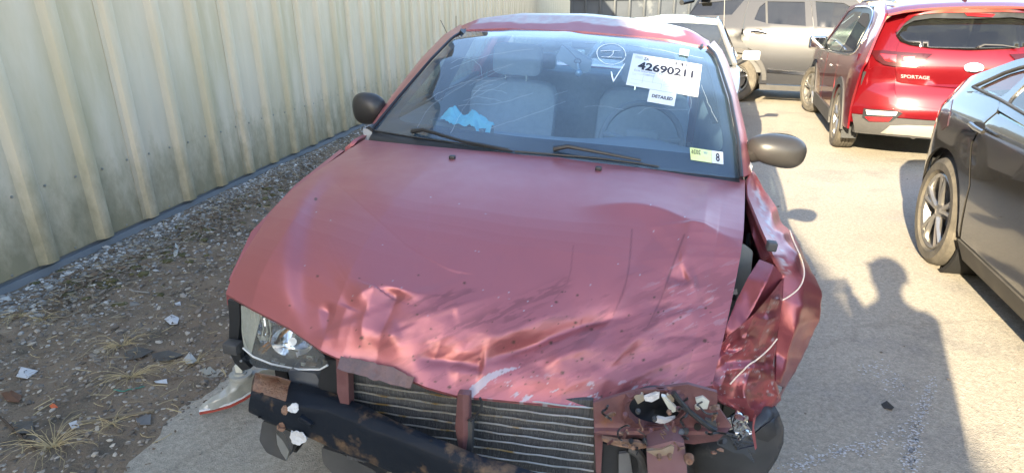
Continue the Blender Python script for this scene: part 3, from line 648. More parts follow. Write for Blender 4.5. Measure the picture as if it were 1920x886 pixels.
# wiper cowl
rows = [ws_b+(0, .02, .004), ws_b+(0, -.035, -.018), np.array([np.append(resample(H_back, 6)[i][:2]+(0, .02), resample(H_back, 6)[i][2]-.03) for i in range(6)])]
sheet('wiper_cowl', rows, M_BLK, car, off=(0, 0, -.006), nu=40, nv=8)
def wip(name, pts, r, offs):
    P = []
    for (x, y), o_ in zip(pts, offs):
        p = cast(WB, x, y, o_)
        if p is None: p = Vector(CAR.at(x, y, 2, .955))+Vector((0, -.01, o_))
        P.append(p)
    mb = MB(); mb.tube(P, r, 7); return mb.build(name, M_BLK, car)
w1 = wip('wiper_arm', [(775, 250), (800, 252), (870, 272), (955, 288)], [.010, .008, .006, .005], [.012, .028, .024, .018]); wip('wiper_blade', [(702, 246), (760, 256), (830, 266), (900, 276), (962, 285)], .0034, [.006]*5)
w2 = wip('wiper_arm', [(1038, 283), (1065, 283), (1130, 294), (1200, 306)], [.010, .008, .006, .005], [.012, .028, .024, .018]); wip('wiper_blade', [(965, 285), (1040, 291), (1120, 298), (1200, 308), (1235, 314)], .0034, [.006]*5)
# ---- roof
def roofrow(v, hw, zc, drop, tip):
    return [(-hw-.10, v, tip), (-hw-.05, v, zc-drop-.02), (-hw, v, zc-drop), (-hw*.66, v, zc-drop*.35), (0, v, zc), (hw*.66, v, zc-drop*.35), (hw, v, zc-drop), (hw+.05, v, zc-drop-.02), (hw+.10, v, tip)]
tz = resample(ws_t, 7)
r0 = [tz[0]+(-.035, .0, -.03), tz[0]+(-.02, .0, .0), tz[0]+(0, .0, .006)]+[tz[i]+(0, 0, .006) for i in (1, 3, 5)]+[tz[6]+(0, 0, .006), tz[6]+(.02, 0, 0), tz[6]+(.035, 0, -.03)]
rows = [np.array(r0), roofrow(2.30, .55, 1.402, .045, 1.315), roofrow(2.55, .555, 1.400, .048, 1.30), roofrow(2.85, .555, 1.386, .048, 1.29), roofrow(3.15, .55, 1.37, .045, 1.27), roofrow(3.4, .53, 1.345, .045, 1.24)]
rows = [resample(r, 60) for r in rows]; nr = 70; Rr = np.array(rows); tt = np.linspace(0, len(rows)-1, nr); i0 = np.clip(tt.astype(int), 0, len(rows)-2); w = (tt-i0)[:, None, None]; RG = Rr[i0]*(1-w)+Rr[i0+1]*w
V, F = thick(RG.reshape(-1, 3), gridF(nr, 60), (0, 0, -.008)); roof = mesh('roof', V, F, M_RED, car, sharp=50)
PXr = CAR.px(RG); Wr = np.zeros(RG.shape); vv = RG[..., 1]
pe_ = sstep(vv+.10*(NZ.fbm(RG[..., 0]*9, vv*9)-.5)-.10*np.abs(RG[..., 0])**2, 2.19, 2.21)*(np.abs(RG[..., 0]+.02) < .54); Wr[..., 1] = pe_*(.8+.2*sstep(NZ2.fbm(RG[..., 0]*60, vv*25), .42, .5)); setwear(roof, Wr.reshape(-1, 3))
# ---- pillars beside the windscreen
M_SEAL = mat('pillar_trim', (.014, .015, .02), .45)
for (inn, out_) in (([(699, 246), (752, 182), (812, 112), (850, 73), (876, 58)], [(684, 252), (733, 180), (790, 108), (832, 65), (862, 46)]), ([(1387, 335), (1381, 265), (1366, 185), (1347, 125), (1338, 103), (1325, 90)], [(1410, 328), (1400, 250), (1383, 178), (1366, 118), (1356, 96), (1340, 76)])):
    A = lerpz(inn, .945, 1.297); B = lerpz(out_, .925, 1.275); sg = 1 if out_[0][0] > 1000 else -1; A = A+(sg*.004, 0, .004)
    mid = A*.45+B*.55+(sg*.002, -.003, .008); C_ = B+(sg*.012, .03, -.05)
    sheet('windscreen_pillar', [A, mid, B, C_] if sg > 0 else [C_, B, mid, A], M_RED, car, off=(0, .006, -.006), nu=30, nv=14)
    T = A+(sg*.001, -.001, .003); mb = MB(); mb.tube([tuple(p) for p in resample(T, 20)], .0065, 6); mb.build('windscreen_moulding', M_SEAL, car)
# ---- body behind the crushed nose
def csx(v, z):
    w = .835 if v > 1.2 else .835
    w -= .05*max(0, (v-3.4)/1.0)**2; w = w-.02*abs(z-.6)/.4 if z < .9 else w-.03-(z-.9)*.55
    return w
lower = [(1.10, .22), (1.10, .90), (1.30, .93), (3.7, .955), (4.30, .95), (4.40, .80), (4.42, .50), (4.36, .30), (3.82, .22)]
def arch(cx, r, z0, a0=0, a1=PI, n=16): return [(cx+r*math.cos(a), z0+r*math.sin(a)) for a in np.linspace(a0, a1, n)]
for sg in (-1, 1):
    fn = lambda v, z: np.array([sg*csx(v, z), v, z]); off = (-sg*.02, 0, 0)
    panel('front_door', rounded([(1.22, .26), (1.16, .60), (1.20, .925), (2.20, .945), (2.26, .60), (2.24, .26)], .03), fn, M_RED, car, off=off, step=.08)
    panel('rear_door', rounded([(2.25, .26), (2.27, .60), (2.21, .945), (3.16, .95), (3.20, .75), (3.02, .52), (2.98, .26)], .03), fn, M_RED, car, off=off, step=.08)
    panel('rear_wing', [(3.21, .75), (3.17, .95), (4.30, .94), (4.40, .80), (4.42, .50), (4.36, .30), (3.80, .27)]+arch(3.42, .37, .30, 0, 2.55), fn, M_RED, car, off=off, step=.08)
    panel('sill', [(1.15, .16), (1.15, .25), (3.02, .25), (3.02, .16)], fn, M_RED, car, off=off, step=.1)
    for (a, b_) in ((1.50, 2.17), (2.28, 3.00)):
        zt = 1.27; q = [(a if a > 2 else 1.42, .955), (b_, .965), (b_-.02, zt-.01), ((a+.02) if a > 2 else 2.08, zt)]
        panel('side_window', q, fn, MAT.get('side_glass') or dusty_glass('side_glass', (.75, .82, .82), .03, refl=1.5), car, off=(-sg*.004, 0, 0), step=.1)
    for (p0_, p1_) in (((2.17, .95), (2.14, 1.29)), ((3.05, .95), (3.10, 1.28))):
        mb = MB(); mb.tube([fn(*p0_)-np.array([sg*.02, 0, 0]), fn(*p1_)-np.array([sg*.02, 0, 0])], .045, 8); mb.build('door_pillar', M_SEAL if p0_[0] < 3 else M_RED, car)
    mb = MB(); mb.tube([fn(1.30, .95)+np.array([-sg*.02, 0, 0]), fn(3.2, .965)+np.array([-sg*.02, 0, 0])], .018, 6); mb.build('window_sill_trim', M_BLK, car)
    sheet('rear_pillar', [[fn(3.12, .95), fn(3.18, 1.15), fn(3.25, 1.28)], [fn(3.65, .95), fn(3.55, 1.1), (sg*.56, 3.45, 1.29)]], M_RED, car, off=(-sg*.02, 0, 0), nu=8, nv=8)
    mb = MB(); mb.tube([fn(2.05, .82)+np.array([sg*.02, 0, 0]), fn(2.18, .82)+np.array([sg*.02, 0, 0])], .013, 6); mb.build('door_handle', M_BLK, car)
sheet('boot_lid', [[(-.70, 3.72, .95), (0, 3.66, .985), (.70, 3.72, .95)], [(-.72, 4.28, .94), (0, 4.32, .975), (.72, 4.28, .94)], [(-.72, 4.38, .72), (0, 4.44, .72), (.72, 4.38, .72)], [(-.72, 4.38, .48), (0, 4.45, .48), (.72, 4.38, .48)]], M_RED, car, nu=16, nv=14, off=(0, -.01, -.01), flip=True)
sheet('rear_bumper', [[(-.78, 4.35, .56), (0, 4.50, .56), (.78, 4.35, .56)], [(-.78, 4.35, .28), (0, 4.50, .28), (.78, 4.35, .28)]], M_RED, car, nu=16, nv=4, off=(0, -.02, 0), flip=True)
for sg in (-1, 1):
    mb = MB(); mb.box((sg*.62-.12, 4.33, .72), (sg*.62+.12, 4.42, .88), bev=.02); mb.build('tail_lamp', mat('tail_lamp_red', (.4, .01, .01), .2, coat=1), car)
sheet('rear_window', [[(-.58, 3.40, 1.29), (0, 3.36, 1.34), (.58, 3.40, 1.29)], [(-.66, 3.72, .98), (0, 3.68, 1.0), (.66, 3.72, .98)]], MAT['side_glass'], car, nu=14, nv=8, off=(0, 0, -.003), flip=True)
# ---- cabin
M_SEAT = mat('grey_seat_cloth', (.34, .36, .38), .9, c2=(.42, .43, .44), nscale=30, bump=.3, bscale=200); M_CAB = mat('grey_cabin_plastic', (.26, .275, .29), .7, c2=(.31, .32, .33), nscale=4); M_CABD = mat('dark_cabin', (.05, .055, .062), .85)
mb = MB(); mb.box((-.72, 1.2, .30), (.72, 3.7, .34)); mb.build('cabin_floor', M_CABD, car, smooth=False)
mb = MB(); mb.box((-.74, 1.15, .30), (.74, 1.19, .90)); mb.build('bulkhead', M_CABD, car, smooth=False)
for sg in (-1, 1):
    mb = MB(); mb.box((sg*.765-.02, 1.3, .34), (sg*.765+.02, 3.3, .955)); mb.build('door_trim', M_CAB, car, smooth=False)
q = resample(ws_b, 9)
sheet('dashboard', [q+(0, .02, -.02), q*(1, 0, 0)+(0, 1.50, .935), q*(1, 0, 0)+(0, 1.66, .91), q*(1, 0, 0)+(0, 1.70, .84), q*(1, 0, 0)+(0, 1.66, .60)], M_CAB, car, nu=30, nv=20, off=(0, 0, -.01), disp=lambda V, a, b_: V+np.stack([0*V[:, 0], 0*V[:, 0], .035*np.exp(-((V[:, 0]-.36)/.17)**2)*sstep(V[:, 1], 1.4, 1.55)], 1))
def cushion(a, b_, bev, pr_=None):
    bm = bmesh.new(); bmesh.ops.create_cube(bm, size=1); bmesh.ops.bevel(bm, geom=bm.edges[:], offset=.22, segments=4, affect='EDGES', profile=.6)
    V = [(a[0]+(v.co.x+.5)*(b_[0]-a[0]), a[1]+(v.co.y+.5)*(b_[1]-a[1]), a[2]+(v.co.z+.5)*(b_[2]-a[2])) for v in bm.verts]; bm.verts.index_update(); F = [tuple(v.index for v in f.verts) for f in bm.faces]; bm.free(); return V, F
def lean(V, y0, z0, k): return [(x, y+(z-z0)*k, z) for x, y, z in V]
for u in (-.37, .37):
    mb = MB(); V, F = cushion((u-.25, 2.22, .50), (u+.25, 2.38, 1.02), .1); mb.add(lean(V, 2.2, .5, .35), F); seat = mb.build('seat_back', M_SEAT, car)
    mb = MB(); V, F = cushion((u-.14, 2.44, 1.05), (u+.14, 2.54, 1.22), .1); mb.add(lean(V, 2.3, 1.0, .1), F); mb.build('headrest', M_SEAT, seat)
    for dx in (-.06, .06): mb = MB(); mb.tube([(u+dx, 2.46, .99), (u+dx, 2.47, 1.08)], .006, 6); mb.build('headrest_post', mat('chrome', (.7, .7, .7), .12, 1.), seat)
    mb = MB(); V, F = cushion((u-.25, 1.80, .42), (u+.25, 2.3, .60), .1); mb.add(V, F); mb.build('seat_cushion', M_SEAT, car)
mb = MB(); V, F = cushion((-.66, 3.10, .45), (.66, 3.28, .98), .1); mb.add(lean(V, 3, .5, .25), F); rs = mb.build('rear_seat_back', M_SEAT, car)
mb = MB(); mb.box((-.68, 3.25, .955), (.68, 3.72, .97)); mb.build('parcel_shelf', M_CAB, car)
for u in (-.38, .38): mb = MB(); V, F = cushion((u-.13, 3.22, .99), (u+.13, 3.32, 1.10), .1); mb.add(V, F); mb.build('rear_headrest', M_SEAT, rs)
sheet('headliner', [(np.array(r)+(0, .03, -.03)).tolist() for r in [resample(r0, 9), *[resample(x, 9) for x in rows[1:]]]], M_CAB, car, nu=12, nv=10, off=(0, 0, -.004))
# steering wheel
def swp(a, r): # wheel plane leaning towards the driver
    c = Vector((.37, 1.80, .885)); e1 = Vector((1, 0, 0)); e2 = Vector((0, .42, .91)).normalized(); return c+e1*(r*math.cos(a))+e2*(r*math.sin(a))
mb = MB(); mb.tube([swp(a, .185) for a in np.linspace(0, 2*PI, 40)], .015, 8, cap=False); sw = mb.build('steering_wheel', mat('wheel_rim_grey', (.24, .24, .245), .55), car)
mb = MB(); V, F = cushion((-.075, -.02, -.06), (.075, .02, .06), .1); mm_ = Matrix.Translation((.37, 1.79, .885)) @ Matrix.Rotation(-.43, 4, 'X'); mb.add([mm_ @ Vector(v) for v in V], F); mb.build('steering_hub', M_CAB, sw)
for a in (.15, PI-.15, -PI/2): mb = MB(); mb.tube([swp(a, .05), swp(a, .18)], .014, 6); mb.build('steering_spoke', M_CAB, sw)
# inner mirror
def quadpx(pts, v): return [Vector(CAR.at(x, y, 1, v)) for x, y in pts]
q = quadpx([(1052, 88), (1066, 90), (1110, 116), (1106, 134), (1094, 138), (1042, 110)], 2.02); c = sum(q, Vector())/6
mb = MB(); mb.add(*thick([tuple(p) for p in q], [(0, 5, 4, 3, 2, 1)], (0, .03, .008))); mb.build('rear_view_mirror', M_CAB, car, sharp=30)
# ---- cracks in the windscreen: fine raised lines on the glass
M_CRK = mat('crack_white', (.34, .42, .50), .4)
cr = [[(783, 240), (800, 205), (850, 170), (905, 140), (960, 120)], [(846, 250), (870, 200), (905, 160)], [(845, 130), (880, 115), (930, 100), (1000, 92)], [(890, 165), (925, 150), (960, 143)], [(870, 190), (915, 172), (950, 155)], [(895, 150), (930, 152)], [(885, 172), (930, 168), (950, 175)],
      [(860, 200), (890, 195), (930, 197), (1000, 175)], [(800, 190), (850, 160), (900, 150)], [(845, 120), (870, 105), (900, 118), (905, 150)], [(920, 240), (1000, 215), (1060, 190)], [(1096, 201), (1125, 198), (1150, 202), (1170, 207)], [(1195, 215), (1215, 200), (1235, 205), (1290, 206)], [(1095, 82), (1150, 80), (1260, 98), (1320, 110)],
      [(1345, 230), (1330, 200), (1315, 160)], [(1040, 178), (1065, 170)], [(1292, 172), (1298, 195), (1290, 215)], [(880, 160), (905, 148), (940, 130)], [(888, 178), (900, 165), (925, 158)], [(893, 182), (925, 186), (940, 192)]]
for P in cr:
    P = [cast(WB, *q, .0015) for q in resample(smoothline(P), 14)+NR.randn(14, 2)*.6]; P = [p for p in P if p is not None]
    if len(P) > 2: mb = MB(); mb.tube(P, [.0004]*len(P), 4, cap=False); mb.build('glass_crack', M_CRK, car, smooth=False)
# ---- door mirrors
def mirror(cx, cy, v0, w, h_, dp, rot):
    c = Vector(CAR.at(cx, cy, 1, v0)); bm = bmesh.new(); bmesh.ops.create_uvsphere(bm, u_segments=28, v_segments=18, radius=1)
    V = []
    for v in bm.verts:
        x, y, z = v.co; f = 1-.22*(x if rot > 0 else -x)*-1; x2 = math.copysign(abs(x)**.8, x); z = math.copysign(abs(z)**.82, z); y2 = y*(1 if y < 0 else .35); V.append(Vector((x2*w, y2*dp, z*h_*(1-.16*x*(-1 if rot > 0 else 1)))))
    F = [tuple(v.index for v in f.verts) for f in bm.faces]; bm.free(); M_ = Matrix.Translation(c) @ Matrix.Rotation(rot*.10, 4, 'Y'); return [M_ @ v for v in V], F, c
V, F, c = mirror(1455, 281, 1.40, .110, .062, .07, 1); mb = MB(); mb.add(V, F); mr = mb.build('door_mirror', M_CHAR, car)
mb = MB(); mb.tube([c+Vector((.109*math.cos(a), .018, .060*math.sin(a)*(1+.10*math.cos(a)))) for a in np.linspace(0, 2*PI, 40)], .0026, 5, cap=False); mb.build('housing_seam', M_BLK, mr)
mb = MB(); mb.tube([c+Vector((-.06, 0, -.01)), c+Vector((-.105, .03, -.045)), c+Vector((-.14, .04, -.075))], [.052, .038, .03], 12, flat=.8); mb.build('mirror_foot', M_CHAR, mr)
V, F, c = mirror(694, 203, 1.50, .080, .070, .06, -1); mb = MB(); mb.add(V, F); mr = mb.build('door_mirror', M_CHAR, car)
mb = MB(); mb.tube([c+Vector((.03, 0, -.02)), c+Vector((.08, .02, -.07)), c+Vector((.11, .04, -.10))], [.045, .034, .026], 12, flat=.8); mb.build('mirror_foot', M_CHAR, mr)
# ---- aerial stubs
for P in ([(838, 62, 1.30), (826, 38, 1.44)], [(855, 52, 1.30), (855, 30, 1.42)]):
    a = Vector(CAR.at(P[0][0], P[0][1], 1, 2.25)); b_ = Vector(CAR.at(P[1][0], P[1][1], 1, 2.25)); mb = MB(); mb.tube([a, b_], .0016, 5); mb.build('aerial', M_BLK, car)
# ---- wheels
def wheel(parent, c, r, w, fr, spokes, m_rim, name='wheel', face=-1, style='multi', hubc=None):
    """axis along local x; face = side (-1/+1) the rim looks to"""
    e = thing(name, None, None); e.parent = parent; e.location = c
    del_ = [k for k in e.keys()]
    mb = MB(); rr = r*fr; h2 = w/2
    prof = [(-h2*.78, rr), (-h2*.98, rr+.02), (-h2, r-.035), (-h2*.82, r-.008), (-h2*.5, r)]
    for k in (-.30, 0., .30): prof += [(h2*k-.006, r), (h2*k-.004, r-.007), (h2*k+.004, r-.007), (h2*k+.006, r)]
    prof += [(h2*.5, r), (h2*.82, r-.008), (h2, r-.035), (h2*.98, rr+.02), (h2*.78, rr)]
    mb.lathe(prof, 48); fixn(mb.build('tyre', MAT[TYRE], e, sharp=30))
    mb = MB(); f_ = face; mb.lathe([(f_*h2*.80, rr+.004), (f_*h2*.88, rr-.004), (f_*h2*.80, rr-.022), (f_*h2*.45, rr-.03), (-f_*h2*.7, rr-.02)], 40); rim = fixn(mb.build('rim', m_rim, e, sharp=40))
    mb = MB(); mb.lathe([(-f_*h2*.2, .001), (-f_*h2*.2, rr*.72)], 24); fixn(mb.build('brake_disc', mat('brake_steel', (.25, .24, .23), .45, .8), e))
    for k in range(spokes):
        a = 2*PI*k/spokes+.3
        mb = MB(); gap = .16 if style == 'twin' else 0
        for s_ in ((-1, 1) if style == 'twin' else (0,)):
            a2 = a+s_*gap; P = [(f_*h2*.62, .045*math.cos(a), .045*math.sin(a)), (f_*h2*.74, rr*.5*math.cos(a+s_*gap*.7), rr*.5*math.sin(a+s_*gap*.7)), (f_*h2*.72, (rr-.012)*math.cos(a2), (rr-.012)*math.sin(a2))]
            mb.tube(P, [.026, .017, .022] if style == 'twin' else [.03, .022, .028], 6, flat=.8)
        mb.build('spoke', m_rim, rim)
    mb = MB(); mb.lathe([(f_*h2*.45, .06), (f_*h2*.7, .056), (f_*h2*.78, .03), (f_*h2*.79, .001)], 18); fixn(mb.build('hub_cap', m_rim, rim)); return e
mat('tyre', (.022, .021, .020), .85, c2=(.14, .125, .10), nscale=5, bump=.4, bscale=60)
mat('dusty_tyre', (.045, .040, .033), .9, c2=(.13, .115, .09), nscale=9, bump=.4, bscale=60); TYRE = 'tyre'
M_ALLOY = mat('alloy_rim', (.42, .41, .39), .35, .85, c2=(.34, .32, .29), nscale=12)
for (u, v) in ((-.72, .95), (.70, 1.0), (-.72, 3.42), (.72, 3.42)):
    z = ((.30)-CAR.O[2]-CAR.M[2][0]*u-CAR.M[2][1]*v)/CAR.M[2][2]
    wheel(car, (u, v, z), .30, .185, .62, 7, M_ALLOY, face=1 if u > 0 else -1)
# ---- front end: everything traced in px on upright planes a short way behind the bonnet edge
def pxp(name, outline, depth, m, parent=car, off=(0, .012, 0), step=9, holes=(), fr=CAR, rn=0., ax=1, **kw):
    f = depth if callable(depth) else (lambda x, y: depth)
    ol = rounded(outline, rn) if rn else outline
    return panel(name, ol, lambda x, y: fr.at(x, y, ax, f(x, y)), m, parent, step=step, holes=[rounded(h, 3) if len(h) < 10 else h for h in holes], off=off, **kw)
def ell(cx, cy, rx, ry, n=22, rot=0): return [(cx+rx*math.cos(a)*math.cos(rot)-ry*math.sin(a)*math.sin(rot), cy+rx*math.cos(a)*math.sin(rot)+ry*math.sin(a)*math.cos(rot)) for a in np.linspace(0, 2*PI, n, endpoint=False)]
# dark engine bay box so that nothing shines through
mb = MB(); mb.box((-.62, .42, .12), (.60, 1.12, .16)); mb.box((-.62, 1.12, .12), (.62, 1.15, .88)); mb.box((-.64, .30, .14), (-.60, 1.12, .70)); mb.box((.58, .62, .14), (.62, 1.12, .80)); mb.build('engine_bay_tray', M_DARK, car, smooth=False)
mb = MB(); V, F = cushion((-.45, .55, .2), (.3, .98, .74), .1); mb.add(V, F); mb.build('engine_block', mat('engine_grime', (.05, .05, .05), .7, c2=(.12, .115, .11), nscale=14, bump=.5), car)
# cooling fins and tubes
M_FIN = mat('radiator_fins', (.022, .023, .026), .6, c2=(.10, .104, .11), nscale=60, stretch=(6, 1, .35)); M_TUBE = mat('radiator_tube', (.58, .58, .56), .4, .7, c2=(.36, .35, .31), nscale=25, c3=(.36, .24, .09), n3=9, t3=(.56, .66))
def radv(x): return .165+.02*((x-880)/240)**2
fin = pxp('radiator', [(650, 684), (700, 688), (778, 706), (860, 732), (960, 742), (1112, 750), (1118, 930), (650, 860)], lambda x, y: radv(x)+.012, M_FIN, step=30)
k = 0
for (xa, xb, ya0, sl, n, ds) in ((655, 856, 699, .150, 8, 16.2), (884, 1113, 742, .118, 11, 15.5)):
    for i in range(n):
        P = []
        for x in np.linspace(xa, xb, 10):
            tt_ = (x-xa)/(xb-xa); y = ya0+i*ds+sl*(x-xa)+10*tt_*(tt_-1)*-.35+(i*.6 if xa > 800 else -i*.5)*tt_+(-4 if i == 0 else 0)
            P.append(CAR.at(x, y, 1, radv(x)-.002)+np.array([0, 0, .0015*math.sin(x*.07+i*2)]))
        mb = MB(); mb.tube(P, .0026, 6, flat=.8); mb.build('radiator_tube', M_TUBE, fin); k += 1
# bristle of bent fins between the tubes
mb = MB()
for i in range(1500):
    x = rnd.uniform(655, 1112); 
    if 856 < x < 884: continue
    y = (708+.15*(x-655) if x < 870 else 756+.118*(x-884))+rnd.uniform(0, 150); p = CAR.at(x, y, 1, radv(x)+.004); l = rnd.uniform(.006, .013); dx = rnd.uniform(-.003, .003); w_ = .0006
    mb.add([p+(-w_, -.004, 0), p+(w_, -.004, 0), p+(w_+dx, -.001, -l), p+(-w_+dx, -.001, -l)], [(0, 1, 2, 3)])
o = mb.build('bent_fins', mat('fin_alloy', (.13, .135, .14), .6, .3), fin, smooth=False); o['kind'] = 'stuff'
# supports
pxp('centre_support', [(858, 738), (880, 740), (880, 800), (872, 850), (862, 850), (853, 800)], lambda x, y: .105-.012*math.sin(max(0, min(1, (x-855)/26))*PI), M_MAROON, step=6, off=(0, .02, 0))
pxp('centre_support', [(870, 790), (886, 790), (884, 850), (868, 850)], .10, M_BLKD, step=6, off=(0, .02, 0))
pxp('side_support', [(630, 672), (652, 676), (655, 770), (640, 762), (632, 735)], .13, M_MAROON, step=8, off=(0, .03, 0))
pxp('side_support', [(606, 672), (634, 676), (640, 768), (612, 748), (596, 722)], .17, M_BLK, step=8, off=(0, .03, 0))
mb = MB(); mb.tube([CAR.at(x, y, 1, .095) for x, y in smoothline([(900, 745), (905, 760), (893, 778), (878, 788)])], .0035, 6); mb.build('cable', M_BLK, car)
# ---- bumper beam
M_BEAM = mat('beam_paint', (.005, .008, .014), .5, c2=(.009, .013, .02), spec=.3, nscale=6, c3=(.13, .085, .05), n3=5.5, t3=(.50, .60), bump=.15, bscale=30)
topb = [(478, 698), (555, 716), (600, 726), (640, 742), (700, 768), (760, 796), (820, 822), (900, 852), (980, 876), (1060, 898)]
topf = [(470, 735), (550, 757), (612, 770), (668, 792), (720, 812), (780, 836), (850, 866), (920, 892), (990, 915), (1060, 935)]
botf = [(468, 772), (500, 790), (560, 812), (620, 840), (690, 868), (760, 898), (830, 925), (900, 950), (980, 975), (1060, 1000)]
xs = [p[0] for p in topb]
A = Z([(x, y, .520) for x, y in topb]); B = Z([(x, y, .505) for x, y in topf]); B[:, 1] = np.minimum(B[:, 1], A[:, 1]-.03)
Cc = np.array([CAR.at(x, y, 1, b_[1]+.004) for (x, y), b_ in zip(botf, B)])
E_ = Cc+(0, .07, -.005)
beam = sheet('bumper_beam', [A+(0, .004, -.02), A, A*.5+B*.5+(0, 0, .006), B, B+(0, -.004, -.012), Cc*.5+B*.5+(0, -.006, 0), Cc+(0, -.004, .01), Cc, E_], M_BEAM, car, off=(0, .003, -.003), nu=70, nv=34, flip=True, sharp=30,
             disp=lambda V, a, b_: V+np.stack([0*V[:, 0], -.004*(NZ.fbm(V[:, 0]*14, V[:, 2]*14)-.5)*2, .004*(NZ2.fbm(V[:, 0]*11, V[:, 1]*30)-.5)*2], 1))
BB = BVHTree.FromPolygons([tuple(v.co) for v in beam.data.vertices], [tuple(p.vertices) for p in beam.data.polygons])
def bpx(x, y, off): 
    p = cast(BB, x, y, off); return np.array(p) if p is not None else CAR.at(x, y, 1, .10)
def onbeam(name, outl, m, off=.003, th=(0, .003, 0), step=5, par=beam): return panel(name, outl, lambda x, y: bpx(x, y, off), m, par, step=step, off=th)
jag = lambda cx, cy, rx, ry, n=20, s_=5: [(cx+rx*(1+.06*math.sin(3*a+s_)+.07*math.sin(8*a+s_))*math.cos(a), cy+ry*(1+.06*math.sin(3*a+s_)+.07*math.sin(8*a+s_))*math.sin(a)) for a in np.linspace(0, 2*PI, n, endpoint=False)]
M_FOAM = mat('white_foam', (.50, .52, .55), .9, c2=(.55, .56, .58), nscale=30, bump=.8, bscale=80)
onbeam('white_foam_plug', jag(552, 764, 10, 7), M_FOAM, .006); onbeam('white_foam_plug', jag(560, 818, 17, 15, 26, 2), M_FOAM, .010)
onbeam('rust_patch', [(479, 699), (520, 706), (545, 714), (540, 728), (536, 752), (505, 742), (474, 732)], M_RUST, .0015, step=7)
for q in (jag(534, 768, 6, 9), jag(527, 800, 8, 9)): onbeam('rust_patch', q, M_RUST, .0015)
for (x, y) in ((491, 739), (487, 781), (563, 722), (690, 779), (808, 826)): onbeam('bolt_hole', ell(x, y, 3.2, 2.4, 10), M_DARK, .0022, step=3)
mb = MB(); p = bpx(575, 786, 0); mb.box((-.02, -.012, -.008), (.02, .01, .008), bev=.003, M=Matrix.Translation(Vector(p)) @ Matrix.Rotation(.5, 4, 'Y')); mb.build('beam_clip', M_BEAM, beam)
pxp('hanging_bracket', [(492, 788), (520, 798), (552, 812), (548, 845), (536, 864), (500, 848), (486, 825)], lambda x, y: .16-.0006*abs(x-520), M_BLKD, off=(0, .05, 0), step=7, rn=5)
pxp('torn_bracket_edge', [(518, 812), (530, 825), (542, 845), (537, 862), (527, 848), (520, 832)], .135, mat('bright_alloy', (.5, .5, .48), .35, .9), off=(0, .02, 0), step=6)
pxp('under_guard', [(602, 838), (640, 850), (700, 880), (720, 900), (640, 905), (606, 868)], .20, M_BLKD, off=(0, .05, 0), step=9, rn=6)
# ---- passenger side headlamp
hl = [(451, 571), (470, 574), (500, 588), (545, 618), (580, 643), (600, 658), (615, 684), (600, 693), (570, 694), (540, 694), (505, 684), (470, 672), (456, 630)]
def hld(x, y): return .335-.0011*(x-450)-.020*math.sin(PI*min(1, max(0, (x-450)/165)))
M_LENS = dusty_glass('lamp_lens', (.94, .95, .95), .05, (.75, .76, .72), .05, 12, 1.55); M_REFL = mat('lamp_reflector', (.75, .76, .78), .10, 1.); M_HAZE = mat('yellowed_lens', (.30, .32, .29), .22, c2=(.44, .46, .42), nscale=14, coat=.6)
lamp = pxp('headlamp', [(448, 566), (500, 580), (545, 612), (618, 672), (622, 698), (590, 704), (480, 688), (452, 668), (446, 620)], lambda x, y: hld(x, y)+.05, mat('lamp_bucket', (.30, .36, .44), .15, .95, bump=.8, bscale=26), off=(0, .04, 0), step=8)
pxp('lamp_lens', hl, hld, M_LENS, lamp, off=(0, .004, 0), step=8)
def bowl(cx, cy, rx, ry, v, d, m, name):
    V = []; F = []; n = 28; k = 9
    for j in range(k):
        for i in range(n):
            a = 2*PI*i/n; q = 1-j/(k-1)*.94; V.append(CAR.at(cx+rx*q*math.cos(a), cy+ry*q*math.sin(a), 1, v+d*(1-q*q)))
    F = [(j*n+i, j*n+(i+1) % n, (j+1)*n+(i+1) % n, (j+1)*n+i) for j in range(k-1) for i in range(n)]; o = mesh(name, V, F, m, lamp, sharp=0); return o
bowl(548, 640, 40, 28, hld(548, 640)+.012, .04, M_REFL, 'reflector'); bowl(505, 622, 22, 30, hld(500, 620)+.012, .035, M_REFL, 'reflector')
mb = MB(); mb.tube([CAR.at(548, 640, 1, hld(548, 640)+.01), CAR.at(550, 642, 1, hld(548, 640)+.05)], .012, 10); mb.build('bulb', mat('bulb_glass', (.8, .8, .8), .08, coat=1), lamp)
for i, P in enumerate(([(486, 655), (505, 640), (530, 615), (548, 602)], [(492, 660), (515, 640), (540, 618), (556, 608)])):
    mb = MB(); mb.tube([CAR.at(x, y, 1, hld(x, y)+.012) for x, y in P], .0035, 6); mb.build('amber_trim', mat('amber_trim', (.75, .38, .12), .15, .8), lamp)
pxp('side_marker_lens', [(452, 573), (474, 576), (492, 584), (484, 610), (474, 650), (470, 668), (458, 655), (453, 620)], lambda x, y: hld(x, y)+.006, M_HAZE, lamp, step=7, off=(0, .003, 0))
for i in range(7):
    x = 462+i*7; mb = MB(); mb.tube([CAR.at(x, 576+i*3, 1, hld(x, 580)+.003), CAR.at(x+4, 600+i*4, 1, hld(x, 600)+.003), CAR.at(x+1, 622+i*3, 1, hld(x, 620)+.003)], .0018, 5); mb.build('lens_rib', M_HAZE, lamp)
for q in ([(534, 655), (552, 655), (556, 672), (538, 672)], [(510, 668), (524, 672), (522, 682), (508, 678)], [(567, 664), (574, 664), (575, 672), (567, 672)], [(575, 676), (596, 680), (590, 688), (572, 685)]): pxp('reflector_facet', q, lambda x, y: hld(x, y)+.008, M_REFL, lamp, step=6, off=(0, .003, 0))
rh = random.Random(4)
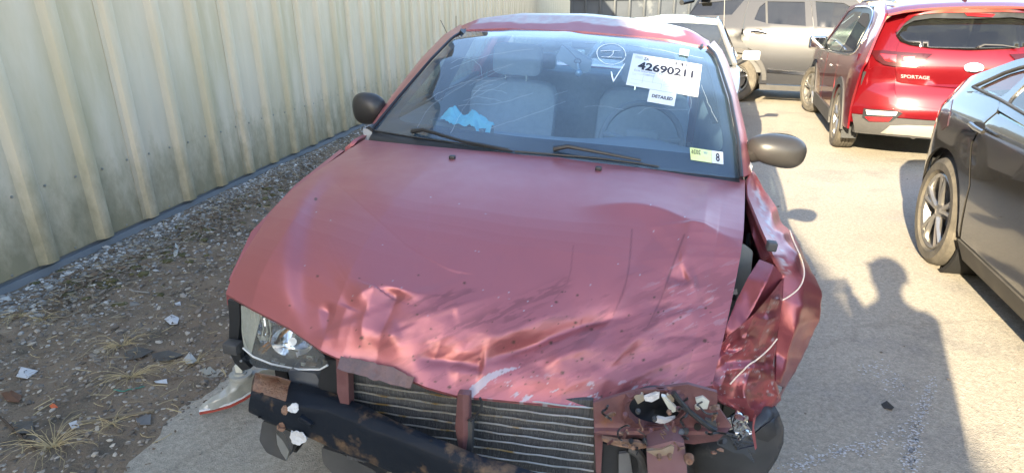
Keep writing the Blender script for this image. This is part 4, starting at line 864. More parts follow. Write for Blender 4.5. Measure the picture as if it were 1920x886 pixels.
for i in range(34):
    x, y = rh.uniform(488, 596), rh.uniform(598, 686)
    if y < 590+(x-500)*.62+8 or y > 688 or math.hypot(x-548, y-640) < 16: continue
    w_, h2_ = rh.uniform(3, 9), rh.uniform(2, 6); pxp('reflector_facet', [(x-w_, y-h2_), (x+w_, y-h2_*.2), (x+w_*.8, y+h2_), (x-w_*.9, y+h2_*.7)], lambda X_, Y_, i=i: hld(X_, Y_)+.010+.004*math.sin(X_*.3+i), [M_REFL, M_HAZE, MAT['lamp_bucket'], M_REFL][i % 4], lamp, off=(0, .003, 0), step=6)
mb = MB(); mb.tube([CAR.at(x, y, 1, hld(x, y)-.002) for x, y in [(456, 652), (475, 668), (510, 682), (560, 692), (600, 692), (614, 684)]], .003, 6); mb.build('lens_rim', mat('clear_plastic_edge', (.6, .63, .65), .15, coat=1), lamp)
pxp('lamp_bracket', [(427, 562), (448, 566), (450, 600), (446, 640), (452, 672), (470, 690), (455, 695), (440, 680), (428, 655), (430, 600)], lambda x, y: .345+.0008*(y-600)*.2, M_BLK, off=(0, .05, 0), step=8)
mb = MB(); mb.box((-.03, -.02, -.018), (.02, .02, .018), bev=.006, M=Matrix.Translation(Vector(CAR.at(440, 650, 1, .33)))); mb.build('bracket_plug', M_BLKD, car)
pxp('lamp_lower_mount', [(540, 694), (560, 694), (592, 700), (600, 716), (616, 730), (618, 745), (585, 735), (545, 722)], .19, mat('grey_mount', (.085, .09, .10), .5, c2=(.13, .135, .14), nscale=9), off=(0, .04, 0), step=7, rn=5)
# wing flange visible under the bonnet edge at the left
pxp('front_wing', [(424, 552), (430, 556), (452, 572), (448, 590), (436, 585), (426, 570)], .36, M_RED, off=(0, .3, 0), step=8)
fn = lambda v, z: np.array([-(.80+.03*min(1, (v-.3)/.5)-.02*abs(z-.6)/.4), v, z])
panel('front_wing', [(1.14, .25), (1.14, .90), (.80, .86), (.50, .80), (.36, .70), (.40, .62)]+[(q[0], q[1]) for q in arch(.95, .36, .28, PI, 0, 14)[3:]], fn, M_RED, car, off=(.02, 0, 0), step=.07)
sheet('front_wing', [[(-.79, 1.18, .90), (-.79, .80, .855), (-.785, .50, .78), (-.77, .37, .70)], [(-.745, 1.20, .915), (-.745, .80, .885), (-.73, .50, .83), (-.715, .30, .715)]], M_RED, car, off=(0, 0, -.006), nu=16, nv=5)
# ---- driver's side: crushed wing
rowsF = [Z([(1400, 336, .93), (1406, 326, .935), (1412, 318, .925)]), Z([(1402, 366, .93), (1424, 362, .925), (1441, 362, .895)]), Z([(1426, 424, .93), (1458, 424, .915), (1483, 432, .86)]), Z([(1450, 478, .90), (1490, 470, .885), (1519, 497, .80)]),
         Z([(1470, 515, .84), (1508, 520, .825), (1543, 546, .74)]), Z([(1468, 560, .78), (1504, 575, .76), (1537, 600, .66)]), Z([(1463, 612, .70), (1490, 625, .69), (1516, 648, .57)]), Z([(1456, 662, .62), (1474, 676, .60), (1491, 695, .50)]), Z([(1455, 712, .57), (1464, 718, .55), (1473, 722, .49)])]
rowsF = [np.vstack([r, r[-1]+(-.004, .02, -.05), r[-1]+(-.03, .06, -.30)]) for r in rowsF]
def crump(a1, a2, s1, s2, axis=0):
    def f(V, nv_, nu_):
        q = CAR.px(V); w1 = NZ.ridge(q[:, 0]/s1, q[:, 1]/s1, 2)-.3; w2 = NZ2.fbm(q[:, 0]/s2, q[:, 1]/s2)-.5
        i = np.arange(len(V)); uu = (i % nu_)/(nu_-1); vv_ = (i//nu_)/(nv_-1); e = np.minimum(1, np.minimum(np.minimum(uu, 1-uu), np.minimum(vv_, 1-vv_))*8)
        dd = (a1*w1+a2*w2)*e; return V+np.stack([dd*.3, -dd*.5, dd*.8], 1)
    return f
WF_ = mesh
o = sheet('front_wing', rowsF, M_REDW, car, off=(-.004, .0, -.008), nu=60, nv=90, disp=crump(.010, .016, 46, 70), flip=False, sharp=45, label='crushed front wing bent outward')
q = CAR.px(np.array([tuple(v.co) for v in o.data.vertices])); W_ = np.zeros((len(q), 3)); W_[:, 0] = sstep(NZ.fbm(q[:, 0]/30, q[:, 1]/60), .52, .6)*.5
d, _, _ = pldist(q[:, 0], q[:, 1], [(1415, 345), (1440, 420), (1462, 470), (1475, 505)]); W_[:, 1] = np.exp(-(d/8)**2)*sstep(NZ2.fbm(q[:, 0]/9, q[:, 1]/9), .48, .55)*.8; setwear(o, W_)
# inner rail of the wing
sheet('wing_rail', [Z([(1398, 345, .925), (1424, 426, .925), (1449, 480, .895), (1469, 516, .835)]), Z([(1399, 360, .905), (1412, 420, .90), (1436, 484, .875), (1455, 522, .815)]), Z([(1399, 392, .885), (1411, 440, .885), (1428, 486, .86), (1440, 520, .80)])], M_REDW, car, off=(0, 0, -.006), nu=40, nv=10, flip=True)
sheet('inner_apron', [Z([(1424, 486, .865), (1402, 520, .835), (1380, 565, .78), (1361, 612, .73), (1341, 660, .66)]), Z([(1450, 496, .875), (1436, 530, .845), (1412, 580, .78), (1385, 625, .725), (1350, 668, .66)]), Z([(1469, 517, .835), (1448, 548, .81), (1420, 592, .755), (1392, 630, .71), (1352, 674, .655)])], M_REDW, car, off=(0, 0, -.006), nu=40, nv=20, disp=crump(.006, .010, 30, 50))
o = sheet('crumpled_wing_front', [Z([(1469, 520, .835), (1468, 560, .78), (1458, 620, .70), (1450, 680, .61), (1457, 720, .55), (1465, 748, .50)]), Z([(1445, 552, .83), (1440, 600, .76), (1430, 640, .70), (1425, 690, .62), (1430, 740, .54), (1440, 772, .48)]),
      Z([(1412, 590, .79), (1405, 625, .74), (1390, 660, .68), (1388, 700, .62), (1398, 750, .55), (1414, 795, .47)]), Z([(1370, 625, .73), (1358, 655, .69), (1345, 690, .64), (1340, 715, .61), (1345, 735, .58), (1395, 772, .51)]), Z([(1352, 645, .70), (1335, 680, .66), (1320, 705, .63), (1310, 722, .61), (1304, 738, .59), (1330, 742, .58)])],
      M_REDW, car, off=(0, .004, -.008), nu=90, nv=100, disp=crump(.034, .04, 62, 95), sharp=30, label='torn and folded front corner of the wing')
q = CAR.px(np.array([tuple(v.co) for v in o.data.vertices])); W_ = np.zeros((len(q), 3)); W_[:, 0] = sstep(NZ.fbm(q[:, 0]/40, q[:, 1]/16), .48, .56)*.6; W_[:, 1] = sstep(NZ2.fbm(q[:, 0]/9, q[:, 1]/4, 5), .68, .72)*.6; W_[:, 2] = sstep(NZ.fbm(q[:, 0]/14+9, q[:, 1]/9, 5), .66, .70)*.6; setwear(o, W_)
CRB = BVHTree.FromPolygons([tuple(v.co) for v in o.data.vertices], [tuple(p.vertices) for p in o.data.polygons])
wo = [x for x in car.children if x.name.startswith('front_wing')][-1]
WGB = BVHTree.FromPolygons([tuple(v.co) for v in wo.data.vertices], [tuple(p.vertices) for p in wo.data.polygons])
M_PIN = mat('pinstripe', (.72, .58, .46), .5)
for bv, P in ((WGB, [(1475, 416), (1486, 452), (1500, 480), (1508, 510), (1503, 532), (1490, 548), (1467, 562)]), (CRB, [(1456, 634), (1440, 655), (1415, 675), (1390, 695), (1368, 719)])):
    Q = [cast(bv, *p, .002) for p in resample(smoothline(P, 3), 30)]; Q = [p for p in Q if p is not None]
    if len(Q) > 3: mb = MB(); mb.tube(Q, .0022, 5); mb.build('pinstripe', M_PIN, car)
# engine bay seen through the gap
pxp('battery_case', [(1368, 470), (1392, 455), (1412, 470), (1405, 540), (1380, 600), (1358, 640), (1350, 600), (1362, 540)], .66, mat('grey_blue_plastic', (.10, .125, .14), .5, c2=(.15, .17, .18), nscale=12), off=(0, .1, -.05), step=10, rn=6)
pxp('battery_label', [(1369, 545), (1382, 541), (1383, 551), (1371, 555)], .645, mat('white_label', (.6, .62, .62), .6), off=(0, .002, 0), step=6)
mb = MB(); V, F = cushion((-.013, -.013, -.014), (.013, .013, .012), .1); c = CAR.at(1447, 460, 2, .935); mb.add([(v[0]+c[0], v[1]+c[1], v[2]+c[2]) for v in V], F); mb.build('bonnet_buffer', M_BLKD, car)
mb = MB(); mb.tube([CAR.at(x, y, 2, z) for x, y, z in [(1405, 440, .83), (1400, 480, .80), (1385, 520, .76), (1375, 560, .72)]], .008, 7); mb.build('hose', M_BLK, car)
pxp('paper_scrap', [(1372, 613), (1381, 606), (1384, 612), (1376, 622)], .52, M_FOAM, off=(0, .002, 0), step=4)
# ---- driver's side: bare front structure under the bonnet
hole = ell(1228, 766, 49, 30, 24, .08)
sp_ = pxp('headlamp_panel', [(1112, 755), (1180, 735), (1290, 720), (1345, 735), (1345, 760), (1372, 800), (1345, 826), (1300, 832), (1250, 826), (1232, 842), (1212, 840), (1208, 822), (1190, 820), (1150, 828), (1130, 826), (1126, 900), (1118, 900)],
          lambda x, y: .17+.03*math.sin((x-1110)/60.)*.4-.018*math.exp(-((y-812)/9.)**2)-.02*math.exp(-((math.hypot((x-1228)/49., (y-766)/30.)-1.15)/.12)**2), M_MAROON, holes=[hole], off=(0, .010, 0), step=7)
pxp('lamp_cavity', ell(1228, 768, 60, 42, 24), lambda x, y: .205+.05*(1-min(1, math.hypot((x-1228)/58., (y-768)/40.))), mat('cavity_black', (.015, .018, .022), .35, c2=(.03, .036, .045), nscale=8), off=(0, .01, 0), step=9)
M_GOLD = mat('broken_gilt', (.55, .42, .24), .3, .7, c2=(.5, .5, .48), nscale=40)
for i, (q, m_, v) in enumerate((([(1225, 790), (1233, 783), (1248, 786), (1266, 783), (1262, 793), (1245, 795)], M_FOAM, .175), ([(1207, 745), (1222, 740), (1237, 735), (1236, 746), (1222, 753), (1210, 751)], M_FOAM, .165), ([(1188, 742), (1205, 738), (1208, 750), (1196, 757)], M_GOLD, .165),
      ([(1240, 742), (1248, 744), (1270, 768), (1262, 773), (1255, 768)], mat('clear_shard', (.55, .56, .5), .2, coat=1), .155), ([(1250, 741), (1262, 740), (1264, 752), (1254, 755)], M_GOLD, .16))):
    pxp('broken_lamp_shard', q, v, m_, sp_, off=(0, .008, .002), step=5)
for (x, y, r_) in ((1308, 800, 7),): pxp('panel_hole', ell(x, y, r_, r_*.9, 12), .146, M_DARK, sp_, off=(0, .004, 0), step=4)
pxp('panel_hole', ell(1171, 813, 2, 5, 8), .15, M_DARK, sp_, off=(0, .004, 0), step=4); 
for (x, y) in ((1285, 808),): mb = MB(); mb.lathe([(-.004, .001), (-.004, .007), (.004, .009)], 10, 'y', c=tuple(CAR.at(x, y, 1, .148))); mb.build('bolt', M_BLKD, sp_)
pxp('frame_rail', [(1212, 838), (1262, 825), (1282, 830), (1290, 900), (1215, 900)], lambda x, y: .12-.010*math.sin(min(1, max(0, (x-1212)/70.))*PI), mat('rail_maroon', (.15, .075, .085), .55, c2=(.20, .12, .13), nscale=8), off=(0, .06, 0), step=8)
pxp('rail_bracket', [(1212, 845), (1232, 856), (1262, 850), (1264, 838), (1258, 834), (1240, 842)], .105, mat('zinc_rust', (.34, .30, .25), .5, .4, c2=(.28, .17, .09), nscale=14), off=(0, .01, 0), step=6)
for (x, y, r_) in ((1236, 856, 3.2), (1256, 855, 3.2), (1292, 861, 7)):
    mb = MB(); c = CAR.at(x, y, 1, .098); mb.lathe([(-.008, .0005), (-.008, r_*.0012), (.0, r_*.0017), (.01, r_*.0017)], 12, 'y', c=tuple(c)); fixn(mb.build('bolt', M_RUST, car))
mb = MB(); mb.tube([CAR.at(x, y, 1, .125) for x, y in smoothline([(1262, 735), (1275, 752), (1292, 770), (1315, 788), (1330, 800), (1342, 806)])], .0065, 7); mb.build('cable', M_BLK, car)
pxp('dark_flap', [(1322, 785), (1342, 790), (1346, 806), (1330, 806)], .13, M_BLKD, off=(0, .008, 0), step=6)
pxp('reflector_stub', [(1304, 748), (1318, 743), (1330, 752), (1326, 766), (1310, 766)], .16, mat('clear_shard', (.5, .5, .5), .2), off=(0, .02, 0), step=6)
pxp('rusty_seam', [(1128, 820), (1160, 826), (1195, 828), (1220, 838), (1190, 842), (1150, 834), (1130, 826)], .14, M_RUST, off=(0, .01, 0), step=7)
pxp('lower_duct', [(1126, 830), (1180, 840), (1205, 850), (1206, 905), (1124, 905)], .20, M_BLK, off=(0, .04, 0), step=9)
pxp('duct_window', [(1160, 850), (1180, 848), (1186, 890), (1160, 895)], .185, mat('grey_mount', (.1, .1, .1), .5), off=(0, .01, 0), step=9)
mb = MB(); mb.tube([CAR.at(x, y, 1, .165) for x, y in smoothline([(1178, 838), (1200, 850), (1206, 870), (1200, 905)])], .012, 8); mb.build('hose', M_BLKD, car)
for i, (x, y, r_) in enumerate(((1161, 825, .008), (1172, 834, .009), (1188, 838, .009), (1350, 842, .010), (1338, 848, .008), (1275, 846, .007))):
    mb = MB(); V, F = protos[i]; c = CAR.at(x, y, 1, .125); mb.add([(v[0]*r_+c[0], v[1]*r_+c[1], v[2]*r_+c[2]) for v in V], F); mb.build('rust_lump', M_RUST, car)
# black bracket with ribs and the chrome shard beside it
pxp('plastic_bracket', [(1343, 776), (1356, 778), (1357, 800), (1384, 842), (1415, 835), (1417, 850), (1402, 842), (1415, 868), (1408, 862), (1395, 850), (1377, 848), (1345, 833)], .225, mat('grey_black_plastic', (.045, .052, .062), .45), off=(0, .012, 0), step=6)
for P in ([(1357, 800), (1382, 838)], [(1382, 838), (1414, 830)], [(1372, 822), (1414, 830)], [(1372, 822), (1398, 836)], [(1380, 836), (1398, 822)], [(1368, 816), (1412, 822)]):
    mb = MB(); mb.tube([CAR.at(x, y, 1, .218) for x, y in P], .0022, 5); mb.build('bracket_rib', MAT['grey_black_plastic'], car)
for i, (q, v) in enumerate((([(1371, 780), (1383, 771), (1392, 778), (1400, 795), (1411, 812), (1384, 826), (1376, 805)], .20), ([(1385, 776), (1398, 784), (1404, 792), (1396, 796)], .19), ([(1357, 788), (1370, 784), (1374, 804), (1364, 806)], .215))):
    pxp('chrome_shard', q, lambda x, y, v=v: v+.004*math.sin(x*.5+y*.3), M_REFL if i < 2 else mat('ivory_plastic', (.5, .5, .44), .4), off=(0, .006, 0), step=6)
pxp('torn_strip', [(1412, 783), (1418, 776), (1414, 800), (1419, 838), (1416, 843), (1410, 815)], .20, M_RED, off=(0, .004, 0), step=6)
# black moulded lower corner
def blob(x, y):
    a = (x-1385)/95.; b_ = (y-840)/85.; return .44-.09*math.sqrt(max(0, 1-min(1, a*a+b_*b_*.8)))
pxp('lower_bumper_corner', [(1290, 842), (1320, 838), (1350, 842), (1385, 830), (1420, 800), (1448, 772), (1460, 772), (1470, 800), (1469, 830), (1457, 860), (1440, 886), (1425, 910), (1285, 910)], blob, mat('scuffed_black', (.020, .021, .023), .38, c2=(.05, .052, .055), nscale=7, c3=(.10, .10, .10), n3=6, t3=(.6, .7)), off=(-.02, .10, 0), step=8, sharp=0)
pxp('corner_pocket', [(1415, 812), (1432, 798), (1455, 783), (1456, 815), (1440, 828), (1420, 822)], lambda x, y: blob(x, y)-.006, M_BLK, off=(0, .004, 0), step=7)

# tangle of bent strips, wires and clips around the missing lamp
r3 = random.Random(21); MT = [M_MAROON, M_RUST, M_BLK, M_BLKD, M_GOLD, M_MAROON, MAT['grey_mount']]
for i in range(26):
    x, y = r3.uniform(1125, 1400), r3.uniform(742, 850)
    if math.hypot((x-1228)/52., (y-766)/32.) < 1 or (x > 1345 and y < 780): continue
    a = r3.uniform(0, PI); l = r3.uniform(8, 22); v = .115+r3.uniform(-.01, .02)+(.06 if x > 1340 else 0); w_ = r3.uniform(2, 5); dx, dy = math.cos(a), math.sin(a)*.8
    pxp('bent_strip', [(x-dx*l/2-dy*w_, y-dy*l/2+dx*w_), (x-dy*w_*.3, y+dx*w_*1.2), (x+dx*l/2-dy*w_*.4, y+dy*l/2+dx*w_*.4), (x+dx*l/2+dy*w_*.6, y+dy*l/2-dx*w_*.5), (x+dy*w_*1.1, y-dx*w_), (x-dx*l/2+dy*w_*.5, y-dy*l/2-dx*w_*.6)],
        lambda X_, Y_, v=v, i=i: v+.008*math.sin(X_*.25+i)+.006*math.sin(Y_*.3), MT[i % 7], off=(0, .004, 0), step=5)
for i in range(12):
    x, y = r3.uniform(1130, 1390), r3.uniform(745, 830); P = [(x, y)]
    for k in range(4): P.append((P[-1][0]+r3.uniform(-18, 22), P[-1][1]+r3.uniform(-6, 16)))
    mb = MB(); mb.tube([CAR.at(px_[0], px_[1], 1, .112+.006*math.sin(i+k_)+(.06 if x > 1330 else 0)) for k_, px_ in enumerate(smoothline(P))], r3.choice([.0015, .0022, .003]), 5); mb.build('wire', [M_BLK, M_RUST, M_BLKD][i % 3], car)
for i in range(9):
    x, y = r3.uniform(1128, 1340), r3.uniform(750, 830); c = CAR.at(x, y, 1, .125); mb = MB(); mb.lathe([(-.006, .0005), (-.006, .004), (-.002, .006), (.004, .006)], 8, 'y', c=tuple(c)); fixn(mb.build('bolt', MT[i % 5], car))

# ============================================================= THINGS ON THE CAR
M_PAPER = mat('white_paper', (.56, .60, .63), .7); M_INK = mat('black_ink', (.015, .016, .03), .8); M_INKL = mat('grey_ink', (.22, .25, .30), .8)
def glasspt(x, y, off):
    p = cast(WB, x, y, off); return np.array(CAR.M @ np.array(p)+CAR.O)
def bil(q, a, b_):      # q: top-left, top-right, bottom-right, bottom-left; a to the right, b downwards
    return (1-a)*(1-b_)*np.array(q[0])+a*(1-b_)*np.array(q[1])+a*b_*np.array(q[2])+(1-a)*b_*np.array(q[3])
CARN = np.array(CAR.M @ np.array([0, -.5, .86]))
def pxb(q, a, b_): return (1-a)*(1-b_)*np.array(q[0], float)+a*(1-b_)*np.array(q[1], float)+a*b_*np.array(q[2], float)+(1-a)*b_*np.array(q[3], float)
def gl(P, a, b_, e=0.): x, y = pxb(P[0], a, b_); return glasspt(x, y, P[1]+e)
def note(name, q, m, label, cat, parent=None, off=.0025):
    P = (q, off); n = CARN/np.linalg.norm(CARN)
    V = [gl(P, a, b_) for b_ in np.linspace(0, 1, 5) for a in np.linspace(0, 1, 9)]; V, F = thick(V, gridF(5, 9, True), -n*.0006)
    o = mesh(name, V, F, m, parent, smooth=False)
    if label: tag(o, label, cat)
    return o, P, n
def write(par, P, n, s_, a0, a1, b0, b1, m, bold=0., name='lettering', mir=False):
    V, F, _ = text2d(s_, bold)
    if mir: V = V*(-1, 1)+(1, 0); F = [f[::-1] for f in F]
    W_ = [gl(P, a0+(a1-a0)*x, b1+(b0-b1)*y, .0009) for x, y in V]; return mesh(name, W_, F, m, par, smooth=False)
def line(par, P, n, pts, w, m, name='printed_rule'):
    mb = MB()
    for (a0, b0, a1, b1) in pts:
        A, B = gl(P, a0, b0, .0009), gl(P, a1, b1, .0009); d = B-A; d /= np.linalg.norm(d); sdv = np.cross(n, d)*w; mb.add([A-sdv, B-sdv, B+sdv, A+sdv], [(0, 1, 2, 3)])
    return mb.build(name, m, par, smooth=False)
pap, P, n = note('paper_notice', [(1187, 101), (1316, 122.5), (1308, 183), (1173.5, 160)], M_PAPER, 'large white lot number sheet stuck on the wrecked car windscreen', 'paper')
write(pap, P, n, '42690211', .105, .895, .22, .47, M_INK, .035)
write(pap, P, n, 'Erie Insurance - Parkersburg', .07, .68, .475, .555, M_INKL, 0.0); write(pap, P, n, 'COROLLA', .52, .68, .565, .61, M_INKL); write(pap, P, n, 'CO0071518', .20, .36, .575, .615, M_INKL); write(pap, P, n, 'ZA', .17, .24, .07, .16, M_INK, .01)
for i in range(26):
    a = .62+i*.0088; 
    if rnd.random() < .8: line(pap, P, n, [(a, .055, a, .15)], .0006+rnd.random()*.0007, M_INK, 'barcode_bar')
line(pap, P, n, [(.05+i*.009, .06, .05+i*.009, .14) for i in range(0, 11, 2)], .0008, M_INKL, 'stamp_code')
line(pap, P, n, [(.05, .66, .97, .66), (.05, .80, .48, .80), (.05, .92, .97, .92), (.48, .62, .48, .96), (.21, .66, .21, .88), (.35, .62, .35, .80), (.85, .66, .85, .90), (.05, .62, .35, .62)], .0004, M_INKL)
line(pap, P, n, [(.50, .67+i*.045, .50+rnd.uniform(.1, .3), .67+i*.045) for i in range(5)], .0006, M_INKL, 'printed_rule')
det, P, n = note('paper_label', [(1218, 168), (1268, 176.5), (1264, 200), (1213, 191)], M_PAPER, 'small white label reading DETAILED just below the large number sheet', 'label', off=.002)
write(det, P, n, 'DETAILED', .13, .90, .36, .62, M_INK, .03)
note('tape_piece', [(1274.5, 93), (1292, 96), (1290.5, 108), (1272.5, 104.5)], mat('pale_tape', (.42, .60, .66), .6), 'small pale blue tape square above the number sheet at the windscreen top', 'tape', off=.006)
stk, P, n = note('registration_sticker', [(1293, 277), (1334, 283), (1334, 306), (1295, 300)], mat('sticker_green', (.55, .66, .12), .5, c2=(.62, .70, .50), nscale=9), 'green and white year sticker low in the windscreen corner', 'sticker')
write(stk, P, n, '2026', .05, .48, .12, .50, M_INK, .015, mir=True); write(stk, P, n, 'WV', .62, .80, .18, .40, mat('ink_blue', (.08, .2, .35), .7), .01)
st2, P2, n2 = note('sticker_month', [(1334.2, 283), (1355, 286), (1356, 309), (1334.5, 306)], M_PAPER, None, None, parent=stk, off=.003); write(st2, P2, n2, '8', .34, .68, .16, .84, M_INK, .02)
# chalk writing on the glass
M_CHALK = mat('chalk', (.80, .86, .9), .8)
def chalk(P, r_=.0022):
    Q = [cast(WB, x, y, .003) for x, y in P]; Q = [q for q in Q if q is not None]; mb = MB(); mb.tube(Q, r_, 5, flat=.4); return mb.build('chalk_mark', M_CHALK, car)
chalk([(1146+27*math.cos(a)*(1+.05*math.sin(2*a)), 102.5+19.5*math.sin(a)) for a in np.linspace(.4, 2*PI+.25, 40)], .0017)
chalk([(1126, 97), (1145, 96), (1163, 97)]); chalk([(1150, 97), (1149.5, 102), (1146, 106), (1140, 109)], .0016); chalk([(1127, 108), (1146, 108.5), (1166, 109)])
chalk([(1146, 136), (1148, 146), (1150, 154)], .003); chalk([(1150, 154), (1160, 138), (1171, 121)], .0022)
# suction ring and glass ball hanging inside
rg = np.array(CAR.at(1083, 115, 1, 1.97)); c2 = np.array(CAR.at(1085, 137, 1, 1.96)); MW = CAR.mat()
orn = thing('hanging_mount', 'black ring and clear glass ball hanging in front of the inner mirror', 'ornament', M=MW)
mb = MB(); mb.tube([rg+np.array([.016*math.cos(a), .002, .010*math.sin(a)]) for a in np.linspace(0, 2*PI, 24)], .0028, 6, cap=False); mb.build('ring', M_BLK, orn)
mb = MB(); mb.tube([rg+(0, 0, -.01), c2+(0, 0, .014)], .006, 7); mb.build('stem', mat('clear_stem', (.35, .4, .45), .2), orn)
bm = bmesh.new(); bmesh.ops.create_uvsphere(bm, u_segments=20, v_segments=14, radius=.019); V = [v.co+Vector(c2) for v in bm.verts]; F = [tuple(v.index for v in f.verts) for f in bm.faces]; bm.free()
mb = MB(); mb.add(V, F); mb.build('glass_ball', mat('ball_glass', (.30, .38, .45), .08, coat=1., metal=.3), orn)
mb = MB(); mb.tube([CAR.at(x, y, 1, 1.99) for x, y in smoothline([(1040, 78), (1058, 86), (1072, 100), (1080, 109)])], .0014, 5); mb.build('cord', M_BLK, orn)
# box and turquoise cloth on the dashboard
bx = thing('grey_box', 'plain grey box lying on the dashboard under the turquoise cloth', 'box', M=MW)
q = [CAR.at(x, y, 2, .972) for x, y in ((806, 224), (850, 222), (912, 236), (904, 243))]
mb = MB(); T = [CAR.at(805, 225, 2, .975), CAR.at(905, 243, 2, .975)]; d = T[1]-T[0]; bk = np.array([-d[1], d[0], 0]); bk = bk/np.linalg.norm(bk)*.09*np.sign(bk[1] or 1)
mb.add([T[0]-(0, 0, .045), T[1]-(0, 0, .045), T[1]+bk-(0, 0, .045), T[0]+bk-(0, 0, .045), T[0], T[1], T[1]+bk, T[0]+bk], [(3, 2, 1, 0), (4, 5, 6, 7), (0, 1, 5, 4), (1, 2, 6, 5), (2, 3, 7, 6), (3, 0, 4, 7)]); mb.build('carton', mat('grey_card', (.16, .165, .16), .8), bx, smooth=False)
M_CLOTH = mat('turquoise_cloth', (.16, .50, .56), .85, c2=(.22, .60, .64), nscale=20)
nn = 44; gx, gy = np.meshgrid(np.linspace(-1, 1, nn), np.linspace(-1, 1, nn)); rr_ = np.hypot(gx, gy*1.0)
c0 = T[0]+(T[1]-T[0])*.62+bk*.35; ex = d/np.linalg.norm(d); ey = bk/np.linalg.norm(bk)
hgt = .035*np.exp(-((gx+.55)/.28)**2-(gy/.6)**2)+.030*np.exp(-((gx-.35)/.4)**2-(gy/.7)**2)+.018*NZ.ridge(gx*3+5, gy*3+2, 3)*(1-rr_*.5)+.004; out_ = rr_ > 1.0+.15*NZ2(gx*3+3, gy*3+9)
hgt -= .05*sstep(gx, .55, .95)*sstep(-gy, -.2, .4); Vc = c0+ex*(gx[..., None]*.125)+ey*(gy[..., None]*.075)+np.array([0, 0, 1])*hgt[..., None]*1.5
F = [f for f in gridF(nn, nn) if not out_.reshape(-1)[list(f)].any()]; V, F = thick(Vc.reshape(-1, 3), F, (0, 0, -.001))
cl = mesh('crumpled_cloth', V, F, M_CLOTH, None, sharp=0); cl.matrix_world = MW; tag(cl, 'crumpled turquoise cloth lying on the dashboard behind the cracked glass', 'cloth')
# ============================================================= OTHER VEHICLES
def paint(name, c, rough=.28, metal=.45, coat=1., c2=None): 
    m = mat(name, c, rough, metal, coat, c2=c2 or tuple(x*1.08 for x in c), nscale=3); m.node_tree.nodes['Principled BSDF'].inputs['Coat Roughness'].default_value = .04; return m
M_CHROME = mat('chrome', (.7, .7, .7), .12, 1.); M_CLAD = mat('grey_cladding', (.045, .045, .045), .7, c2=(.065, .062, .06), nscale=5); M_GREYP = mat('silver_plastic', (.22, .21, .19), .5)
M_GL = dusty_glass('tinted_glass', (.14, .155, .15), .015, (.5, .5, .48), .02, 2, 1.6); M_GLC = dusty_glass('clear_glass', (.70, .76, .74), .05, (.5, .5, .5), .02, 2, 1.55)
M_INT = mat('cabin_grey', (.10, .10, .10), .85); M_INTB = mat('cabin_beige', (.30, .27, .23), .85)
M_RLAMP = mat('red_lamp', (.45, .012, .015), .12, coat=1.); M_WLAMP = mat('clear_lamp', (.75, .70, .66), .15, .3, coat=1.)
def tp(name, px, fr, ax, fn, m, parent, off, step=.06, holes=(), rn=0., v0=0., **kw):
    """plate traced in the photograph onto the curved face fn of a vehicle"""
    oth = [i for i in range(3) if i != ax]
    def loc(P): return [tuple(fr.on(x, y, lambda p: fn(p[oth[0]], p[oth[1]]), ax, v0)[oth]) for x, y in P]
    def full(a, b_): p = np.zeros(3); p[oth[0]] = a; p[oth[1]] = b_; p[ax] = fn(a, b_); return p
    L2 = loc(px); return panel(name, rounded(L2, rn) if rn else L2, full, m, parent, step=step, holes=[loc(h) for h in holes], off=off, **kw)
def seat_set(parent, spots, m, z=.55, hh=.55, w=.25):
    for (x, y, k) in spots:
        mb = MB(); V, F = cushion((x-w, y-.07, z), (x+w, y+.07, z+hh), .1); mb.add(lean(V, y, z, k), F); s_ = mb.build('seat_back', m, parent)
        mb = MB(); V, F = cushion((x-.12, y-.04, z+hh+.03), (x+.12, y+.04, z+hh+.2), .1); mb.add(lean(V, y, z, k), F); mb.build('headrest', m, s_)

TYRE = 'dusty_tyre'
# ------------------------------------------------------------- red SUV, seen from behind
RS = Frame((4.27, 5.78, -.06), yawM(.345))
red = thing('parked_suv', 'bright red SUV seen from behind with a crushed front wing and grey lower bumper', 'SUV', M=RS.mat())
P_RED = paint('bright_red_paint', (.16, .005, .009), .28, .5)
def rbx(z): return .925-.0*z if z < 1.0 else .925-(z-1.0)*.36
def Rr_(x, z):
    y = np.interp(z, [.30, .42, .60, .78, .86, 1.0, 1.10, 1.20, 1.50, 1.56, 1.63], [.10, .03, .0, .06, .13, .11, .13, .19, .40, .40, .62])
    return y+.30*(abs(x)/.93)**3.5
rfull = lambda x, z: np.array([x, Rr_(x, z), z])
def rt(name, px, m, par=None, lift=0., mirror=False, **kw):
    P = [RS.on(x, y, lambda p: Rr_(p[0], p[2]), 1, .1) for x, y in px]; L2 = [(p[0], p[2]) for p in P]
    if mirror: L2 = L2+[(-a, b_) for a, b_ in L2[::-1]]
    return panel(name, L2, lambda a, b_: rfull(a, b_)-np.array([0, lift, 0]), m, par or red, off=kw.pop('off', (0, .015, 0)), step=kw.pop('step', .06), **kw)
def loc2(px): return [tuple(RS.on(x, y, lambda p: Rr_(p[0], p[2]), 1, .1)[[0, 2]]) for x, y in px]
def half(px, lift, m, name, holes=(), **kw):
    L2 = loc2(px); L2 = [(min(a, 0), b_) for a, b_ in L2]; L2 = L2+[(-a, b_) for a, b_ in L2[::-1] if a < -.01]
    return panel(name, L2, lambda a, b_: rfull(a, b_)-np.array([0, lift, 0]), m, red, off=(0, .015, 0), step=.06, holes=holes, **kw)
gl_out = [(1810, 34), (1747, 33), (1712, 38), (1693, 48), (1682, 60), (1681, 68), (1688, 78), (1707, 85), (1748, 91), (1816, 94)]
gate_out = [(1816, 96), (1748, 93), (1707, 87), (1687, 80), (1681, 92), (1680, 127), (1681, 153), (1690, 156), (1818, 166)]
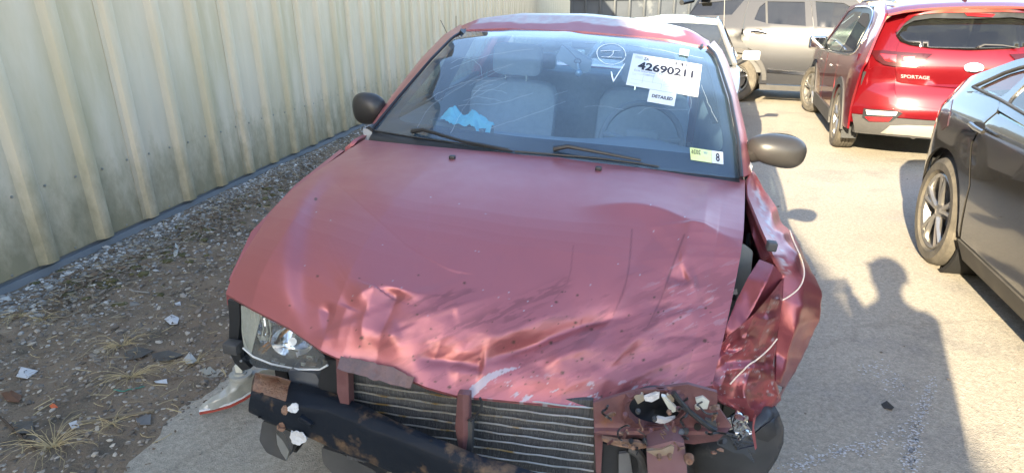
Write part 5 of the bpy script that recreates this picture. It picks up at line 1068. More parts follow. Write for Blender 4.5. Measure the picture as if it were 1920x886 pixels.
half([(1812, 19), (1700, 19), (1684, 22), (1664, 36), (1646, 62), (1626, 92), (1602, 130), (1596, 165), (1597, 213), (1822, 235)], -.02, P_RED, 'rear_body', holes=[[(min(a, 0), b_) for a, b_ in loc2(gl_out)]+[(-a, b_) for a, b_ in loc2(gl_out)[::-1] if a < -.01]])
tg = half(gate_out, .0, P_RED, 'tailgate')
half([(1816, 167), (1690, 157), (1682, 160), (1682, 180), (1686, 190), (1697, 194), (1820, 207)], -.03, P_RED, 'plate_recess')
bump_ = [(1822, 232), (1762, 226), (1677, 220), (1640, 216), (1598, 212), (1600, 165), (1616, 140), (1640, 124), (1679, 128), (1680, 180), (1685, 192), (1697, 197), (1820, 210)]
half(bump_, .0, P_RED, 'rear_bumper')
half([(1824, 266), (1742, 260), (1645, 252), (1602, 248), (1597, 213), (1640, 217), (1677, 221), (1762, 227), (1822, 233)], .012, M_CLAD, 'bumper_cladding')
half([(1824, 264), (1748, 258), (1700, 253), (1650, 249), (1668, 235), (1700, 234), (1754, 236), (1822, 241)], .022, M_GREYP, 'skid_plate')
half(gl_out, -.006, M_GL, 'rear_window', sharp=0)
half([(1812, 21), (1766, 21), (1729, 23), (1710, 28), (1694, 40), (1680, 58), (1680, 66), (1693, 49), (1712, 39), (1747, 34), (1810, 35)], .03, M_BLK, 'spoiler')
half([(1812, 17), (1766, 17), (1729, 18), (1708, 23), (1692, 36), (1678, 58), (1680, 60), (1696, 42), (1712, 30), (1729, 26), (1766, 24), (1812, 24)], .05, P_RED, 'spoiler_edge')
rt('brake_light', [(1805, 23.5), (1862, 27), (1856, 32), (1810, 29.5)], M_RLAMP, lift=.056)
lampL = [(1631, 95), (1655, 94), (1683, 97), (1748, 101), (1733, 114), (1718, 126), (1680, 125), (1657, 121), (1642, 112)]
for mir in (False, True):
    L2 = loc2(lampL); L2 = [(-a, b_) for a, b_ in L2] if mir else L2
    lp = panel('tail_lamp', L2, lambda a, b_: rfull(a, b_)-np.array([0, .012, 0]), mat('smoked_red_lens', (.04, .005, .007), .25, coat=.3), red, off=(0, .02, 0), step=.05)
    for q in ([(1650, 101), (1680, 103), (1680, 117), (1660, 114)], [(1690, 104), (1716, 105), (1712, 116), (1690, 115)]):
        L3 = loc2(q); L3 = [(-a, b_) for a, b_ in L3] if mir else L3; panel('lamp_element', L3, lambda a, b_: rfull(a, b_)-np.array([0, .016, 0]), M_RLAMP, lp, off=(0, .003, 0), step=.05)
    L3 = loc2([(1694, 107), (1713, 107.5), (1710, 113), (1694, 112)]); L3 = [(-a, b_) for a, b_ in L3] if mir else L3; panel('amber_element', L3, lambda a, b_: rfull(a, b_)-np.array([0, .020, 0]), mat('amber_lens', (.75, .28, .05), .15, coat=1), lp, off=(0, .003, 0), step=.05)
    q = [(1619, 203), (1683, 207), (1692, 212), (1670, 228), (1627, 228), (1616, 220)]
    L3 = loc2(q); L3 = [(-a, b_) for a, b_ in L3] if mir else L3; fl = panel('reflector_housing', L3, lambda a, b_: rfull(a, b_)-np.array([0, .016, 0]), M_BLK, red, off=(0, .01, 0), step=.05)
    for q, m_ in (([(1622, 205), (1682, 209), (1678, 216), (1624, 214)], M_WLAMP), ([(1620, 218), (1672, 219), (1665, 226.5), (1629, 226)], M_RLAMP)):
        L3 = loc2(q); L3 = [(-a, b_) for a, b_ in L3] if mir else L3; panel('reflector_lens', L3, lambda a, b_: rfull(a, b_)-np.array([0, .036, 0]), m_, fl, off=(0, .006, 0), step=.05)
bd = rt('badge', ell(1825.5, 127, 18.5, 9.5, 24), M_CHROME, tg, lift=.012); rt('badge_face', ell(1825.5, 127, 15.5, 7.5, 24), mat('badge_white', (.62, .55, .52), .3, .5), bd.parent, lift=.015)
def rwrite(s_, q, m, bold=.02):
    V, F, _ = text2d(s_, bold); W_ = []
    for a, b_ in V:
        x = (1-a)*(1-b_)*q[3][0]+a*(1-b_)*q[2][0]+a*b_*q[1][0]+(1-a)*b_*q[0][0]; y = (1-a)*(1-b_)*q[3][1]+a*(1-b_)*q[2][1]+a*b_*q[1][1]+(1-a)*b_*q[0][1]
        p = RS.on(x, y, lambda p: Rr_(p[0], p[2]), 1, .1); W_.append(p-np.array([0, .006, 0]))
    return mesh('lettering', W_, F, mat('letter_silver', (.22, .20, .20), .5), tg, smooth=False)
rwrite('SPORTAGE', [(1689, 139.5), (1743, 143), (1743, 149.5), (1689, 146)], M_CHROME); rwrite('KIA', [(1815, 124), (1836, 125), (1836, 131), (1815, 130)], M_INK, .04)
mb = MB(); mb.tube([RS.on(x, y, lambda p: Rr_(p[0], p[2])-.03, 1, .1) for x, y in [(1834, 89), (1845, 84), (1880, 85), (1912, 90)]], [.02, .016, .012, .008], 7, flat=.5); mb.build('rear_wiper', M_CLAD, red)
# sides (local: x to the right, y forward)
def rside(y, z):
    w = rbx(z)+.012*math.sin(max(0, min(1, (z-.3)/.7))*PI); w -= .10*max(0, (.55-y)/.55)**2+.12*max(0, (y-3.9)/.6)**2
    return w
arc = lambda c, r: [(c+r*math.cos(a), .34+r*math.sin(a)) for a in np.linspace(0, PI, 18)]
roofl = [(.34, 1.50), (.60, 1.565), (1.2, 1.60), (2.0, 1.61), (2.7, 1.575), (3.1, 1.47), (3.7, 1.10)]
for sg in (-1, 1):
    f_ = lambda y, z: np.array([sg*rside(y, z), y, z]); of = (-sg*.02, 0, 0)
    sheet('rear_corner', [[rfull(sg*.80, z)+(0, .012, 0) for z in (.45, .6, .8, 1.0, 1.12)], [rfull(sg*.90, z)+(0, .006, 0) for z in (.45, .6, .8, 1.0, 1.12)], [(sg*(rside(.36, z)-.004), .36, z) for z in (.45, .6, .8, 1.0, 1.12)], [(sg*(rside(.60, z)-.006), .55, z) for z in (.79, .82, .86, 1.0, 1.12)]], P_RED, red, off=(-sg*.015, .015, 0), nu=12, nv=14, flip=sg < 0)
    win_r = [(.80, 1.12), (1.55, 1.07), (1.55, 1.50), (1.15, 1.50), (.85, 1.42)]; win_f = [(1.62, 1.07), (2.75, 1.03), (3.05, 1.10), (2.55, 1.45), (2.2, 1.51), (1.62, 1.51)]
    panel('rear_wing', [(.22, .80), (.17, 1.05), (.26, 1.30), (.30, 1.45), (.34, 1.50), (.60, 1.565), (1.0, 1.59), (.95, 1.52), (.62, 1.40), (.70, 1.10), (1.40, 1.06), (1.42, .80)]+arc(.93, .42)[3:]+[(.51, .38), (.26, .38), (.26, .60)], f_, P_RED, red, off=of, step=.07)
    panel('rear_door', [(1.43, .80), (1.41, 1.06), (1.60, 1.05), (2.42, 1.02), (2.44, .40), (1.40, .40), (1.36, .52)], f_, P_RED, red, off=of, step=.08)
    panel('front_door', [(2.44, 1.02), (3.30, .99), (3.34, .70), (3.22, .40), (2.46, .40)], f_, P_RED, red, off=of, step=.08)
    panel('front_wing', [(3.31, 1.0), (3.75, 1.0), (4.25, .92), (4.42, .72), (4.42, .50), (4.05, .42)]+arc(3.60, .42)[1:-2]+[(3.2, .5), (3.35, .7)], f_, P_RED, red, off=of, step=.08)
    for w_ in (win_r, win_f): panel('side_window', rounded(w_, .06), f_, M_GLC if w_ is win_f else M_GL, red, off=(-sg*.004, 0, 0), step=.12)
    panel('window_frame', [(.62, 1.09), (1.6, 1.04), (3.30, 1.0), (3.12, 1.12), (2.60, 1.50), (2.2, 1.56), (1.1, 1.56), (.70, 1.45)], lambda y, z: f_(y, z)-np.array([sg*.006, 0, 0]), M_BLK, red, off=(-sg*.01, 0, 0), step=.1, holes=[rounded(w_, .06) for w_ in (win_r, win_f)])
    mb = MB(); mb.tube([f_(y, z)+np.array([sg*.004, 0, 0]) for y, z in smoothline([(3.28, 1.0), (1.6, 1.045), (.68, 1.08), (.60, 1.20), (.68, 1.45), (1.1, 1.565), (2.2, 1.565)])], .010, 6); mb.build('chrome_strip', M_CHROME, red)
    panel('roof_side', [(.34, 1.50), (.6, 1.57), (1.1, 1.575), (2.2, 1.57), (2.62, 1.51), (3.15, 1.13), (3.7, 1.02), (3.72, 1.06), (3.15, 1.20), (2.7, 1.575), (2.0, 1.615), (1.2, 1.61), (.6, 1.60)], f_, P_RED, red, off=of, step=.12)
    a_ = arc(.93, .42); b_ = [(.93+.49*math.cos(a), .34+.50*math.sin(a)) for a in np.linspace(PI, 0, 18)]; panel('arch_cladding', a_+b_, lambda y, z: f_(y, z)+np.array([sg*.012, 0, 0]), M_CLAD, red, off=of, step=.07)
    a_ = arc(3.60, .42); b_ = [(3.60+.49*math.cos(a), .34+.50*math.sin(a)) for a in np.linspace(PI, 0, 18)]; panel('arch_cladding', a_+b_, lambda y, z: f_(y, z)+np.array([sg*.012, 0, 0]), M_CLAD, red, off=of, step=.07)
    panel('sill_cladding', [(1.36, .26), (1.40, .42), (3.15, .42), (3.18, .26)], lambda y, z: f_(y, z)+np.array([sg*.015, 0, 0]), M_CLAD, red, off=of, step=.1)
    panel('mud_flap', [(sg*.93, .46), (sg*.78, .46), (sg*.76, .24), (sg*.91, .24)], lambda x, z: np.array([x, .50+(.4-z)*-.08, z]), M_BLK, red, off=(0, .012, 0), step=.1)
    for y in (1.52, 2.55): mb = MB(); mb.tube([f_(y, .90)+np.array([sg*.035, 0, 0]), f_(y+.2, .90)+np.array([sg*.035, 0, 0])], [.018, .014], 7); mb.build('door_handle', M_CHROME, red)
    mb = MB(); mb.tube([(sg*.62, y, 1.60+.045*math.sin(max(0, min(1, (y-.55)/2.0))*PI)**.4) for y in np.linspace(.55, 2.55, 16)], .018, 7); mb.build('roof_rail', mat('roof_rail_grey', (.18, .18, .18), .35, .6), red)
    mb = MB(); V, F = cushion((sg*1.02-.11, 2.82, 1.03), (sg*1.02+.11, 2.97, 1.20), .1); mb.add(V, F); mr = mb.build('door_mirror', P_RED if sg > 0 else M_CHROME, red)
    panel('mirror_glass', rounded([(sg*1.02-.09, 1.05), (sg*1.02+.09, 1.05), (sg*1.02+.09, 1.18), (sg*1.02-.09, 1.18)], .04), lambda x, z: np.array([x, 2.817, z]), mat('mirror_glass', (.8, .8, .8), .03, 1.), mr, off=(0, .003, 0), step=.08)
    mb = MB(); mb.tube([(sg*.95, 2.93, 1.08), (sg*.84, 2.95, 1.05)], .03, 6); mb.build('mirror_foot', M_BLK, mr)
rr = [(y, z) for y, z in [(.30, 1.535), (.42, 1.575), (.60, 1.60), (1.2, 1.625), (2.0, 1.635), (2.6, 1.60), (2.78, 1.565)]]
def cross(y, z, n=11, crown=.03): w = rside(y, min(z, 1.60))-.005; return [(w*k, y, z+crown*(1-k*k)-.03*abs(k)**6) for k in np.linspace(-1, 1, n)]
sheet('roof', [cross(y, z-.01) for y, z in rr], P_RED, red, nu=22, nv=24, off=(0, 0, -.02), flip=False)
sheet('windscreen', [cross(y, z, crown=.02) for y, z in [(2.80, 1.55), (3.2, 1.32), (3.62, 1.06)]], M_GLC, red, nu=16, nv=10, off=(0, 0, -.005))
sheet('bonnet', [cross(y, z, crown=.03) for y, z in [(3.62, 1.03), (4.0, .99), (4.30, .90), (4.42, .78)]], P_RED, red, nu=16, nv=12, off=(0, 0, -.02))
sheet('front_bumper', [cross(y, z, crown=0) for y, z in [(4.42, .76), (4.46, .60), (4.40, .40), (4.2, .30)]], P_RED, red, nu=16, nv=10, off=(0, -.02, 0))
mb = MB(); mb.box((-.80, .60, .30), (.80, 4.2, .42)); mb.box((-.84, .30, .34), (.84, .40, .95)); mb.box((-.80, 3.35, .35), (.80, 3.45, 1.0)); mb.build('underbody', M_DARK, red, smooth=False)
for sg in (-1, 1): mb = MB(); mb.box((sg*.80-.03, .6, .42), (sg*.80+.03, 3.4, 1.03)); mb.build('door_trim', M_INT, red, smooth=False)
seat_set(red, [(-.38, 1.35, -.25), (0.0, 1.35, -.25), (.38, 1.35, -.25), (-.38, 2.25, -.25), (.38, 2.25, -.25)], M_INT)
mb = MB(); mb.tube([(0, .72, 1.635), (0, .66, 1.66), (0, .62, 1.70)], [.035, .02, .006], 8, flat=.5); mb.build('aerial_fin', M_BLK, red)
for (x, y) in ((-.83, .93), (.83, .93), (-.86, 3.60), (.83, 3.60)):
    w_ = wheel(red, (x, y, .345+.06*(1 if True else 0)-.0), .345, .215, .68, 5, M_ALLOY, face=1 if x > 0 else -1, style='twin')
    if x == -.86: w_.rotation_euler = (0, 0, .35)
mb = MB(); mb.tube([(-.25, .25, .36), (-.32, .16, .345)], .03, 10); mb.build('exhaust_pipe', M_ALLOY, red)

# ------------------------------------------------------------- dark sedan at the right edge: its side towards us, tail at the far end
DK = Frame((2.58, 3.55, 0), yawM(.30))      # x into the car, y towards its tail
dark = thing('parked_sedan', 'black glossy sedan at the right edge with silver alloy rear wheel and damaged rear corner', 'car', M=DK.mat())
P_BLK = paint('black_paint', (.020, .019, .018), .2, .2, c2=(.050, .045, .037))
def dkx(y, z):
    x = .0+.03*((z-.62)/.4)**2 if z < .9 else .012+(z-.9)*.62
    return x+.46*max(0, (y-.22)/.78)**1.8+.04*max(0, (.3-z)/.15)
def dk(name, px, m, lift=0., par=None, off=(.015, 0, 0), **kw):
    return tp(name, px, DK, 0, lambda y, z: dkx(y, z)-lift, m, par or dark, off, **kw)
archp = [(1722, 352), (1737, 300), (1749, 288), (1768, 290), (1781, 305), (1790, 345), (1790, 422)]
# outlines that leave the frame go on in the car's own axes
def L(px): return [tuple(DK.on(x, y, lambda p: dkx(p[1], p[2]), 0, 0.)[[1, 2]]) for x, y in px]
def dkp(name, o2, m, lift=0., par=None, off=(.015, 0, 0), **kw): return panel(name, o2, lambda y, z: np.array([dkx(y, z)-lift, y, z]), m, par or dark, step=kw.pop('step', .05), off=off, **kw)
PRT = {}
wA = [(.38*math.cos(a), .33+.38*math.sin(a)) for a in np.linspace(0, PI, 20)]
dkp('rear_wing', [(-.36, .98), (-.30, 1.03), (.05, 1.04), (.32, 1.00), (.62, .95), (.92, .85), (1.0, .68), (.98, .45), (.70, .30), (.42, .26)]+[(q[0], q[1]) for q in wA]+[(-.40, .30), (-.42, .60), (-.30, .80)], P_BLK, step=.045, label=None)
dkp('rear_door', [(-.32, .80), (-.44, .60), (-.43, .30), (-1.18, .28), (-1.22, .60), (-1.20, .93), (-.38, .975)], P_BLK, step=.05)
dkp('front_door', [(-1.23, .60), (-1.19, .28), (-2.20, .28), (-2.25, .60), (-2.15, .88), (-1.21, .93)], P_BLK, step=.06)
dkp('front_wing', [(-2.26, .60), (-2.21, .28), (-2.40, .30)]+[(-2.80+.38*math.cos(a), .33+.38*math.sin(a)) for a in np.linspace(0, PI, 16)]+[(-3.5, .35), (-3.6, .55), (-3.5, .72), (-2.9, .86), (-2.16, .88)], P_BLK, step=.07)
dkp('sill', [(-.41, .29), (-.41, .17), (-2.38, .17), (-2.38, .27)], mat('dusty_sill', (.12, .11, .09), .6, .2, c2=(.07, .065, .055), nscale=6), lift=.012, step=.08)
roofD = [(.62, .97), (.35, 1.08), (-.05, 1.22), (-.5, 1.33), (-1.1, 1.39), (-1.7, 1.34), (-2.5, .93)]
wq = [(.06, 1.055), (-.28, 1.045), (-.30, 1.20), (-.12, 1.15)]; wr = [(-.36, 1.03), (-1.16, .98), (-1.14, 1.31), (-.60, 1.26), (-.36, 1.19)]; wf = [(-1.24, .98), (-2.2, .94), (-1.75, 1.24), (-1.5, 1.30), (-1.24, 1.31)]
dkp('roof_side', roofD+[(-2.2, .88), (-1.2, .935), (-.36, .99), (-.28, 1.03), (.1, 1.03), (.35, .995)], P_BLK, step=.07, holes=[rounded(w_, .04) for w_ in (wq, wr, wf)])
for w_ in (wq, wr, wf): dkp('side_window', rounded([tuple(q) for q in w_], .04), M_GLC, lift=-.012, off=(.004, 0, 0), step=.1)
for P in ([(.13, 1.055), (-.3, 1.035), (-1.2, .965), (-2.2, .925)], [(.13, 1.055), (-.1, 1.17), (-.5, 1.275), (-1.1, 1.335), (-1.6, 1.30), (-2.25, .93)]): mb = MB(); mb.tube([(dkx(y, z)-.004, y, z) for y, z in resample(P, 24)], .009, 6); mb.build('window_trim', M_BLKD, dark)
W_D = 1.84
def dcr(y, z, crown=.03, n=11): x0 = dkx(y, z); return [(x0+(W_D-2*x0)*k, y, z+crown*(1-(2*k-1)**2)) for k in np.linspace(0, 1, n)]
sheet('roof', [dcr(y, z) for y, z in [(-.05, 1.22), (-.5, 1.33), (-1.1, 1.39), (-1.6, 1.355)]], P_BLK, dark, nu=20, nv=16, off=(0, 0, -.02), flip=True)
sheet('rear_screen', [dcr(y, z) for y, z in [(.62, .97), (.35, 1.08), (-.05, 1.22)]], M_GLC, dark, nu=16, nv=8, off=(0, 0, -.004), flip=True)
sheet('boot_lid', [dcr(y, z) for y, z in [(.98, .84), (.80, .92), (.62, .97)]], P_BLK, dark, nu=16, nv=6, off=(0, 0, -.02), flip=True)
sheet('rear_end', [dcr(y, z, 0) for y, z in [(.95, .28), (1.02, .50), (1.04, .68), (.98, .84)]], P_BLK, dark, nu=16, nv=8, off=(0, -.02, 0), flip=True)
sheet('windscreen', [dcr(y, z) for y, z in [(-1.6, 1.355), (-2.0, 1.15), (-2.5, .93)]], M_GLC, dark, nu=16, nv=8, off=(0, 0, -.004), flip=True)
sheet('bonnet', [dcr(y, z) for y, z in [(-2.4, .93), (-2.9, .86), (-3.5, .70), (-3.62, .5), (-3.55, .25)]], P_BLK, dark, nu=16, nv=12, off=(0, 0, -.02), flip=True)
panel('body_side', [(1.0, .3), (1.02, .7), (.9, .88), (.4, 1.04), (-.5, 1.33), (-1.6, 1.35), (-2.5, .94), (-3.5, .7), (-3.5, .28)], lambda y, z: np.array([W_D-dkx(y, z), y, z]), P_BLK, dark, step=.12, off=(-.02, 0, 0))
mb = MB(); mb.box((.25, -3.3, .20), (W_D-.25, .9, .36)); mb.box((.22, .42, .3), (W_D-.2, .46, .98)); mb.box((.10, -2.4, .3), (W_D-.1, -2.36, .9)); mb.build('underbody', M_DARK, dark, smooth=False)
mb = MB(); mb.lathe([(.02, .36), (.02, .385), (.25, .385), (.25, .01)], 26, 'x', c=(.03, 0, .33)); mb.build('wheel_well', M_DARK, dark)
for x in (.09, W_D-.09): mb = MB(); mb.box((x-.02, -2.3, .36), (x+.02, .4, .93)); mb.build('door_trim', M_INT, dark, smooth=False)
seat_set(dark, [(.52, -.15, .3), (1.3, -.15, .3), (.50, -1.15, .3), (1.34, -1.15, .3)], M_INT, z=.45, hh=.48)
wheel(dark, (.11, 0, .325), .33, .215, .70, 5, M_ALLOY, face=-1, style='twin'); wheel(dark, (W_D-.11, 0, .325), .33, .215, .70, 5, M_ALLOY, face=1, style='twin'); wheel(dark, (.11, -2.80, .325), .33, .215, .70, 5, M_ALLOY, face=-1, style='twin'); wheel(dark, (W_D-.11, -2.80, .325), .33, .215, .70, 5, M_ALLOY, face=1, style='twin')
hd = dk('handle_recess', ell(1832, 238, 15, 10, 16), M_DARK, .0015, off=(.002, 0, 0), step=.03)
mb = MB(); mb.tube([DK.on(x, y, lambda p: dkx(p[1], p[2])-.035, 0, 0) for x, y in [(1819, 232), (1829, 240), (1843, 248)]], [.012, .013, .011], 8); mb.build('door_handle', P_BLK, dark)
dk('quarter_lamp', [(1772, 196), (1786, 186), (1781, 210), (1776, 236), (1766, 244), (1762, 225)], mat('broken_tail_lamp', (.04, .03, .03), .2, .3, .8, c2=(.07, .012, .012), nscale=30), .004, off=(.006, 0, 0), step=.03)
for sg in (0,):
    mb = MB(); V, F = cushion((-.13, -2.02, .93), (.02, -1.88, 1.07), .1); mb.add(V, F); mb.build('door_mirror', P_BLK, dark)

# ------------------------------------------------------------- silver sedan behind the wrecked car, facing us
SV = Frame((1.75, 7.32, 0), yawM(.33))
sil = thing('parked_sedan', 'silver sedan with white glaring roof parked close behind the wrecked car', 'car', M=SV.mat())
P_SIL = paint('silver_paint', (.34, .335, .33), .3, .6)
def svx(y, z): 
    w = .88-.02*abs(z-.6)/.4 if z < .92 else .87-.03-(z-.92)*.52
    return w-.10*max(0, (-.9-y)/.9)**2-.08*max(0, (y-2.4)/1)**2
for sg in (-1, 1):
    f_ = lambda y, z: np.array([sg*svx(y, z), y, z]); of = (-sg*.02, 0, 0)
    wfr = [(-.05, .97), (.85, .985), (.86, 1.33), (.60, 1.32), (.25, 1.20)]; wre = [(.93, .985), (1.75, 1.0), (1.55, 1.25), (1.2, 1.33), (.93, 1.34)]
    panel('front_wing', [(-.15, .93), (-.9, .86), (-1.5, .72), (-1.7, .5), (-1.6, .28), (-1.25, .26)]+[(-.87-.36*math.cos(a), .32+.36*math.sin(a)) for a in np.linspace(0, PI, 14)]+[(-.45, .28), (-.15, .28)], f_, P_SIL, sil, off=of, step=.08)
    panel('front_door', [(-.14, .28), (-.14, .93), (.88, .955), (.90, .28)], f_, P_SIL, sil, off=of, step=.08); panel('rear_door', [(.91, .28), (.89, .955), (1.85, .97), (1.8, .7), (1.5, .28)], f_, P_SIL, sil, off=of, step=.08)
    panel('rear_wing', [(1.86, .97), (2.8, .96), (2.95, .7), (2.9, .3), (2.35, .3)]+[(1.93+.37*math.cos(a), .32+.37*math.sin(a)) for a in np.linspace(0, PI, 14)]+[(1.52, .3), (1.81, .7)], f_, P_SIL, sil, off=of, step=.08)
    panel('window_frame', [(-.30, .935), (.3, 1.26), (.7, 1.40), (1.2, 1.42), (1.6, 1.36), (2.25, 1.02), (1.9, .975), (.9, .96)], f_, P_SIL, sil, off=of, step=.08, holes=[rounded(w_, .03) for w_ in (wfr, wre)])
    for w_ in (wfr, wre): panel('side_window', rounded(w_, .03), lambda y, z: f_(y, z)-np.array([sg*.008, 0, 0]), M_GL, sil, off=(-sg*.004, 0, 0), step=.1)
    mb = MB(); mb.tube([f_(y, z)+np.array([sg*.004, 0, 0]) for y, z in resample([(-.2, .955), (.3, 1.225), (.65, 1.36), (1.2, 1.375), (1.6, 1.28), (1.85, 1.0), (.9, .965), (-.2, .95)], 40)], .008, 6); mb.build('window_trim', M_BLK, sil)
    mb = MB(); V, F = cushion((sg*.98-.09, -.08, .97), (sg*.98+.09, .02, 1.07), .1); mb.add(V, F); mr = mb.build('door_mirror', mat('white_mirror_shell', (.72, .72, .70), .3, coat=.8), sil)
    mb = MB(); mb.tube([(sg*.93, -.03, .99), (sg*.84, -.01, .93)], [.035, .03], 7); mb.build('mirror_foot', M_BLK, mr)
    mb = MB(); mb.tube([f_(.62, .80)+np.array([sg*.03, 0, 0]), f_(.80, .80)+np.array([sg*.03, 0, 0])], .014, 7); mb.build('door_handle', P_SIL, sil)
def scr(y, z, crown=.03, n=11, k_=1.): w = svx(y, z)*k_; return [(w*k, y, z+crown*(1-k*k)) for k in np.linspace(-1, 1, n)]
sheet('roof', [scr(y, z, .035) for y, z in [(.38, 1.345), (.6, 1.385), (1.0, 1.40), (1.5, 1.375)]], P_SIL, sil, nu=20, nv=14, off=(0, 0, -.02), flip=False)
sheet('sunroof', [scr(y, z, .035, k_=.68) for y, z in [(.65, 1.402), (1.05, 1.414)]], P_SIL, sil, nu=10, nv=5, off=(0, 0, -.006))
sheet('windscreen', [scr(y, z, .03, k_=.96) for y, z in [(-.45, .95), (0, 1.18), (.36, 1.335)]], M_GLC, sil, nu=18, nv=10, off=(0, 0, -.004))
for sg in (-1, 1): mb = MB(); mb.tube([(sg*svx(y, z)*.985, y, z) for y, z in [(-.42, .95), (0, 1.185), (.38, 1.35)]], .028, 8); mb.build('windscreen_pillar', P_SIL, sil)
sheet('bonnet', [scr(y, z, .03) for y, z in [(-1.68, .62), (-1.5, .73), (-.9, .87), (-.45, .93)]], P_SIL, sil, nu=16, nv=12, off=(0, 0, -.02)); sheet('front_bumper', [scr(y, z, 0) for y, z in [(-1.6, .25), (-1.74, .45), (-1.68, .62)]], P_SIL, sil, nu=16, nv=6, off=(0, .02, 0))
sheet('rear_screen', [scr(y, z, .03, k_=.95) for y, z in [(1.5, 1.37), (1.9, 1.18), (2.25, 1.0)]], M_GL, sil, nu=16, nv=8, off=(0, 0, -.004)); sheet('boot_lid', [scr(y, z, .03) for y, z in [(2.2, 1.0), (2.8, .96), (2.95, .7), (2.9, .3)]], P_SIL, sil, nu=16, nv=8, off=(0, 0, -.02))
mb = MB(); mb.box((-.7, -1.4, .2), (.7, 2.7, .3)); mb.box((-.78, -.3, .3), (.78, -.26, .9)); mb.build('underbody', M_DARK, sil, smooth=False); seat_set(sil, [(-.38, .75, .3), (.38, .75, .3)], M_INTB, z=.45, hh=.5)
mb = MB(); mb.box((-.72, 1.5, .4), (.72, 1.6, .98)); mb.build('rear_seat_back', M_INTB, sil, smooth=False)
for (x, y) in ((-.78, -.87), (.78, -.87), (-.78, 1.93), (.78, 1.93)): wheel(sil, (x, y, .32), .32, .20, .66, 7, M_ALLOY, face=1 if x > 0 else -1)
a_ = SV.at(1357, 60, 1, .2); b_ = SV.at(1359, -12, 1, .2); mb = MB(); mb.tube([a_, b_], .004, 5); mb.build('aerial', M_GREYP, sil)

# ------------------------------------------------------------- grey SUV across the back, side on
EX = Frame((4.12, 10.46, 0), yawM(.53))     # x towards its nose, y into it
gry = thing('parked_suv', 'dusty beige grey SUV parked side on behind the silver sedan and red car', 'SUV', M=EX.mat())
P_GRY = paint('warm_grey_paint', (.023, .024, .028), .3, .0, .25)
def exy(x, z): return (.01+.03*((z-.65)/.4)**2 if z < 1.10 else .03+(z-1.10)*.40)+.25*max(0, (-1.15-x)/.9)**2.5+.1*max(0, (x-2.6)/1)**2
def ex(name, o2, m, lift=0., par=None, **kw): return panel(name, o2, lambda x, z: np.array([x, exy(x, z)-lift, z]), m, par or gry, step=kw.pop('step', .08), off=kw.pop('off', (0, .015, 0)), **kw)
def EL(px): return [tuple(EX.on(x, y, lambda p: exy(p[0], p[2]), 1, 0.)[[0, 2]]) for x, y in px]
hx, hz = EL([(1420, 60)])[0]
sl = EL([(1423, 156), (1524, 161)]); zs_ = np.mean([sl[0][1], sl[1][1]])
win1 = EL([(1414, 37), (1424, 14), (1437, 3), (1509, 4), (1511, 49), (1438, 44)]); win2 = EL([(1529, 3), (1582, 6), (1614, 24), (1598, 54), (1533, 50)]); winq = EL([(1290, 30), (1320, -18), (1392, -16), (1396, 0), (1372, 28)])
cw = sl[0][0]-.42
ex('rear_door', EL([(1414, -30), (1398, 30), (1392, 74), (1396, 86), (1416, 98), (1427, 130), (1424, 157), (1512, 160), (1525, 112), (1527, 67), (1520, 0), (1518, -30)]), P_GRY, holes=[win1]); 
ex('front_door', EL([(1519, -30), (1521, 0), (1528, 67), (1526, 112), (1514, 160), (1602, 166), (1620, 110), (1625, 62), (1640, 34), (1600, -6), (1570, -30)]), P_GRY, holes=[win2])
ex('side_window', win1, M_GL, lift=-.01, off=(0, .004, 0)); ex('side_window', win2, M_GL, lift=-.01, off=(0, .004, 0)); 
ex('window_divider', EL([(1435, 2), (1439, 2), (1440, 45), (1436, 44)]), M_BLK, lift=.002)
lx0 = -1.95; aw = [(cw+.46*math.cos(a), .38+.44*math.sin(a)) for a in np.linspace(0, PI, 18)]
dl = EL([(1414, -30), (1398, 30), (1391, 74)])
ex('rear_wing', [(dl[0][0]-.02, 1.72), (dl[1][0]-.02, dl[1][1]), (dl[2][0]-.02, dl[2][1]), (cw+.44, .62)]+aw[3:]+[(cw-.5, .42), (cw-1.0, .45), (cw-1.08, .9), (cw-1.02, 1.2), (cw-.72, 1.66)], P_GRY, holes=[winq])
ex('side_window', winq, M_GL, lift=-.008, off=(0, .004, 0))
ar2 = [(cw+.53*math.cos(a), .38+.51*math.sin(a)) for a in np.linspace(PI, 0, 18)]; ex('arch_cladding', aw+ar2, M_CLAD, lift=.012)
fx = cw+2.86; aw2 = [(fx+.44*math.cos(a), .38+.44*math.sin(a)) for a in np.linspace(0, PI, 18)]
e2 = EL([(1602, 166), (1626, 62)])
ex('front_wing', [(e2[0][0]+.02, e2[0][1])]+aw2[::-1]+[(fx+.85, .40), (fx+.95, .8), (fx+.7, 1.02), (e2[1][0]+.02, 1.16), (e2[1][0]+.02, .9)], P_GRY)
ex('lower_cladding', EL([(1424, 158), (1602, 167), (1602, 176), (1424, 168)]), M_CLAD, lift=.015); ex('door_strip', EL([(1438, 130), (1524, 137), (1523, 142), (1438, 136)]), M_CHROME, lift=.02)
ex('door_strip', EL([(1530, 138), (1600, 143), (1600, 148), (1530, 143)]), M_CHROME, lift=.02)
for px_ in ([(1407, 58), (1420, 57), (1437, 61)], [(1537, 70), (1552, 71), (1568, 75)]):
    rc = ex('handle_recess', EL(ell(px_[1][0]+2, px_[1][1]+2, 10, 5.5, 14)), M_CLAD, lift=.001, off=(0, .003, 0)); mb = MB(); mb.tube([EX.on(x, y, lambda p: exy(p[0], p[2])-.05, 1, 0) for x, y in px_], .020, 7, flat=.7); mb.build('door_handle', M_CHROME, gry)
def ecr(x, z, crown=.03, n=9): y0 = exy(x, z); return [(x, y0+(1.98-2*y0)*k, z+crown*(1-(2*k-1)**2)) for k in np.linspace(0, 1, n)]
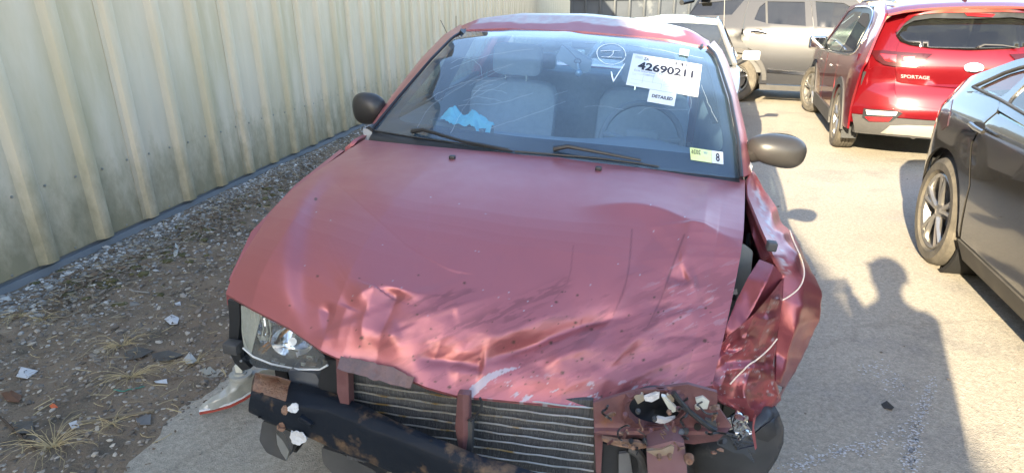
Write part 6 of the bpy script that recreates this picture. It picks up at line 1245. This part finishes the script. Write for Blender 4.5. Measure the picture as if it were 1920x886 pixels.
sheet('roof', [ecr(x, z) for x, z in [(cw-.85, 1.68), (cw-.5, 1.74), (cw+.8, 1.78), (cw+1.6, 1.74), (cw+1.95, 1.66)]], P_GRY, gry, nu=14, nv=16, off=(0, 0, -.02))
ex('roof_side', [(cw-.75, 1.60), (cw-.7, 1.70), (cw, 1.77), (cw+.8, 1.785), (cw+1.6, 1.745), (cw+1.95, 1.67), (cw+2.75, 1.18), (cw+2.5, 1.18), (cw+1.8, 1.60), (cw+1.2, 1.66), (cw, 1.66)], P_GRY, lift=.001)
sheet('windscreen', [ecr(x, z) for x, z in [(cw+1.95, 1.66), (cw+2.4, 1.40), (cw+2.8, 1.15)]], M_GLC, gry, nu=12, nv=8, off=(0, 0, -.004)); sheet('bonnet', [ecr(x, z) for x, z in [(cw+2.75, 1.16), (fx+.5, 1.08), (fx+.85, .95), (fx+.95, .5)]], P_GRY, gry, nu=12, nv=10, off=(0, 0, -.02))
sheet('rear_window', [ecr(x, z, 0) for x, z in [(cw-1.04, 1.18), (cw-.72, 1.66)]], M_GL, gry, nu=12, nv=4, off=(.004, 0, 0)); sheet('tailgate', [ecr(x, z, 0) for x, z in [(cw-1.0, .4), (cw-1.1, .8), (cw-1.04, 1.18)]], P_GRY, gry, nu=12, nv=6, off=(.02, 0, 0))
mb = MB(); mb.box((cw-.72, .1, 1.66), (cw-.55, 1.88, 1.71), bev=.02); mb.tube([(cw-1.02, .15, 1.62), (cw-.95, .6, 1.66)], .045, 8); mb.build('spoiler', M_BLK, gry)
panel('body_side', [(cw-1., .45), (cw-1.0, 1.1), (cw+fx-fx, 1.15), (fx+.7, 1.0), (fx+.9, .5)], lambda x, z: np.array([x, 1.98-exy(x, z), z]), P_GRY, gry, step=.15, off=(0, -.02, 0))
mb = MB(); mb.box((cw-.9, .25, .3), (fx+.7, 1.7, .5)); mb.box((fx-.55, .2, .5), (fx-.5, 1.8, 1.1)); mb.build('underbody', M_DARK, gry, smooth=False)
for yy in (.09, 1.88): mb = MB(); mb.box((cw-.5, yy-.02, .5), (fx-.5, yy+.02, 1.10)); mb.build('door_trim', M_INT, gry, smooth=False)
for (x, y) in ((cw+.75, .55), (cw+.75, 1.4), (cw+1.55, .55), (cw+1.55, 1.4)):
    mb = MB(); V, F = cushion((x-.09, y-.26, .6), (x+.09, y+.26, 1.2), .1); mb.add(V, F); s_ = mb.build('seat_back', M_INTB, gry); mb = MB(); V, F = cushion((x-.07, y-.13, 1.22), (x+.05, y+.13, 1.40), .1); mb.add(V, F); mb.build('headrest', M_INT, s_)
def wheel_y(parent, c, r, w, m, face, axis_dir=-1):
    e = wheel(parent, c, r, w, .64, 5, m, face=face); e.rotation_euler = (0, 0, PI/2); return e
for (x, y, f__) in ((cw, .14, -1), (fx, .14, -1), (cw, 1.84, 1), (fx, 1.84, 1)): wheel_y(gry, (x, y, .375), .375, .24, M_ALLOY, f__)

# ============================================================= THE PHOTOGRAPHER, standing just behind the camera
def skin_body(name, joints, edges, m, parent=None, sub=2, root=0):
    me = bpy.data.meshes.new(name); me.from_pydata([j[0] for j in joints], edges, []); o = bpy.data.objects.new(name, me); COL.objects.link(o); me.materials.append(m)
    md = o.modifiers.new('skin', 'SKIN'); md.use_smooth_shade = True
    for i, j in enumerate(joints): me.skin_vertices[0].data[i].radius = (j[1], j[2] if len(j) > 2 else j[1])
    me.skin_vertices[0].data[root].use_root = True; s_ = o.modifiers.new('sub', 'SUBSURF'); s_.levels = sub; s_.render_levels = sub
    if parent: o.parent = parent
    return o
M_SKIN = mat('skin', (.50, .30, .22), .55, c2=(.56, .34, .26), nscale=12); M_COAT = mat('dark_coat', (.035, .04, .05), .85, bump=.3, bscale=150); M_JEAN = mat('denim', (.05, .07, .12), .9, bump=.2, bscale=300); M_HAIR = mat('dark_hair', (.03, .02, .015), .7)
nt = M_COAT.node_tree; N = nt.nodes; L_ = nt.links; tc = N.new('ShaderNodeTexCoord'); sp = N.new('ShaderNodeSeparateXYZ'); L_.new(tc.outputs['Object'], sp.inputs[0])
cr = N.new('ShaderNodeValToRGB'); cr.color_ramp.interpolation = 'CONSTANT'; e = cr.color_ramp.elements; e[0].color = (.02, .018, .016, 1); e[1].position = .82; e[1].color = (.035, .04, .05, 1); x = e.new(.10); x.color = (.06, .08, .13, 1)
L_.new(sp.outputs[2], cr.inputs[0]); L_.new(cr.outputs[0], N['Principled BSDF'].inputs['Base Color'])
per = thing('person', 'person in dark coat, jeans and cap holding up a phone with both hands', 'person', loc=(.12, -.47, 0))
J = [((0, 0, .97), .20, .15), ((0, .0, 1.15), .19, .14), ((0, .0, 1.34), .205, .13), ((0, .01, 1.46), .11, .09), ((0, .03, 1.52), .055, .055), ((0, .05, 1.60), .075, .085), ((0, .05, 1.68), .078, .09),
     ((-.10, 0, .86), .13), ((-.12, .01, .52), .062), ((-.13, -.02, .10), .045), ((-.14, .10, .05), .045), ((.10, 0, .86), .13), ((.12, .01, .52), .062), ((.13, -.02, .10), .045), ((.14, .10, .05), .045),
     ((-.18, .0, 1.41), .055), ((-.14, .17, 1.20), .042), ((-.19, .37, 1.37), .032), ((-.205, .415, 1.43), .026), ((.19, .0, 1.41), .06), ((.15, .20, 1.18), .045), ((.02, .37, 1.37), .032), ((-.005, .415, 1.43), .026)]
J = [((j[0][0], j[0][1], j[0][2]+(.05*min(1, max(0, (j[0][2]-.9)/.5)) if i < 7 or i in (15, 19) else 0)), *j[1:]) for i, j in enumerate(J)]
Eg = [(0, 1), (1, 2), (2, 3), (3, 4), (4, 5), (5, 6), (0, 7), (7, 8), (8, 9), (9, 10), (0, 11), (11, 12), (12, 13), (13, 14), (2, 15), (15, 16), (16, 17), (17, 18), (2, 19), (19, 20), (20, 21), (21, 22)]
skin_body('body', J, Eg, M_COAT, per)
# head with features, cap, hands with fingers
mb = MB(); bm = bmesh.new(); bmesh.ops.create_uvsphere(bm, u_segments=24, v_segments=18, radius=1)
V = []
for v in bm.verts:
    x, y, z = v.co; w_ = 1-.22*max(0, -z); V.append((x*.078*w_, y*.098*w_+.055+(.014 if abs(x) < .2 and y > .7 and -.35 < z < .1 else 0), z*.122+1.625))
mb.add(V, [tuple(q.index for q in f.verts) for f in bm.faces]); bm.free(); hd_ = mb.build('head', M_SKIN, per)
for sg in (-1, 1):
    mb = MB(); mb.lathe([(-.004, .001), (-.004, .011), (.003, .009), (.004, .001)], 10, 'y', c=(sg*.030, .150, 1.635)); mb.build('eye', mat('eye_dark', (.05, .04, .04), .2), hd_)
    mb = MB(); V, F = cushion((sg*.078-.008, .035, 1.60), (sg*.078+.008, .075, 1.66), .1); mb.add(V, F); mb.build('ear', M_SKIN, hd_)
mb = MB(); mb.tube([(-.024, .146, 1.567), (0, .152, 1.565), (.024, .146, 1.567)], [.003, .006, .003], 6); mb.build('mouth', mat('lips', (.35, .15, .13), .6), hd_)
mb = MB(); V = []; F = []
bm = bmesh.new(); bmesh.ops.create_uvsphere(bm, u_segments=22, v_segments=12, radius=1)
V = [(v.co.x*.098, v.co.y*.118+.04, max(v.co.z, -.15)*.115+1.665) for v in bm.verts]; mb.add(V, [tuple(q.index for q in f.verts) for f in bm.faces]); bm.free(); mb.tube([(0, .12, 1.685), (0, .20, 1.672)], [.075, .05], 12, flat=.12); mb.build('cap', mat('cap_cloth', (.03, .03, .035), .85), hd_)
def hand(c, s_):     # palm on the side of the phone, four fingers curled behind and a thumb
    c = np.array(c); J = [((0, 0, 0), .020, .030), ((s_*.0, .03, .03), .016, .030)]; E = [(0, 1)]
    o = skin_body('hand', [(tuple(c+np.array([0, -.01, -.035])), .022, .026), (tuple(c), .016, .032), (tuple(c+np.array([0, .012, .03])), .014, .030)], [(0, 1), (1, 2)], M_SKIN, per)
    for i, (dz, ln) in enumerate(((.042, .070), (.020, .078), (-.003, .073), (-.024, .058))):
        b0 = c+np.array([0, .012, dz]); skin_body('finger', [(tuple(b0), .009), (tuple(b0+np.array([-s_*.012, .020, .004])), .0085), (tuple(b0+np.array([-s_*ln*.5, .022, .006])), .008), (tuple(b0+np.array([-s_*ln*.85, .016, .004])), .0065)], [(0, 1), (1, 2), (2, 3)], M_SKIN, o)
    b0 = c+np.array([0, -.012, .0]); skin_body('thumb', [(tuple(b0), .011), (tuple(b0+np.array([-s_*.02, -.014, .022])), .010), (tuple(b0+np.array([-s_*.036, -.012, .040])), .008)], [(0, 1), (1, 2)], M_SKIN, o)
hand((-.205, .422, 1.455), -1); hand((-.010, .422, 1.455), 1)
hd_.location = (0, 0, .055)
ph = thing('phone', 'dark mobile phone held level in both hands in front of the face', 'phone', loc=(-.035, -.022, 1.475))
mb = MB(); mb.box((-.075, -.004, -.036), (.085, .004, .036), bev=.003); mb.build('phone_body', M_BLK, ph); mb = MB(); mb.box((-.07, -.0052, -.033), (.08, -.0042, .033)); mb.build('screen', mat('phone_screen', (.05, .06, .07), .1), ph, smooth=False)
mb = MB(); mb.lathe([(.004, .0075), (.0065, .007), (.0065, .0045), (.005, .004), (.005, .0005)], 16, 'y', c=(.035, 0, .024)); mb.build('phone_lens', M_FRIT, ph)

# ============================================================= LITTER AND WEEDS ON THE VERGE
def gpt(x, y): p = gp(x, y); return np.array([p[0], p[1], vz(p[0], p[1])])
def scrap(name, q, m, label, cat, tilt=.006, mark=False):
    P = [gpt(x, y) for x, y in q]; zc = max(p[2] for p in P)+.004
    V = [(p[0], p[1], zc+tilt*(i % 2)) for i, p in enumerate(P)]; c = np.mean(V, 0)+(0, 0, .003); n = len(V); V = V+[tuple(c)]
    F = [(i, (i+1) % n, n) for i in range(n)]; 
    nr_ = np.cross(np.array(V[1])-V[0], np.array(V[2])-V[0])
    if nr_[2] < 0: F = [f[::-1] for f in F]
    V, F = thick(V, F, (0, 0, -.0025)); o = mesh(name, V, F, m, None, smooth=False); tag(o, label, cat)
    if mark:
        A = [np.array(V[i]) for i in range(4)]; mb = MB(); cc = sum(A)/4+(0, 0, .0085); e = (A[1]-A[0])*.18; f2 = (A[3]-A[0])*.1
        mb.tube([cc-e, cc-f2, cc+e*.8+f2], .0012, 5); mb.build('printed_mark', M_INK, o)
    return o
M_SCR = mat('grimy_white', (.55, .55, .56), .7, c2=(.45, .46, .47), nscale=20); M_SHRD = mat('black_shard', (.035, .035, .036), .5, c2=(.09, .085, .08), nscale=20)
scrap('white_tile', [(310, 606), (325, 599), (338, 604), (335, 617), (321, 616)], M_SCR, 'small white square with a dark mark lying on brown gravel', 'debris', mark=True)
scrap('white_tile', [(33, 713), (43, 697), (74, 702), (55, 719)], M_SCR, 'white square card lying nearest the lower left of the dirt', 'debris', mark=True)
scrap('white_chip', [(131, 800), (147, 797), (151, 807), (138, 813)], M_SCR, 'small white chip beside the dry grass at the bottom left', 'debris')
scrap('white_chip', [(290, 718), (314, 716), (315, 722), (294, 723)], M_SCR, 'thin white sliver beside the green plastic strip', 'debris')
scrap('white_chip', [(328, 572), (339, 570), (340, 575), (332, 577)], M_SCR, 'tiny white chip furthest from the camera, above the marked square', 'debris')
scrap('pale_stone_slab', [(374, 694), (395, 690), (406, 698), (388, 706)], mat('pale_slab', (.32, .31, .26), .9, bump=.4), 'pale flat stone lying left of the fallen lamp', 'stone')
scrap('grey_plastic_bag', [(345, 675), (358, 669), (370, 678), (364, 690), (350, 684)], mat('film_grey', (.36, .37, .36), .4), 'crumpled grey plastic film between dry grass stems', 'litter', .02)
scrap('white_shard', [(328, 488), (333, 473), (339, 480), (336, 497), (330, 498)], mat('milky_shard', (.42, .43, .41), .4), 'upright milky shard on the gravel heap', 'debris', .01)
scrap('red_fragment', [(95, 768), (103, 764), (111, 770), (101, 775)], mat('orange_plastic', (.6, .12, .04), .4), 'small orange red plastic fragment near the dry stick', 'debris')
scrap('dark_leaf', [(1652, 758), (1662, 754), (1676, 764), (1672, 770), (1658, 766)], mat('leaf_dark', (.03, .028, .025), .8), 'small dark leaf lying inside the shadow of the photographer', 'leaf')
scrap('brown_leaf', [(5, 745), (25, 742), (45, 750), (40, 764), (15, 760)], mat('leaf_brown', (.12, .06, .035), .8), 'large curled brown leaf at the left edge', 'leaf')
for q, l in (([(235, 670), (260, 660), (290, 665), (268, 680), (240, 683)], 'black plastic shard beside the upper grass tuft'), ([(25, 800), (65, 800), (68, 820), (35, 823)], 'black plastic shard near the bottom left corner'), ([(285, 668), (318, 664), (345, 670), (318, 684), (290, 682)], 'long black plastic shard left of the fallen lamp'), ([(256, 790), (286, 786), (284, 802), (262, 806)], 'grey flat stone chip on the edge of the asphalt'), ([(55, 828), (80, 826), (70, 838)], 'tiny black shard at the bottom left')):
    scrap('black_shard', q, M_SHRD if 'grey' not in l else mat('grey_chip', (.13, .13, .13), .8), l, 'debris', .008)
mb = MB(); P = [gpt(*q)+np.array([0, 0, .006]) for q in smoothline([(215, 735), (232, 738), (255, 734), (272, 728)])]; mb.tube(P, [.004]*len(P), 5, flat=.4); tag(mb.build('plastic_strip', mat('green_plastic', (.05, .22, .16), .5)), 'faded green plastic strip on the dirt between the grass tufts', 'litter')
mb = MB(); P = [gpt(*q)+np.array([0, 0, .010]) for q in smoothline([(155, 799), (200, 792), (250, 786), (292, 776)])]; mb.tube(P, [.006+.002*math.sin(i) for i in range(len(P))], 6); tag(mb.build('dry_stick', mat('weathered_wood', (.17, .14, .10), .9, bump=.5)), 'weathered straight stick lying along the edge of the dirt', 'stick')
mb = MB(); P = [gpt(*q)+np.array([0, 0, .012]) for q in smoothline([(2, 790), (28, 812), (52, 838), (72, 856)])]; mb.tube(P, [.004]*len(P), 6); tag(mb.build('dark_twig', mat('dark_wood', (.07, .05, .035), .9)), 'dark reddish twig in the bottom left corner', 'twig')
mb = MB(); P = [gpt(*q)+np.array([0, 0, .012]) for q in smoothline([(246, 555), (262, 556), (282, 557)])]; mb.tube(P, [.005]*len(P), 6); tag(mb.build('grey_rod', M_GREYP), 'short grey rod on the stones below the moss', 'debris')
def tuft(px, n, L_, label, spread=1.):
    c = gpt(*px); t = thing('grass_tuft', label, 'grass', loc=tuple(c), group=None)
    base_a = rnd.uniform(0, 6)
    for k in range(int(n*1.7)):
        a = base_a+rnd.choice([rnd.gauss(0, .7), rnd.gauss(2.6, .8), rnd.uniform(0, 6.28)]); l = L_*rnd.uniform(.3, 1.2); P = []; up = rnd.uniform(.1, .75)
        for i in range(6):
            q = i/5; r_ = l*q; P.append((math.cos(a)*r_*spread+.01*math.cos(a*3), math.sin(a)*r_*spread, .004+l*up*math.sin(q*PI*.95)*.42)); a += rnd.uniform(-.12, .12)
        mb = MB(); mb.tube(P, [.0011, .0010, .0009, .0008, .0006, .0003], 4, cap=False); mb.build('blade', M_STRAW, t)
tuft((232, 657), 26, .16, 'straw coloured grass tuft standing highest up the dirt'); tuft((248, 712), 26, .17, 'straw coloured grass tuft just above the green strip'); tuft((102, 845), 34, .20, 'large straw coloured grass tuft at the bottom left'); tuft((370, 680), 16, .14, 'thin dry grass tuft beside the fallen lamp'); tuft((215, 800), 14, .12, 'sparse dry grass tuft at the end of the stick')
tuft((44, 612), 22, .13, 'grey dead weed at the left edge'); tuft((85, 612), 16, .10, 'small grey dead weed right of the one at the left edge')
# ---- lamp unit hanging by its connector at the passenger corner
ZL = .05
LM = thing('fallen_lamp', 'broken clear lamp unit with red rim lying on the ground by the passenger corner', 'lamp')
def lpz(q, z): p = gp(q[0], q[1], z); return p
top_ = [(376, 762), (395, 742), (415, 733), (428, 722), (432, 706), (448, 696), (470, 694), (500, 690), (527, 690)]; bot_ = [(374, 770), (400, 765), (430, 757), (455, 745), (470, 735), (490, 722), (510, 710), (525, 700), (532, 694)]
zt = [.04, .075, .09, .11, .14, .15, .15, .13, .11]
rows = [np.array([lpz(q, z) for q, z in zip(top_, zt)]), np.array([lpz(((a[0]+b_[0])/2, (a[1]+b_[1])/2-3), z*.9) for a, b_, z in zip(top_, bot_, zt)]), np.array([lpz(q, .030+.004*i) for i, q in enumerate(bot_)])]
sheet('lamp_shell', rows, mat('milky_lens', (.34, .34, .31), .3, c2=(.20, .21, .20), nscale=16, coat=.6), LM, off=(0, .02, -.012), nu=40, nv=14, disp=lambda V, a, b_: V+np.stack([0*V[:, 0], .012*(NZ.ridge(V[:, 0]*16, V[:, 1]*16, 2)-.3), .012*NZ.ridge(V[:, 0]*18, V[:, 1]*12, 2)], 1))
mb = MB(); mb.tube([rows[2][i]+(0, 0, -.010) for i in range(9)], .007, 6); mb.build('red_rim', mat('red_rim', (.28, .05, .035), .4), LM); mb = MB(); mb.tube([rows[2][i]+(0, -.001, .001) for i in range(9)], .0045, 6); mb.build('white_rim', M_SCR, LM)
c = lpz((452, 704), .15); mb = MB(); mb.lathe([(0, .045), (.012, .044), (.012, .026), (.02, .024), (.02, .001)], 16, 'z', c=tuple(c)); mb.build('bulb_socket', mat('milky_lens', (.5, .5, .46), .3), LM)
mb = MB(); mb.box((-.014, -.012, 0), (.014, .012, .035), bev=.003, M=Matrix.Translation(Vector(c)+Vector((0, 0, .02)))); mb.build('connector', mat('ivory_plastic', (.5, .5, .44), .4), LM)
wtop = CAR.M @ np.array(CAR.at(452, 676, 1, .33))+CAR.O; mb = MB(); mb.tube([tuple(c+(0, 0, .05)), tuple((c+wtop)/2+(0, 0, .03)), tuple(wtop)], .004, 6); mb.build('wire', mat('grey_wire', (.16, .17, .17), .5), LM)
# repeats of a kind share a group
for nm, gr in (('white_tile', 'white squares on the dirt'), ('white_chip', 'white chips on the dirt'), ('black_shard', 'dark shards on the dirt'), ('grass_tuft', 'dry weed tufts on the dirt'), ('parked_sedan', 'cars parked in the lot'), ('parked_suv', 'cars parked in the lot')):
    for o in S.objects:
        if o.parent is None and o.name.split('.')[0] == nm: o['group'] = gr
